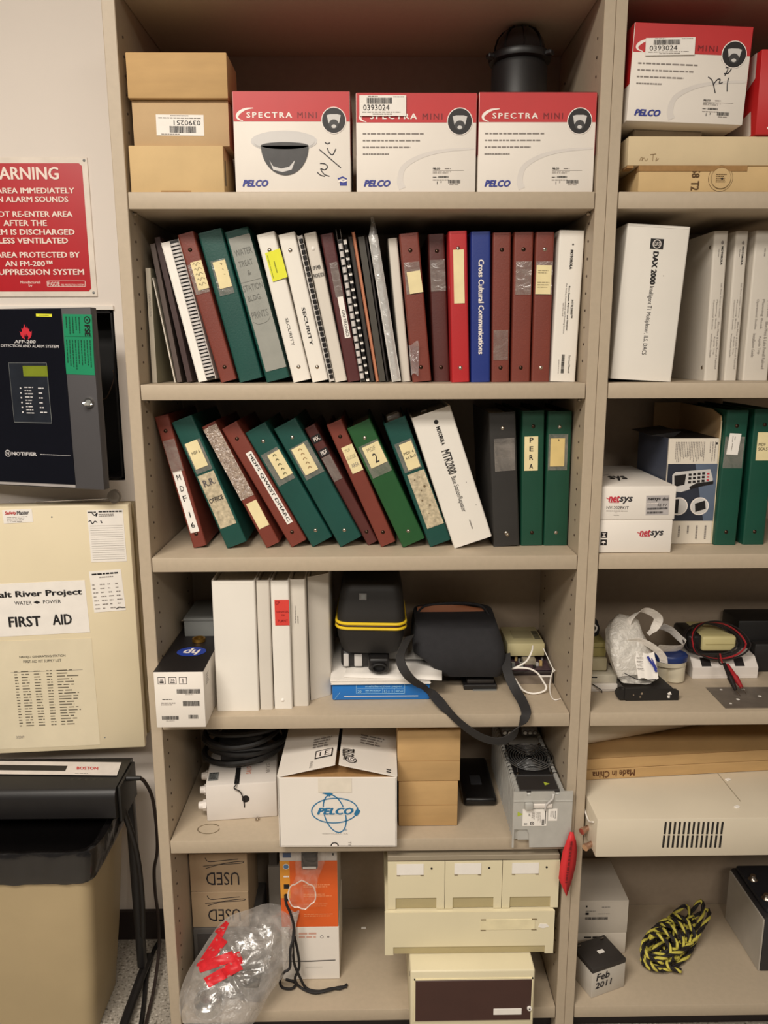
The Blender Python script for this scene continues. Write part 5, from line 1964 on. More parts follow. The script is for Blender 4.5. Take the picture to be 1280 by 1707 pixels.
# white cables
t = thing('white_cable', 'thick white cable looping out from the circuit tray', 'cable', (.75, .15, S4 + .0003))
o_ = Vector(t.location)
b = nb()
cp = [at(*zE(860, 565), .165), at(*zE(850, 620), .145), at(*zE(800, 710), .135), at(*zE(720, 760), .13), at(*zE(660, 785), .128), at(*zE(720, 775), .12), at(*zE(830, 785), .112), at(*zE(910, 830), .11), at(*zE(960, 905), .105), at(*zE(992, 965), .10), at(*zE(960, 1005), .095), at(*zE(860, 1025), .092), at(*zE(770, 995), .095), at(*zE(720, 930), .105), at(*zE(690, 880), .115)]
tube(b, [p - o_ for p in smooth_path(cp, 5)], .0021, 8)
part('cable', b, PAPER, t)
t = thing('string', 'thin white cord with a knotted loop at the tray corner', 'string', (.84, .15, S4 + .0003))
o_ = Vector(t.location)
b = nb()
cp = [at(*zE(900, 450), .27), at(*zE(970, 600), .19), at(*zE(1050, 770), .14), at(*zE(1075, 800), .13), at(*zE(1050, 815), .128), at(*zE(1062, 785), .13), at(*zE(1035, 870), .12), at(*zE(1025, 960), .11), on(*zE(1035, 1040), S4 + .002), on(*zE(1070, 1085), S4 + .002), on(*zE(1130, 1075), S4 + .002)]
tube(b, [p - o_ for p in smooth_path(cp, 5)], .0012, 6)
part('cord', b, PAPER, t)

# ================================================================== second bookcase: fourth shelf clutter
z18, zF = Z(960, 980, .25), Z(970, 1000, .125)
t = thing('metal_plate', 'flat scuffed grey metal plate lying at the shelf front', 'plate', (1.196, .015, S4 + .0004))
b = nb()
prism(b, [(0, 0), (.30, 0), (.31, .102), (.001, .104)], 0, .0016, 'z')
part('sheet', b, mat('scuffed_metal', (120, 110, 100), .45, .15, 30, metal=.3), t, 0)
for x, y, r in ((.03, .09, .003), (.02, .02, .003), (.045, .04, .004), (.08, .09, .0035), (.1, .055, .004)):
    b = nb()
    cyl(b, (x, y, .0017), (x, y, .0019), r, n=10)
    part('scuff', b, PAPER, t)
t = thing('plastic_housing', 'white plastic housing with two square black openings', 'housing', (1.187, .172, S4 + .0004))
b = nb()
prism(b, [(0, 0), (0, .026), (.022, .046), (.075, .05), (.09, .046), (.09, 0)], 0, .153, 'x')
part('shell', b, mat('white_plastic', (222, 214, 206), .4, .02), t, 30)
for x in (.022, .100):
    b = nb()
    M_ = Matrix.Translation((x, .0105, .0355)) @ Matrix.Rotation(math.radians(42.3), 4, 'X')
    bx(b, 0, .022, -.011, .012, .0, .0012, M=M_)
    part('square_opening', b, BLKP, t)
b = nb()
bx(b, 0.001, .152, -.001, .0, .0, .006)
part('base_strip', b, mat('white_plastic', (222, 214, 206), .4, .02), t)
# multimeter with leads
t = thing('multimeter', 'yellow-beige multimeter wrapped in its test leads', 'meter', (1.203, .178, S4 + .0520))
MM = mat('meter_beige', (198, 186, 134), .5, .05)
b = nb()
bx(b, .004, .084, .0, .11, .012, .048, .006, 3)
part('body', b, MM, t)
b = nb()
bx(b, -.028, .006, .004, .10, .010, .050, .008, 3)
part('dial_end', b, BLKPL, t)
b = nb()
bx(b, .012, .078, -.001, .10, .0285, .0305, .0005, 1)
part('seam', b, mat('meter_seam', (160, 148, 100), .5), t)
b = nb()
bx(b, .0, .08, .01, .1, .0, .012, .003, 1)
part('feet', b, BLKPL, t)
RL, BL_ = mat('red_lead', (158, 34, 40), .45), mat('black_lead', (30, 24, 24), .45)
for k in range(5):
    b = nb()
    cx, cz, rx, rz = .022 + .006 * k, .034, .062 + .003 * math.sin(k * 2), .030 + .002 * k
    pts = [Vector((cx + rx * math.cos(a), -.004 - .002 * k + .05 * (math.sin(a) > 0) * math.sin(a), cz + rz * math.sin(a))) for a in [2 * math.pi * i / 40 for i in range(40)]]
    tube(b, pts, .0022, 6, closed=True)
    part('lead_loop', b, RL if k == 3 else BL_, t)
t = thing('red_test_probe', 'red test probe slanting down from the meter to the metal plate', 'probe', at(1240, 1150, .06))
o_ = Vector(t.location)
for nm, px, m_ in (('red_test_probe', 0, RL), ('black_test_probe', 1, BL_)):
    if px:
        t = thing(nm, 'black test probe slanting down beside the red one', 'probe', at(1228, 1152, .06))
        o_ = Vector(t.location)
    p0, p1, p2 = (at(1212, 1108, .125), at(1236, 1146, .066), on(1244, 1157, S4 + .004)) if not px else (at(1207, 1106, .128), at(1226, 1150, .064), on(1234, 1160, S4 + .004))
    b = nb()
    d_ = (p1 - p0)
    cyl(b, p0 - o_, p0 + d_ * .55 - o_, .004, .0058, 12)
    cyl(b, p0 + d_ * .55 - o_, p1 - o_, .0072, .004, 12)
    part('handle', b, m_, t)
    b = nb()
    cyl(b, p1 - o_, p2 - o_, .0012, .0006, 8)
    part('tip', b, STEEL, t)
    b = nb()
    q0 = at(1200, 1090, .165) if not px else at(1196, 1092, .165)
    tube(b, [p - o_ for p in smooth_path([q0, (q0 + p0) / 2 + Vector((-.004, -.006, -.008)), p0])], .002, 6)
    part('lead', b, m_, t)
# cup with blue lid
t = thing('plastic_tub', 'beige plastic tub with a blue lid beside the white housing', 'tub', (1.140, .165, S4 + .0004))
TB = mat('tub_beige', (214, 204, 180), .45, .03)


def oval(rx, ry, z, n=28, cx=0):
    return [Vector((cx + rx * math.cos(2 * math.pi * k / n), ry * math.sin(2 * math.pi * k / n), z)) for k in range(n)]


b = nb()
vs = grid(b, [oval(.020, .02, 0), oval(.0245, .024, .003), oval(.0248, .0245, .038), oval(.024, .024, .04)], close_v=True)
b.faces.new(vs[0][::-1])
b.faces.new(vs[-1])
part('cup', b, TB, t)
b = nb()
vs = grid(b, [oval(.022, .022, .0, cx=-.034), oval(.0225, .0225, .036, cx=-.034)], close_v=True)
b.faces.new(vs[0][::-1])
b.faces.new(vs[-1])
part('side_cup', b, TB, t)
b = nb()
vs = grid(b, [oval(.038, .029, .0405, cx=-.012), oval(.038, .029, .0505, cx=-.012)], close_v=True)
b.faces.new(vs[0][::-1])
b.faces.new(vs[-1])
part('rim', b, TB, t)
b = nb()
vs = grid(b, [oval(.0385, .029, .051, cx=-.010), oval(.039, .0295, .062, cx=-.010), oval(.036, .027, .066, cx=-.010)], close_v=True)
b.faces.new(vs[0][::-1])
b.faces.new(vs[-1])
part('lid', b, mat('navy_plastic', (34, 52, 104), .35, .05), t)
# black drive caddy
t = thing('drive_caddy', 'black metal drive caddy lying under the white carrier bag', 'drive caddy', (.9955, .056, S4 + .0004), (0, 0, math.radians(1)))
b = nb()
prism(b, [(0, 0), (.105, 0), (.092, .15), (-.012, .15)], .0, .0255, 'z')
part('housing', b, mat('black_caddy', (36, 33, 31), .4, .1), t, 30)
b = nb()
prism(b, [(-.004, .004), (.115, .001), (.115, .022), (.108, .027), (-.004, .030)], -.0022, 0)
part('face_plate', b, BLKPL, t, 30)
for x, z, r in ((.033, .018, .0026), (.030, .010, .002), (.015, .015, .0016)):
    b = nb()
    cyl(b, (x, -.0023, z), (x, -.0032, z), r, n=10)
    part('indicator', b, STEEL, t)
P = Pl(t, (.088, -.0024, .022), (.012, 0, 0), (0, 0, -.016))
P.poly([(.1, .3), (.6, .0), (.95, .45), (.3, .5)], PAPER, 'torn_sticker').poly([(.1, .6), (.6, .55), (.6, 1), (.2, .95)], PAPER, 'torn_sticker').done()
b = nb()
cyl(b, (-.009, .0, .015), (-.009, .014, .015), .0125, n=16)
part('knob', b, BLKPL, t)
# olive boxes and white slabs at the left, behind the bag
t = thing('white_flat_box', 'white flat device at the bottom of the pile by the divider', 'device', (.908, .104, S4 + .0004))
b = nb()
bx(b, 0, .085, 0, .16, 0, .018, .002, 2)
part('body', b, WHITEB, t)
b = nb()
bx(b, -.0004, .0854, -.0006, .0002, .004, .005)
part('seam', b, GREYINK, t)
b = nb()
tube(b, smooth_path([(.025, -.002, .02), (.035, -.006, .014), (.044, -.008, .008), (.046, -.009, .002)]), .0012, 6)
part('wire', b, BLKPL, t)
t = thing('white_slab', 'white tray angled atop the flat white device', 'tray', (.909, .108, S4 + .0188), (0, math.radians(1.5), 0))
b = nb()
bx(b, 0, .082, 0, .15, .0015, .022, .003, 2)
part('body', b, mat('off_white_plastic', (216, 208, 188), .5), t)
b = nb()
bx(b, .022, .036, -.0008, .0, .014, .0165)
part('slot', b, BLKPL, t)
t = thing('beige_phone_base', 'beige plastic unit with a pale cord, in the pile by the divider', 'device', (.908, .118, S4 + .0438))
b = nb()
bx(b, 0, .062, 0, .13, 0, .030, .004, 2)
part('body', b, mat('beige_unit', (188, 178, 146), .5, .04), t)
b = nb()
tube(b, smooth_path([(.0, -.004, .006), (.010, -.010, .010), (.015, -.008, .022), (.012, .004, .033)]), .0018, 6)
part('cord', b, PAPER, t)
t = thing('olive_box', 'olive-beige box on top of the pile by the divider', 'device', (.908, .125, S4 + .0742))
b = nb()
bx(b, 0, .060, 0, .12, 0, .034, .003, 2)
part('body', b, mat('olive_plastic', (158, 148, 92), .5, .05), t)
b = nb()
bx(b, 0, .060, -.0006, .0, .022, .0235)
part('seam', b, mat('olive_dark', (120, 112, 66), .5), t)
t = thing('black_pouch', 'small black pouch with a white curved line atop the olive box', 'pouch', (.937, .19, S4 + .1088))
b = nb()
lathe(b, [(0, 0), (.030, 0), (.032, .012), (.026, .030), (.014, .042), (0, .045)], 24)
part('crown', b, BLKFAB, t)
b = nb()
tube(b, smooth_path([(-.006, -.0315, .020), (.004, -.0325, .013), (.014, -.0305, .014), (.018, -.026, .022), (.012, -.026, .028)]), .002, 6)
part('logo_curve', b, PAPER, t)

# white carrier bag
t = thing('carrier_bag', 'crumpled white plastic carrier bag with looped handles', 'plastic bag', (1.02, .15, S4 + .028))
BAGM = clear('carrier_film', (236, 230, 220), .58, .06, .3, .7, 70, .3)
o_ = Vector(t.location)
b = nb()
rows = []
axis = [at(1062, 1133, .075), at(1055, 1105, .085), at(1045, 1075, .11), at(1040, 1050, .14), at(1035, 1035, .17)]
rad = [(.042, .012), (.050, .026), (.050, .034), (.042, .030), (.024, .018)]
rd = random.Random(14)
for i, (p, (rx, rz)) in enumerate(zip(axis, rad)):
    row = []
    for k in range(28):
        a = 2 * math.pi * k / 28
        f_ = 1 + .10 * math.sin(5 * a + i * 1.1) + rd.uniform(-.05, .05)
        row.append(p - o_ + Vector((rx * math.cos(a) * f_, .35 * rz * math.cos(a + 1) , rz * math.sin(a) * f_ + .25 * rx * math.cos(a) * -.35)))
    rows.append(row)
vs = grid(b, rows, close_v=True)
b.faces.new(vs[-1])
part('bag_body', b, BAGM, t, 70)
HB = clear('handle_film', (238, 230, 220), .9, .05, .35, .4, 60, .1)
b = nb()
hp = [at(*zF(560, 500), .12), at(*zF(600, 330), .125), at(*zF(690, 210), .13), at(*zF(820, 140), .13), at(*zF(950, 180), .13), at(*zF(1020, 260), .135), at(*zF(960, 380), .14), at(*zF(880, 460), .14)]
ribbon(b, [p - o_ for p in smooth_path(hp, 6)], [Vector((.6, -.5, .6))] * 43, .020, .0005)
part('handle', b, HB, t, 70)
b = nb()
hp = [at(*zF(600, 560), .095), at(*zF(760, 545), .09), at(*zF(900, 600), .085), at(*zF(1010, 680), .082), at(*zF(1075, 760), .082), at(*zF(1090, 840), .085)]
ribbon(b, [p - o_ for p in smooth_path(hp, 6)], [Vector((.3, -.6, .8))] * 31, .018, .0005)
part('handle', b, HB, t, 70)
b = nb()
hp = [at(*zF(1060, 350), .20), at(*zF(1180, 400), .20), at(*zF(1290, 500), .19), at(*zF(1370, 580), .175), at(*zF(1300, 640), .155), at(*zF(1150, 650), .14), at(*zF(1000, 640), .12)]
ribbon(b, [p - o_ for p in smooth_path(hp, 6)], [Vector((.1, -.5, .9))] * 37, .020, .0005)
part('handle', b, HB, t, 70)
b = nb()
rows = []
for i in range(5):
    row = []
    for k in range(8):
        px = 690 + 270 * k / 7 + 30 * i
        py = 700 + 90 * i - 20 * math.sin(k)
        row.append(at(*zF(px - 60 * (i / 4), py), .080 - .004 * i - .002 * math.sin(k * 2)) - o_)
    rows.append(row)
grid(b, rows)
pk = part('printed_packet', b, PAPER, t, 70)
P = Pl(pk, at(*zF(700, 720), .074) - o_, at(*zF(900, 730), .074) - at(*zF(700, 720), .074), at(*zF(720, 960), .062) - at(*zF(700, 720), .074))
P.stroke([(.85, .1), (1.0, .35), (1.2, .6), (1.35, .95)], .16, BLUEP, 'blue_print', 3).stroke([(1.1, .2), (1.25, .5), (1.4, .8)], .08, BLUEP, 'blue_print', 3).stroke([(-.8, 1.1), (-.3, 1.3), (.3, 1.45), (1.3, 1.35)], .06, BLKP, 'dark_print', 3).lines(.1, .1, .6, .9, 4, GREYINK, ragged=.4, wl=.2, fill=.2).done()
t = thing('dark_equipment_box', 'dark equipment box in the shadow at the shelf end', 'equipment', (1.315, .205, S4 + .0004))
b = nb()
bx(b, 0, .2, .03, .12, 0, .118, .006, 2)
part('body', b, mat('charcoal_plastic', (24, 22, 21), .5, .1), t)
b = nb()
bx(b, .03, .19, .0, .029, 0.0, .07, .004, 2)
part('front_step', b, mat('charcoal_step', (32, 29, 28), .5, .1), t)

# ================================================================== fifth shelf
z19, z20, zG, z21 = Z(260, 1190, .3281), Z(640, 1190, .2656), Z(780, 1200, .15625), Z(960, 1190, .25)
JB = math.radians(6.0)
t = thing('junction_box', 'white plastic junction box with cable glands and a round hole', 'junction box', (.0665, .072, S5 + .0004), (0, 0, JB))
WPL = mat('white_plastic', (222, 214, 206), .4, .02)
b = nb()
bx(b, 0, .158, 0, .15, 0, .088, .003, 2)
part('body', b, WPL, t)
c = card_local(t, 'grey_label', (.004, .055, .0885), (.022, 0, 0), (0, -.035, 0), GREYM)
c.lines(.1, .1, .9, .9, 5, BLKP, wl=.2).done()
P = Pl(t, (.085, .13, .088), (.06, 0, 0), (0, -.1, 0))
P.text('SALO', .05, .55, .25, .9, mat('orange_print', (206, 110, 70), .6), rot=-90).text('SUB', .8, .5, .95, .9, GREYINK, rot=90).done()
for k, (z, y) in enumerate(((.034, .012), (.050, .05), (.062, .09))):
    b = nb()
    cyl(b, (0, y, z), (-.008, y, z), .0125, n=6)
    g = part('cable_gland', b, WPL, t)
    b = nb()
    cyl(b, (-.008, y, z), (-.018, y, z), .0095, .008, 14)
    part('gland_nut', b, WPL, g)
b = nb()
cyl(b, (.088, .001, .050), (.088, -.0008, .050), .0085, n=22)
part('round_hole', b, BLKP, t)
b = nb()
bx(b, .064, .075, -.0008, .07, .0882, .0895, .0003, 1)
part('tab', b, BLKPL, t)
b = nb()
tube(b, smooth_path([(.070, .010, .094), (.069, -.004, .090), (.064, -.006, .082), (.076, -.007, .074), (.081, -.004, .060), (.084, -.003, .044), (.0845, -.001, .030)], 5), .0014, 6)
part('thin_wire', b, BLKPL, t)
# coiled black cable on it
t = thing('coiled_cable', 'thick black cable coiled on top of the white junction box', 'cable', (.135, .205, S5 + .0895))
b = nb()
pts = []
N = 5.6
for i in range(int(N * 36)):
    a = 2 * math.pi * i / 36
    k = i / (N * 36)
    rr = .087 + .009 * math.sin(a * .37 + 1)
    pts.append(Vector((rr * math.cos(a) * 1.02, (.070 + .006 * math.sin(a * .6)) * math.sin(a), .010 + .085 * k + .006 * math.sin(a * 1.3))))
tube(b, pts, .0072, 8)
part('coil', b, RUBBER, t)
b = nb()
bx(b, -.052, .05, -.04, .045, .0005, .075, .006, 2)
part('power_brick', b, BLKPL, t)
# loose ring and nut on the shelf
p = on(347, 1384, S5)
t = thing('wire_ring', 'thin dull wire ring lying in front of the junction box', 'ring', (p.x, p.y + .004, S5 + .0012))
b = nb()
tube(b, [Vector((.024 * math.cos(a), .018 * math.sin(a), .0006 * math.sin(a * 2))) for a in [2 * math.pi * (i + 4) / 44 for i in range(41)]], .0009, 6)
part('ring', b, mat('dull_wire', (140, 126, 104), .4, metal=.4), t)
p = on(429, 1367, S5)
t = thing('hex_nut', 'small metal nut lying beside the logo carton', 'nut', (p.x, p.y, S5 + .0004))
b = nb()
cyl(b, (0, 0, 0), (0, 0, .004), .0055, n=6)
part('nut_body', b, STEEL, t)
b = nb()
cyl(b, (0, 0, .004), (0, 0, .0055), .0035, n=12)
part('collar', b, STEEL, t)

# white carton with the blue logo, flaps half open
t = thing('logo_carton', 'white carton with blue orbit logo and half-open flaps', 'box', (.2415, -.024, S5 + .0004), (0, 0, math.radians(-.8)))
W, D, h = .2515, .345, .163
D = .34
b = nb()
th_ = .003
bx(b, 0, W, 0, th_, 0, h, .001, 1)
bx(b, 0, W, D - th_, D, 0, h)
bx(b, 0, th_, 0, D, 0, h)
bx(b, W - th_, W, 0, D, 0, h)
bx(b, 0, W, 0, D, 0, th_)
part('box_walls', b, WHITEB, t)
b = nb()
bx(b, .004, W - .004, .001, .115, h - .003, h - .0005)
part('inner_flap', b, CARDED, t)
up_ = .028
for s_ in (0, 1):
    b = nb()
    if s_ == 0:
        P4 = [(0.0, h), (W * .485, h + up_), (W * .485, h + up_ + .003), (-.001, h + .003)]
    else:
        P4 = [(W, h), (W * .515, h + up_), (W * .515, h + up_ + .003), (W + .001, h + .003)]
    A = [b.verts.new((x, .001, z)) for x, z in P4]
    B = [b.verts.new((x, D, z - (.010 if 0 < k < 3 else 0))) for k, (x, z) in enumerate(P4)]
    b.faces.new(A)
    b.faces.new(B[::-1])
    for i in range(4):
        b.faces.new((A[i], B[i], B[(i + 1) % 4], A[(i + 1) % 4]))
    bmesh.ops.recalc_face_normals(b, faces=b.faces[:])
    fl = part('top_flap', b, WHITEB, t, 0)
    # print on the flap
    if s_ == 0:
        o1, U1 = Vector((0, D * .55, h + .0035 - .0)), Vector((W * .485, 0, up_))
        P = Pl(fl, o1 + Vector((0, 0, .0006)), U1, Vector((0, -D * .55, .0)))
        P.rect(.62, .62, .93, .80, BLKP, 'flap_print').rect(.64, .64, .91, .78, WPR, 'flap_print', 1).text('1E', .70, .66, .88, .76, BLKP, l=2, name='flap_print').lines(.55, .3, .9, .55, 4, GREYINK, wl=.2, ragged=.3).text('FRAGILE', .55, .84, .60, .98, GREYINK, rot=90).done()
    else:
        o1, U1 = Vector((W * .515, D * .55, h + up_ + .0035)), Vector((W * .485, 0, -up_))
        P = Pl(fl, o1 + Vector((0, 0, .0006)), U1, Vector((0, -D * .55, .0)))
        P.text('TELCO', .04, .62, .25, .82, BLKP, rot=90, bold=.02, name='flap_print').disc(.2, .86, .1, BLKP, 'flap_print', 1).disc(.2, .86, .085, WPR, 'flap_print', 2).text('PELCO', .07, .83, .3, .9, BLKP, l=3, bold=.03, name='flap_print').lines(.35, .2, .8, .45, 4, GREYINK, wl=.2).rect(.82, .9, .9, .92, INK, 'flap_print').rect(.82, .95, .9, .97, INK, 'flap_print').done()
b = nb()
bx(b, W * .34, W * .62, -.0012, -.0004, h - .034, h - .001)
part('torn_tape', b, mat('tape_film', (226, 216, 200), .3), t)
TELB = mat('logo_teal_blue', (34, 112, 156), .5, .03)
P = Pl(t, (0, 0, h), (W, 0, 0), (0, 0, -h))


def ell(cx, cy, rx, ry, rot, a0=0, a1=360, n=40):
    out = []
    for i in range(n + 1):
        a = math.radians(a0 + (a1 - a0) * i / n)
        x, y = rx * math.cos(a), ry * math.sin(a)
        q = math.radians(rot)
        out.append((cx + x * math.cos(q) - y * math.sin(q), cy + (x * math.sin(q) + y * math.cos(q)) * P.ar))
    return out


P.stroke(ell(.475, .47, .195, .115, -3), .010, TELB, 'orbit_logo', 1, 1)
P.stroke(ell(.475, .515, .180, .088, 76), .010, TELB, 'orbit_logo', 1, 1)
P.rect(.335, .42, .63, .53, WHITEB, 'logo_gap', 2)
P.text('PELCO', .325, .425, .635, .525, TELB, bold=.06, shear=.3, l=3, name='orbit_logo')
P.poly([(.37, .22), (.44, .175), (.44, .21), (.465, .225), (.43, .27), (.425, .245)], TELB, 'orbit_logo', 3)
P.poly([(.635, .52), (.665, .43), (.69, .47), (.685, .50), (.66, .55)], TELB, 'orbit_logo', 4)
P.text('\u00ae', .553, .735, .58, .765, TELB, name='orbit_logo').text('WESTCLARK, CA', .365, .80, .585, .815, GREYINK)
P.disc(.47, .985, .035, BLKP, 'tape_print', 1, a0=math.pi, a1=2 * math.pi).disc(.47, .985, .025, WPR, 'tape_print', 2, a0=math.pi, a1=2 * math.pi).text('TY', .585, .92, .61, .99, GREYINK, rot=90, name='tape_print').done()

# two plain brown cartons
t = carton('cardboard_box', 'plain brown cardboard box standing beside the logo carton, the lower one', .4995, .6305, .045, .285, S5 + .0004, .1095, CARD1, group='brown boxes beside the logo carton')
W, D, h = dims(t)
b = nb()
bx(b, .001, W - .001, -.0006, .0002, h * .47, h * .47 + .0006)
part('fold_line', b, CARDED, t)
t = carton('cardboard_box', 'plain brown cardboard box stacked upper, close under the shelf', .4965, .6345, .045, .285, S5 + .1105, .1225, CARD1, group='brown boxes beside the logo carton')
W, D, h = dims(t)
b = nb()
bx(b, .001, W - .001, -.0006, .0002, h * .40, h * .40 + .0006)
part('fold_line', b, CARDED, t)
b = nb()
M_ = Matrix.Translation((.045, .005, h + .0005)) @ Matrix.Rotation(math.radians(-3), 4, 'Y')
bx(b, 0, .06, 0, .05, 0.001, .002, M=M_)
part('loose_flap', b, CARD3, t)

# black tablet-like device lying behind
t = thing('black_handset', 'flat black device with grey screen lying between carton and fan unit', 'device', (.6530, .118, S5 + .0004))
b = nb()
bx(b, 0, .078, 0, .19, 0, .022, .008, 3)
part('body', b, mat('glossy_black', (20, 19, 19), .25, .05), t)
b = nb()
bx(b, .024, .050, .06, .10, .0222, .0228)
part('screen', b, mat('screen_grey', (58, 60, 64), .2), t)

# fan-cooled power module
HX0, HX1, HZ = .7445, .8560, .1185
t = thing('fan_cooled_module', 'cast aluminium power module with a black fan guard jutting over the shelf', 'power module', (HX0, -.012, S5 + .0004))
W = HX1 - HX0
b = nb()
bx(b, .010, W - .010, .001, .330, 0, HZ - .006, .002, 1)
part('body', b, ALU, t)
b = nb()
prof = [(0, 0), (.012, 0), (.012, HZ), (.010, HZ + .003), (.006, HZ + .003), (.003, HZ), (0, HZ - .012)]
prism(b, prof, 0, .0045)
f0 = part('fin', b, ALU, t, 0)
for k in range(22):
    y = .006 + k * .0145
    if k == 0:
        f0.location = (0, y, 0)
    else:
        share('fin', f0, t, (0, y, 0))
    share('fin', f0, t, (W, y + .0045, 0), (0, 0, math.pi))
# front plate with slots and step, hanging over the shelf lip
b = nb()
PW_ = at(957, 1322, -.016).x - HX0
zl = -.0135
plate = [(-.002, zl), (.002, zl), (.002, .030), (.030, .030), (.034, .020), (.036, zl), (PW_ - .006, zl), (PW_ - .003, zl + .004), (PW_ - .002, HZ - .004), (PW_ - .002, HZ + .0005), (.098, HZ + .0005), (.096, HZ - .008), (.088, HZ - .008), (.086, HZ + .0005), (.036, HZ + .0005), (.034, HZ - .010), (.028, HZ - .010), (.026, HZ + .0005), (-.002, HZ + .0005)]
prism(b, plate, -.004, -.0005)
part('front_plate', b, ALU, t, 0)
b = nb()
bx(b, -.001, PW_ - .003, -.0055, -.004, HZ - .022, HZ - .0205)
part('plate_ridge', b, ALU, t)
b = nb()
bx(b, .022, .040, -.014, -.004, HZ - .038, HZ - .022, .003, 2)
part('latch_block', b, ALU, t)
b = nb()
bx(b, .040, .082, -.009, -.004, HZ - .036, HZ - .026, .002, 1)
part('latch_bar', b, WPL, t)
b = nb()
tube(b, [(.066, -.008, HZ - .040), (.067, -.011, HZ - .026), (.080, -.012, HZ - .012), (.084, -.004, HZ - .006)], .0022, 8)
part('wire_latch', b, SIL, t)
c = card_local(t, 'rating_label', (.019, -.0042, HZ - .040), (.052, 0, 0), (0, 0, -.040), PAPER)
c.disc(.40, .84, .085, BLKP, 'certificate_mark').disc(.40, .84, .055, WPR, 'certificate_mark', 2).rect(.37, .8, .43, .88, BLKP, 'certificate_mark', 3)
c.lines(.36, .18, .5, .62, 4, GREYINK, vert=True, fill=.5, wl=.2).lines(.56, .15, .75, .85, 5, vert=True, ragged=.5, fill=.3, wl=.15).barcode(.80, .60, .9, .95, 14, vert=True).rect(.93, .1, .96, .85, INK, 'fine_print').text('RL', .25, .25, .33, .4, INK).lines(.06, .8, .2, .95, 2, INK, wl=.3).done()
c = card_local(t, 'address_label', (.074, -.0042, HZ - .040), (.0195, 0, 0), (0, 0, -.028), PAPER)
c.lines(.2, .15, .85, .85, 4, INK, vert=True, ragged=.3, fill=.3, wl=.15).done()
GYT = mat('green_yellow', (176, 190, 60), .6)
P = Pl(t, (.008, -.0042, HZ - .046), (.012, 0, 0), (0, 0, -.011))
P.poly([(0, 0), (1, .55), (0, 1)], GYT, 'arrow_sticker').done()
# black cover and fan with guard
b = nb()
bx(b, .014, W - .014, .003, .058, HZ - .0055, HZ + .001, .001, 1)
cv_ = part('black_cover', b, mat('cover_black', (48, 44, 42), .5, .06), t)
P = Pl(cv_, (.070, .034, HZ + .001), (.012, 0, 0), (0, -.014, 0))
P.poly([(0, 0), (1, .55), (0, 1)], GYT, 'arrow_sticker').done()
fc = Vector((W / 2 + .002, .135, HZ + .0005))
b = nb()
bx(b, fc.x - .054, fc.x + .054, .066, .205, HZ - .0055, HZ - .001, .002, 1)
part('fan_frame', b, BLKPL, t)
b = nb()
lathe(b, [(0, HZ + .002), (.018, HZ + .001), (.02, HZ - .001)], 24, Matrix.Translation((fc.x, fc.y, 0)))
part('fan_hub', b, BLKPL, t)
GW_ = mat('guard_wire', (150, 150, 150), .25, .05, metal=.8)
for k in range(9):
    r_ = .008 + k * .0057
    b = nb()
    tube(b, [Vector((fc.x + r_ * math.cos(2 * math.pi * i / 40), fc.y + r_ * 1.12 * math.sin(2 * math.pi * i / 40), HZ + .006)) for i in range(40)], .0013, 6, closed=True)
    part('guard_ring', b, GW_, t)
for a in (45, 135, 225, 315):
    q = math.radians(a)
    b = nb()
    e_ = Vector((fc.x + .066 * math.cos(q) * .8, fc.y + .092 * math.sin(q), HZ - .001))
    tube(b, [Vector((fc.x + .012 * math.cos(q), fc.y + .012 * math.sin(q), HZ + .0075)), Vector((fc.x + .05 * math.cos(q), fc.y + .055 * math.sin(q), HZ + .0075)), e_], .0012, 6)
    sp_ = part('guard_spoke', b, GW_, t)
    b = nb()
    cyl(b, e_, e_ + Vector((0, 0, .004)), .0032, n=10)
    part('screw', b, STEEL, sp_)
for k in range(2):
    b = nb()
    bx(b, .012 + k * .05, .052 + k * .05, .25, .30, HZ - .004, HZ + .018, .006, 2)
    cb = part('rear_connector', b, mat('connector_grey', (150, 146, 140), .4, .2, 60), t)
    for j in range(3):
        b = nb()
        cyl(b, (.020 + k * .05 + j * .012, .249, HZ + .008), (.020 + k * .05 + j * .012, .244, HZ + .008), .0045, n=12)
        part('terminal', b, STEEL, cb)

# red warning ribbon hanging below the module
t = thing('red_tag', 'red cloth tag with dark lettering hanging from the power module', 'tag', (.866, -.028, S5 - .02))
o_ = Vector(t.location)
b = nb()
rows = []
Lp = [(950, 1386), (944, 1402), (938, 1418), (933, 1445), (931, 1464), (943, 1492)]
Rp = [(955, 1386), (960, 1402), (961.5, 1418), (959.5, 1442), (954, 1464), (945, 1492)]
for i in range(6):
    yb = -.022 - .006 * i / 5
    rows.append([at(*Lp[i], yb) - o_, (at(*Lp[i], yb) + at(*Rp[i], yb)) / 2 - o_ + Vector((0, -.003, 0)), at(*Rp[i], yb + .004) - o_])
grid(b, rows)
rt_ = part('ribbon', b, mat('red_ribbon', (206, 44, 48), .6, .04), t, 60)
md = rt_.modifiers.new('thickness', 'SOLIDIFY')
md.thickness = .0006
Q = Pl(rt_, at(947, 1402, -.0315) - o_, at(957, 1402, -.0315) - at(947, 1402, -.0315), at(938, 1472, -.0345) - at(947, 1402, -.0315))
Q.lines(.35, 0, .8, 1, 1, DKRED, vert=True, ragged=0, fill=.8, wl=.07).done()

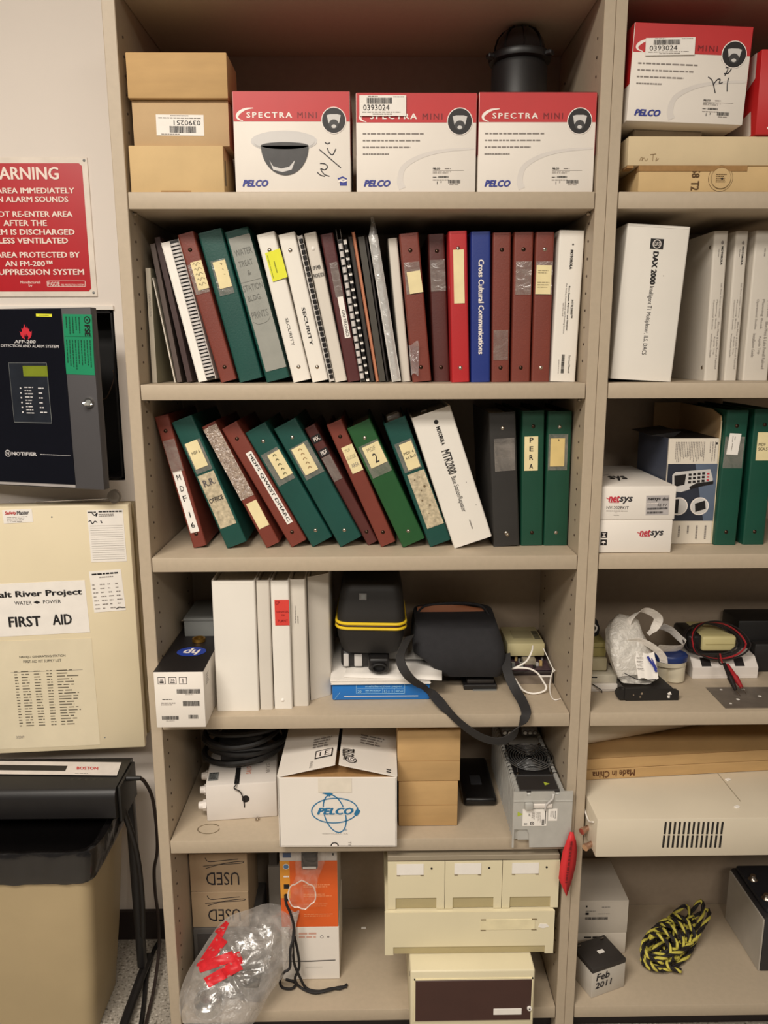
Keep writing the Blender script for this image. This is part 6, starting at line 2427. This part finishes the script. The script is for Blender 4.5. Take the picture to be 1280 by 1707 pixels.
# ================================================================== second bookcase: fifth shelf
EX0, EY0, EH = .9075, -.0735, .0885
t = thing('equipment_chassis', 'beige metal equipment chassis with two rows of vent slots', 'equipment', (EX0, EY0, S5 + .0012))
EWd, ED = .47, .385
b = nb()
bx(b, 0, EWd, 0, ED, .001, EH, .0015, 2)
part('case', b, BEIGEM, t)
b = nb()
bx(b, .004, .07, .01, .04, -.0008, .001)
part('foot', b, BEIGEM, t)
b = nb()
bx(b, EWd - .14, EWd - .1, .01, .04, -.0008, .001)
part('foot', b, BEIGEM, t)
SL = None
for r, (va, vb) in enumerate(((1370, 1391), (1392.5, 1413))):
    for k in range(13):
        pxx = 1108 + k * 7.9 - (r * 2.6)
        a = local(t, pxx, va)
        c = local(t, pxx - 2.2, vb)
        if SL is None:
            b = nb()
            dx = c.x - a.x
            prism(b, [(0, 0), (.0042, 0), (.0042 + dx, c.z - a.z + .001), (dx, c.z - a.z + .001)], -.0006, .0)
            SL = part('vent_slot', b, mat('slot_dark', (30, 26, 22), .8), t, 0)
            SL.location = (a.x, 0, a.z)
        else:
            share('vent_slot', SL, t, (a.x, 0, a.z))
for px, py in ((1213, 1300.5), (1228, 1346)):
    p = local(t, px, py, 'z', EH)
    b = nb()
    bx(b, -.006, .006, -.004, .004, 0, .003, .001, 1, M=Matrix.Translation((p.x, p.y, EH)) @ Matrix.Rotation(.5, 4, 'Z'))
    part('screw_tab', b, PAPER, t)
b = nb()
bx(b, EWd - .145, EWd - .143, .06, ED - .02, EH, EH + .0008)
part('lid_seam', b, mat('seam_dark_beige', (168, 156, 136), .5), t)  # lid joint line, darker beige than the case
for k, z in enumerate((.012, .03)):
    b = nb()
    cyl(b, (.0, .03 + k * .03, z), (-.012, .024 + k * .03, z - .002), .006, n=14)
    cyl(b, (-.012, .024 + k * .03, z - .002), (-.017, .020 + k * .03, z - .003), .0075, n=14)
    part('coax_connector', b, mat('copper_nickel', (196, 160, 140), .25, .05, metal=.9), t)
b = nb()
tube(b, smooth_path([(-.002, .1, .06), (-.004, .05, .055), (-.0025, .02, .07)]), .0018, 6)
part('wire', b, PAPER, t)
zt_ = S5 + .0012 + EH + .0012
p0, p1 = on(985, 1300, zt_), on(1280, 1284, zt_)
yw = math.atan2(p1.y - p0.y, p1.x - p0.x)
GF = 'long flat boxes on the equipment chassis'
t = thing('flat_carton', 'long flat brown carton with upside-down lettering, resting on the chassis', 'box', (max(p0.x - .028, .917), p0.y - .002, zt_), (0, 0, yw), GF)
DIMS[t.name] = (.56, .18, .0245)
b = nb()
bx(b, 0, .56, 0, .18, 0, .0245, .001, 1)
part('body', b, CARD1, t)
Q = plane(t, z21(108, 400), z21(392, 382), z21(108, 415), square=False)
Q.V = Vector((0, 0, -.0165))
Q.o.z = .0205
Q.text('Made in China', 0, 0, 1, 1, mat('brown_ink', (92, 52, 24), .8), rot=180, bold=.02).done()
t = thing('flat_carton', 'long flat brown carton without lettering, upper of two on the chassis', 'box', (max(p0.x - .030, .917), p0.y - .001, zt_ + .0252), (0, 0, yw), GF)
DIMS[t.name] = (.56, .18, .0255)
b = nb()
bx(b, 0, .56, 0, .18, 0, .0255, .001, 1)
part('body', b, CARD1, t)
b = nb()
bx(b, .002, .558, .0005, .002, .0256, .0262)
part('flap_seam', b, CARDED, t)
t = thing('paper_roll', 'white rolled paper tube lying across the flat brown cartons', 'paper roll', (.924, .150, zt_ + .0518), (0, 0, math.radians(17)))
b = nb()
cyl(b, (0, 0, .034), (.36, 0, .034), .034, .034, 28)
part('roll', b, mat('roll_cream', (226, 214, 192), .7, .03), t)
b = nb()
tube(b, [Vector((-.0006, (.004 + .0024 * a) * math.cos(a), .034 + (.004 + .0024 * a) * math.sin(a))) for a in [i * .35 for i in range(34)]], .0006, 4)
part('rolled_edge', b, PAPER, t)

# ================================================================== bottom shelf, first bookcase
z22, z23, zH, z24 = Z(270, 1400, .2734), Z(600, 1400, .2969), Z(380, 1410, .1719), Z(930, 1420, .2734)
GU = 'used boxes on the bottom shelf'
yU = .135
a1, a2 = at(304, 1424, yU), at(414, 1486, yU)
c1, c2 = at(317, 1487, yU), at(416, 1545, yU)
zb_ = c2.z
t = thing('grey_equipment_case', 'dark grey metal case under the boxes marked used', 'case', (.004, yU - .004, S6 + .0004))
DIMS[t.name] = (.155, .17, zb_ - S6 - .0014)
b = nb()
bx(b, 0, .155, 0, .17, 0, zb_ - S6 - .0014, .003, 2)
part('body', b, mat('dark_grey_metal', (92, 88, 84), .5, .1, 20), t)
b = nb()
bx(b, .01, .145, -.0015, 0, .01, zb_ - S6 - .012, .001, 1)
part('face', b, mat('dark_grey_face', (70, 66, 64), .5, .1), t)
HB_ = mat('used_box_board', (172, 148, 118), .8, .05, 14, .06, 300)


def used(label, x0, x1, z0, h, seed):
    t = thing('used_box', label, 'box', (max(.0035, x0), yU, z0), (0, 0, 0), GU)
    W = x1 - max(.0035, x0)
    DIMS[t.name] = (W, .15, h)
    b = nb()
    bx(b, 0, W, 0, .15, 0, h, .0012, 1)
    part('body', b, HB_, t)
    P = front(t)
    P.text('USED', .28, .48, .85, .82, MARK, rot=180).stroke([(.28, .10), (.34, .2), (.55, .18), (.85, .14)], .012, MARK).stroke([(.24, .32), (.5, .28), (.88, .25), (.92, .2), (.6, .25), (.28, .38)], .012, MARK).done()
    return t


used('brown box marked USED upside down, lower of two', c1.x, c2.x, zb_, c1.z - c2.z - .0006, 1)
used('brown box marked USED upside down, upper of two with clean front', a1.x, a2.x, c1.z, a1.z - c1.z, 2)
# grey cartons in the shade behind
t = carton('grey_carton', 'small grey carton in the shade beside the boxes marked used', .1745, .2225, .235, .32, S6 + .0004, .20, mat('mid_grey_board', (140, 132, 122), .7), seam=False)  # board is plain mid grey
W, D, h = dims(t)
b = nb()
bx(b, W - .018, W - .002, -.001, .0, .03, h - .06)
part('black_face', b, BLKP, t)
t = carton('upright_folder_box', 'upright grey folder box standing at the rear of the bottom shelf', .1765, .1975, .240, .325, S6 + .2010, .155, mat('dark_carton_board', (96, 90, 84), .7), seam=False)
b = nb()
bx(b, -.0008, .0, .01, .08, .01, .13)
part('spine', b, GREYM, t)

# white and orange cartons
OX_ = .2235
t = thing('white_carton', 'white carton on the bottom shelf under the orange one', 'box', (OX_, .0905, S6 + .0004))
DIMS[t.name] = (.136, .17, .1445)
b = nb()
bx(b, 0, .136, 0, .17, 0, .1445, .0012, 1)
part('body', b, WHITEB, t)
P = front(t)
P.poly([(.0, .645), (.5, .64), (.93, .625), (.93, .64), (.5, .66), (.0, .655)], BLKP, 'slot')
P.lines(.3, .09, .62, .22, 2, mat('pale_red_print', (214, 168, 150), .6), fill=.5, wl=.3).disc(.70, .19, .028, BLKP, 'symbol').disc(.70, .19, .018, WPR, 'symbol', 1).disc(.81, .19, .02, GREYINK, 'symbol').rect(.4, .76, .7, .765, GREYINK, 'fine_print').done()
t = thing('orange_carton', 'orange and white telephone carton stacked on the white carton', 'box', (OX_ + .001, .0905, S6 + .1455))
OH = .205
DIMS[t.name] = (.1335, .165, OH)
b = nb()
bx(b, 0, .1335, 0, .165, 0, OH, .0012, 1)
part('body', b, mat('carton_pale_grey', (200, 192, 184), .6, .03), t)
P = front(t)
P.rect(.0, .145, 1, 1, mat('orange_print_solid', (222, 96, 34), .5, .05, 10), 'orange_panel').rect(.0, .145, .17, .62, mat('amber_print', (222, 150, 50), .5, .04), 'amber_panel', 1)
P.disc(.11, .215, .055, WPR, 'globe_logo', 2).disc(.11, .215, .045, mat('globe_blue', (96, 130, 170), .5), 'globe_logo', 3).rect(.06, .04, .2, .10, mat('logo_slate', (70, 86, 120), .5), 'brand_block', 1)
P.rect(.06, .44, .16, .50, BLKP, 'icon', 2).rect(.06, .57, .14, .66, BLKP, 'icon', 2).lines(.06, .32, .16, .36, 1, WPR, wl=.4, l=3)
PO = mat('pale_orange_print', (240, 160, 110), .5)
for v in (.44, .56, .69, .82):
    P.lines(.40, v, .93, v + .05, 2, PO, ragged=.3, fill=.35, wl=.08, seed=int(v * 100), l=2)
P.rect(.92, .05, .94, .08, INK, 'fine_print').done()
# phone in a clear sleeve draped over the orange carton
t = thing('sleeved_phone', 'black phone in a clear plastic sleeve drooping over the orange carton', 'phone', (.29, .075, S6 + .34))
o_ = Vector(t.location)
p0, p1 = at(516, 1412, .082), at(514, 1449, .070)
b = nb()
M_ = Matrix.Translation(p0 - o_) @ Matrix.Rotation(math.radians(-8), 4, 'X')
Lh = (p0 - p1).length
bx(b, -.019, .019, -.010, .006, -Lh, .012, .006, 3, M=M_)
part('phone_body', b, BLKPL, t)
b = nb()
bx(b, -.0155, .0155, -.0112, -.0095, -Lh + .004, -Lh + .009, .001, 1, M=M_)
part('silver_edge', b, SIL, t)
b = nb()
axis = [at(520, 1405, .072), at(517, 1440, .066), at(512, 1462, .062), at(506, 1482, .058), at(503, 1492, .054)]
rad = [(.034, .014), (.034, .015), (.026, .014), (.028, .022), (.032, .027)]
rows = []
for i, (p, (rx, ry)) in enumerate(zip(axis, rad)):
    rows.append([p - o_ + Vector((rx * math.cos(2 * math.pi * k / 24), .4 * ry * math.sin(2 * math.pi * k / 24) - .0, (ry if i > 2 else .004) * math.sin(2 * math.pi * k / 24) + .003 * math.sin(k * 1.7 + i))) for k in range(24)])
grid(b, rows, close_v=True)
part('sleeve', b, clear('sleeve_film', (236, 220, 208), .03, .03, .2, .5, 60, .10), t, 70)
b = nb()
tube(b, [v for v in rows[-1]], .0016, 5, closed=True)
part('sleeve_rim', b, clear('sleeve_rim_film', (240, 228, 216), .6, .1, .2, .3, 60), t, 70)

# black cord with loops
t = thing('drawstring', 'black braided cord hanging down and knotted on the shelf', 'cord', (.25, .06, S6 + .0004))
o_ = Vector(t.location)
cA = [at(*zH(565, 470), .062), at(*zH(565, 560), .058), at(*zH(600, 640), .055), at(*zH(635, 760), .054), at(*zH(640, 880), .046), at(*zH(605, 1000), .032), at(*zH(600, 1180), .024), at(*zH(540, 1230), .022), on(*zH(505, 1310), S6 + .012), on(*zH(530, 1375), S6 + .006), on(*zH(620, 1385), S6 + .006), on(*zH(655, 1330), S6 + .006), on(*zH(560, 1295), S6 + .010)]
cB = [at(*zH(640, 800), .058), at(*zH(630, 950), .058), at(*zH(640, 1130), .062), at(*zH(690, 1260), .056), on(*zH(760, 1380), S6 + .006), on(*zH(880, 1410), S6 + .006), on(*zH(1000, 1385), S6 + .006), on(*zH(1090, 1385), S6 + .006), on(*zH(1155, 1345), S6 + .006)]
cC = [at(*zH(645, 880), .067), at(*zH(680, 1050), .064), at(*zH(690, 1180), .060), at(*zH(650, 1290), .056), on(*zH(700, 1370), S6 + .008), on(*zH(830, 1425), S6 + .006), on(*zH(960, 1405), S6 + .008), on(*zH(1060, 1375), S6 + .008), on(*zH(1150, 1365), S6 + .006)]
for cp in (cA, cB, cC):
    b = nb()
    tube(b, [p - o_ for p in smooth_path(cp, 6)], .0032, 7)
    part('cord', b, mat('black_braid', (26, 22, 22), .7, .1), t)

# clear bag of parts with red lettering
t = thing('clear_parts_bag', 'wrinkled clear plastic bag of metal parts with red markings', 'plastic bag', (.10, .02, S6 + .0006))
o_ = Vector(t.location)
OUT = [(490, 1532), (474, 1512), (445, 1506), (415, 1516), (385, 1526), (362, 1545), (335, 1585), (312, 1622), (299, 1662), (303, 1700), (325, 1722), (370, 1728), (412, 1716), (432, 1690), (450, 1656), (478, 1618), (490, 1575)]
OUTs = [Vector((x, y, 0)) for x, y in OUT]
OUTs = smooth_path(OUTs, 4, closed=True)
CP = Vector((388, 1625, 0))
n_o = len(OUTs)


def base_y(py):
    return .115 - (py - 1505) / 215.0 * .165


def wr(px, py):
    return .0045 * math.sin(px * .13 + py * .045) * math.sin(py * .11 - px * .03) + .003 * math.sin(px * .31 - py * .2) + .002 * math.sin(px * .05 + py * .4)


def bagpt(px, py, r, frontside):
    if frontside:
        Y = base_y(py) - .05 * math.sqrt(max(0, 1 - r * r)) + wr(px, py) * (1 - r * .5)
    else:
        Y = base_y(py) + .02 * (1 - r * r)
    p = at(px, py, Y)
    if p.y > -.002 and p.z < S6 + .003:
        p = on(px, py, S6 + .003)
        if p.y < -.001:
            p = at(px, py, -.002)
    elif p.y > -.006 and p.z < S6 + .002:
        p = at(px, py, -.006)
    return p - o_


for fs, nm in ((True, 'front_film'), (False, 'rear_film')):
    b = nb()
    rows = []
    for i in range(13):
        r = .02 + .98 * i / 12
        rows.append([bagpt(CP.x + r * (q.x - CP.x), CP.y + r * (q.y - CP.y), r, fs) for q in OUTs])
    grid(b, rows, close_v=True)
    part(nm, b, clear('bag_film' if fs else 'bag_film_rear', (214, 207, 200), .20 if fs else .14, .15 if fs else .05, .17, .7, 30, .30), t, 80)
# gathered neck
b = nb()
nk = at(489, 1545, .085) - o_
rows = []
for i in range(6):
    v = i / 5
    rows.append([nk + Vector((-.004 + .008 * v + (.006 + .010 * abs(v - .5)) * math.cos(a), .004 * math.sin(a), -.030 + .07 * v + .004 * math.sin(a * 3))) for a in [2 * math.pi * k / 14 for k in range(14)]])
grid(b, rows, close_v=True)
part('gathered_neck', b, clear('neck_film', (226, 210, 200), .5, .2, .15, 1.0, 90, .3), t, 70)


def onbag(q, lift):
    px, py = z22(*q)
    d_ = Vector((px - CP.x, py - CP.y, 0))
    a = math.atan2(d_.y, d_.x)
    best = min(OUTs, key=lambda s: abs((math.atan2(s.y - CP.y, s.x - CP.x) - a + math.pi) % (2 * math.pi) - math.pi))
    r = min(1, d_.length / max(1, (best - CP).length))
    return bagpt(px, py, r, True) + Vector((0, -lift, 0))


RD = mat('red_bag_print', (214, 40, 48), .45, .12, 90)
for A, B, w0, w1 in (((402, 492), (345, 570), 24, 60), ((370, 590), (232, 775), 80, 56), ((225, 775), (440, 700), 60, 66), ((452, 680), (482, 750), 46, 46), ((272, 865), (478, 748), 66, 74)):
    A, B = Vector(A), Vector(B)
    d_ = (B - A).normalized()
    nn = Vector((-d_.y, d_.x))
    b = nb()
    rows = []
    for i in range(9):
        v = i / 8
        c_ = A.lerp(B, v)
        hw = (w0 + (w1 - w0) * v) / 2
        rows.append([onbag(c_ + nn * hw * s, .0038) for s in (-1, -.5, 0, .5, 1)])
    grid(b, rows)
    part('red_marking', b, RD, t, 60)
# metal parts inside
b = nb()
bx(b, 0, .125, 0, .07, 0, .080, .006, 2, M=Matrix.Translation(Vector((.055, .042, S6 + .004)) - o_) @ Matrix.Rotation(math.radians(-12), 4, 'Z'))
part('dark_part', b, mat('dark_part_metal', (70, 68, 66), .4, .2, 30, metal=.4), t)
b = nb()
lathe(b, [(0, .032), (.016, .032), (.02, .026), (.03, .022), (.034, .0), (0, 0)], 24, Matrix.Translation(Vector((.062, -.012, S6 + .003)) - o_) @ Matrix.Rotation(.25, 4, 'X') @ Matrix.Translation((0, .02, .004)))
part('machined_part', b, mat('bright_metal', (200, 198, 194), .18, .05, metal=.9), t)
b = nb()
cyl(b, Vector((.12, .03, S6 + .075)) - o_, Vector((.19, .08, S6 + .09)) - o_, .016, n=16)
part('tube_part', b, mat('grey_part_metal', (128, 124, 120), .35, .1, metal=.5), t)

# ---- card file boxes and cabinet
GD = 'small card file boxes'


def file_front(W, h, leg, notch, th=.006):
    b = nb()
    prism(b, [(0, 0), (leg, 0), (leg, notch), (W - leg, notch), (W - leg, 0), (W, 0), (W, h), (0, h)], 0, th)
    return b


def file_box(label, x0, W, D, h, y0, z0, leg, notch, ulab, hole, name='card_file_box'):
    t = thing(name, label, 'file box', (x0, y0, z0), (0, 0, 0), GD)
    b = nb()
    bx(b, .0015, W - .0015, .0065, D, .0, h - .0005, .001, 1)
    part('case', b, PUTTY, t)
    part('drawer_front', file_front(W, h, leg, notch), PUTTY, t, 0)
    b = nb()
    bx(b, leg, W - leg, .003, .0064, .001, notch)
    part('pull_recess', b, mat('putty_recess_shading', (176, 162, 122), .5, .03), t)  # shading of the pull recess put into the colour as a darker putty
    if ulab:
        u0_, u1_, v0_, v1_ = ulab
        c = card_local(t, 'label_card', (W * u0_, -.0006, h * (1 - v0_)), (W * (u1_ - u0_), 0, 0), (0, 0, -h * (v1_ - v0_)), PAPER)
        c.done()
        for u in (u0_, u1_ - .12 * (u1_ - u0_)):
            b = nb()
            bx(b, W * u, W * (u + .12 * (u1_ - u0_)), -.0022, .0, h * (1 - v1_) - .0016, h * (1 - v1_))
            part('label_clip', b, mat('clip_bronze', (120, 104, 76), .5), t)
    if hole:
        b = nb()
        cyl(b, (W * hole[0], .0005, h * (1 - hole[1])), (W * hole[0], -.0008, h * (1 - hole[1])), .0024, n=10)
        part('lock_hole', b, BLKP, t)
    return t


zc = S6 + .1575
t = thing('card_cabinet', 'putty cabinet with a dark brown front panel at the bottom', 'cabinet', (.5215, -.062, S6 + .0004))
CWd, CHh, CDp = .2725, .156, .36
b = nb()
bx(b, 0, CWd, 0, CDp, 0, CHh, .004, 3)
part('case', b, PUTTY, t)
b = nb()
bx(b, .011, CWd - .007, -.0035, .0, .030, CHh - .022, .001, 1)
fp = part('front_panel', b, mat('dark_brown_panel', (68, 42, 36), .5, .06, 20), t)
b = nb()
fr = .003
bx(b, .008, CWd - .004, -.002, .0, CHh - .022, CHh - .019)
bx(b, .008, .011, -.002, .0, .028, CHh - .019)
bx(b, CWd - .007, CWd - .004, -.002, .0, .028, CHh - .019)
part('panel_frame', b, mat('putty_light', (230, 218, 180), .45), t)
p = [local(t, *z23(*q)) for q in ((748, 940), (906, 932), (748, 973))]
b = nb()
bx(b, p[0].x, p[1].x, -.005, -.0035, p[2].z, p[0].z, .0004, 1)
part('label_plate', b, PAPER, fp)
lk_ = local(t, *z23(949, 937))
b = nb()
cyl(b, (lk_.x, -.0035, lk_.z), (lk_.x, -.0065, lk_.z), .0055, .005, 18)
lo = part('lock', b, PAPER, fp)
b = nb()
cyl(b, (lk_.x, -.0065, lk_.z), (lk_.x, -.0069, lk_.z), .0018, n=10)
part('keyhole', b, BLKP, lo)
b = nb()
bx(b, -.0008, .0004, .03, .034, CHh - .04, CHh - .03)
part('side_slot', b, BLKP, t)
t = file_box('wide putty file box lying across the brown-fronted cabinet', .4665, .3765, .33, .1075, -.016, zc, .019, .020, None, None, name='wide_file_box')
W, h = .3765, .1075
b = nb()
bx(b, W * .565, W * .885, -.0012, .0, h * .58, h * .82, .0004, 1)
lp = part('label_holder', b, mat('putty_light', (230, 218, 180), .45), t)
for u in (.565, .865):
    for v in (.575, .82):
        b = nb()
        bx(b, W * u, W * (u + .03), -.002, .0, h * v - .0006, h * v + .0006)
        part('holder_clip', b, mat('clip_bronze', (120, 104, 76), .5), lp)
b = nb()
prism(b, [(W * .905, h * .63), (W * .935, h * .60), (W * .97, h * .64), (W * .955, h * .70), (W * .915, h * .71)], -.0008, .0)
part('torn_sticker', b, PAPER, t)
bw = .1252
for k, lab in enumerate(('small putty file box with label card, leftmost of the three', 'small putty file box with label card, middle of the three', 'small putty file box with label card, nearest the bookcase divider')):
    x = .4735 + k * (bw + .0012)
    t = file_box(lab, x, bw, .30, .117, -.006, zc + .1085, .0175, .028, (.16, .63, .03, .26), (.77, .135))
t = thing('grey_board', 'grey board lying on the three small file boxes', 'board', (.4735, -.003, zc + .1085 + .1176))
b = nb()
bx(b, 0, .378, 0, .28, 0, .0125, .001, 1)
part('slab', b, mat('grey_beige_board', (150, 138, 118), .6, .04), t)
b = nb()
bx(b, .0, .378, -.0006, .0, .0005, .0018)
part('edge_line', b, mat('grey_board_dark', (96, 86, 72), .6), t)
p = on(606, 1549, S6)
t = thing('paper_scrap', 'tiny white scrap lying on the empty middle of the shelf', 'scrap', (p.x, p.y, S6 + .0006))
b = nb()
grid(b, [[Vector((.003 * i, .003 * j, .0015 * ((i * 3 + j * 2) % 3))) for j in range(3)] for i in range(-2, 3)])
o = part('scrap', b, PAPER, t, 0)
md = o.modifiers.new('thickness', 'SOLIDIFY')
md.thickness = .0006

# ================================================================== bottom shelf, second bookcase
GX = 'white boxes on the bottom shelf of the second bookcase'
WG = mat('white_grey_board', (206, 196, 182), .6, .03, 12)
t = carton('white_box', 'white box behind the small battery, lower of two', .9050, 1.0700, .160, .325, S6 + .0004, .0580, WG, seam=False, group=GX)
front(t).lines(.36, .12, .6, .25, 1, INK, wl=.3).done()
t = carton('white_box', 'white box with a printed barcode, on top of its twin', .9050, 1.0710, .160, .325, S6 + .0590, .0915, WG, seam=False, group=GX)
P = front(t)
P.rect(.36, .14, .385, .2, INK, 'fine_print').lines(.6, .17, .72, .22, 1, wl=.2, ragged=0).lines(.36, .3, .52, .33, 1, INK, wl=.2).rect(.36, .36, .41, .43, INK, 'fine_print').lines(.55, .38, .72, .42, 1, wl=.15, ragged=0).barcode(.36, .50, .70, .58, 30).done()
# battery marked Feb 2011
t = thing('small_battery', 'small grey battery with black lid marked Feb 2011', 'battery', (.9466, .0217, S6 + .0004), (0, 0, math.radians(21)))
b = nb()
bx(b, 0, .0945, 0, .082, 0, .066, .002, 2)
part('case', b, mat('battery_grey', (196, 188, 176), .5, .03), t)
b = nb()
bx(b, -.0008, .0953, -.0008, .0828, .0662, .0785, .003, 2)
lid = part('lid', b, mat('battery_lid', (52, 47, 44), .55, .06), t)
b = nb()
bx(b, .044, .060, .034, .044, .0786, .0792)
part('white_sticker', b, PAPER, lid)
for x in (.008, .074):
    b = nb()
    bx(b, x, x + .008, .068, .070, .078, .084)
    part('terminal', b, STEEL, lid)
P = Pl(t, (0, 0, .066), (.0945, 0, 0), (0, 0, -.066))
P.text('Feb', .12, .06, .52, .34, MARK, bold=.02, shear=.15).text('2011', .10, .42, .60, .66, MARK, bold=.02, shear=.15).done()
# large battery at the frame edge
t = thing('large_battery', 'large black battery with grey side panel and round terminals', 'battery', (1.3745, .0955, S6 + .0004))
b = nb()
bx(b, .003, .22, 0, .185, 0, .150, .004, 2)
part('case', b, mat('charcoal_case', (44, 42, 44), .45, .06), t)
b = nb()
bx(b, -.0006, .0030, .002, .183, .001, .142)
part('side_panel', b, mat('battery_side_grey', (176, 168, 156), .5, .04), t)
b = nb()
bx(b, .010, .21, .012, .176, .1502, .164, .005, 2)
ld = part('lid', b, mat('charcoal_lid', (36, 38, 44), .4, .06), t)
for y in (.05, .12):
    b = nb()
    lathe(b, [(0, .012), (.006, .011), (.008, .004), (.012, 0)], 16, Matrix.Translation((.028, y, .164)))
    part('terminal', b, STEEL, ld)


# yellow and black rope
t = thing('rope_hank', 'knotted hank of yellow and black rope lying on the shelf', 'rope', on(1120, 1580, S6 + .0004))
o_ = Vector(t.location)
ax0, ax1 = on(1092, 1592, S6 + .030) - o_, on(1160, 1530, S6 + .040) - o_
dirn = (ax1 - ax0).normalized()
sidev = Vector((dirn.y, -dirn.x, 0)).normalized()
upv = Vector((0, 0, 1))
rd = random.Random(9)
ctrl = []
Lx = (ax1 - ax0).length
for k in range(11):
    w_ = .030 + rd.uniform(-.008, .012)
    hh = .016 + rd.uniform(-.006, .012)
    ph = rd.uniform(-.012, .012)
    s0, s1 = -.025 + rd.uniform(-.015, .02), Lx + rd.uniform(-.06, .035)
    for q in range(8):
        a = 2 * math.pi * q / 8
        along = (s0 + s1) / 2 + (s1 - s0) / 2 * math.cos(a)
        ctrl.append(ax0 + dirn * along + sidev * (w_ * math.sin(a) + ph) + upv * (hh * math.cos(a * 1.0 + k * 1.3) + rd.uniform(-.006, .006)))
for k in range(26):
    a = k * 1.15
    along = .018 + k / 26 * Lx * .62
    ctrl.append(ax0 + dirn * along + sidev * (.038 * math.cos(a)) + upv * (.034 * math.sin(a) + .002))
ctrl += [ax0 + Vector((.02, -.02, .0)), ax0 + Vector((.045, -.035, -.015)), ax0 + Vector((.052, -.022, -.02))]
for p_ in ctrl:
    p_.z = max(p_.z, .0125)
path = smooth_path(ctrl, 7)
# even steps along the rope
ev = [path[0]]
acc = 0.0
for i in range(1, len(path)):
    seg = (path[i] - path[i - 1]).length
    acc += seg
    if acc >= .004:
        ev.append(path[i])
        acc = 0.0
T_, N_ = frames(ev)
YR, KR = mat('rope_yellow', (206, 194, 84), .7, .1, 90), mat('rope_black', (34, 28, 26), .7, .1, 90)
for si, (m_, nm) in enumerate(((YR, 'yellow_strand'), (KR, 'black_strand'), (KR, 'black_strand'))):
    pts = []
    for i, p_ in enumerate(ev):
        a = i * 1.0 + si * 2 * math.pi / 3
        bb = T_[i].cross(N_[i])
        pts.append(p_ + (N_[i] * math.cos(a) + bb * math.sin(a)) * .0028)
    b = nb()
    tube(b, pts, .0036 if si == 0 else .0027, 6)
    part(nm, b, m_, t, 60)
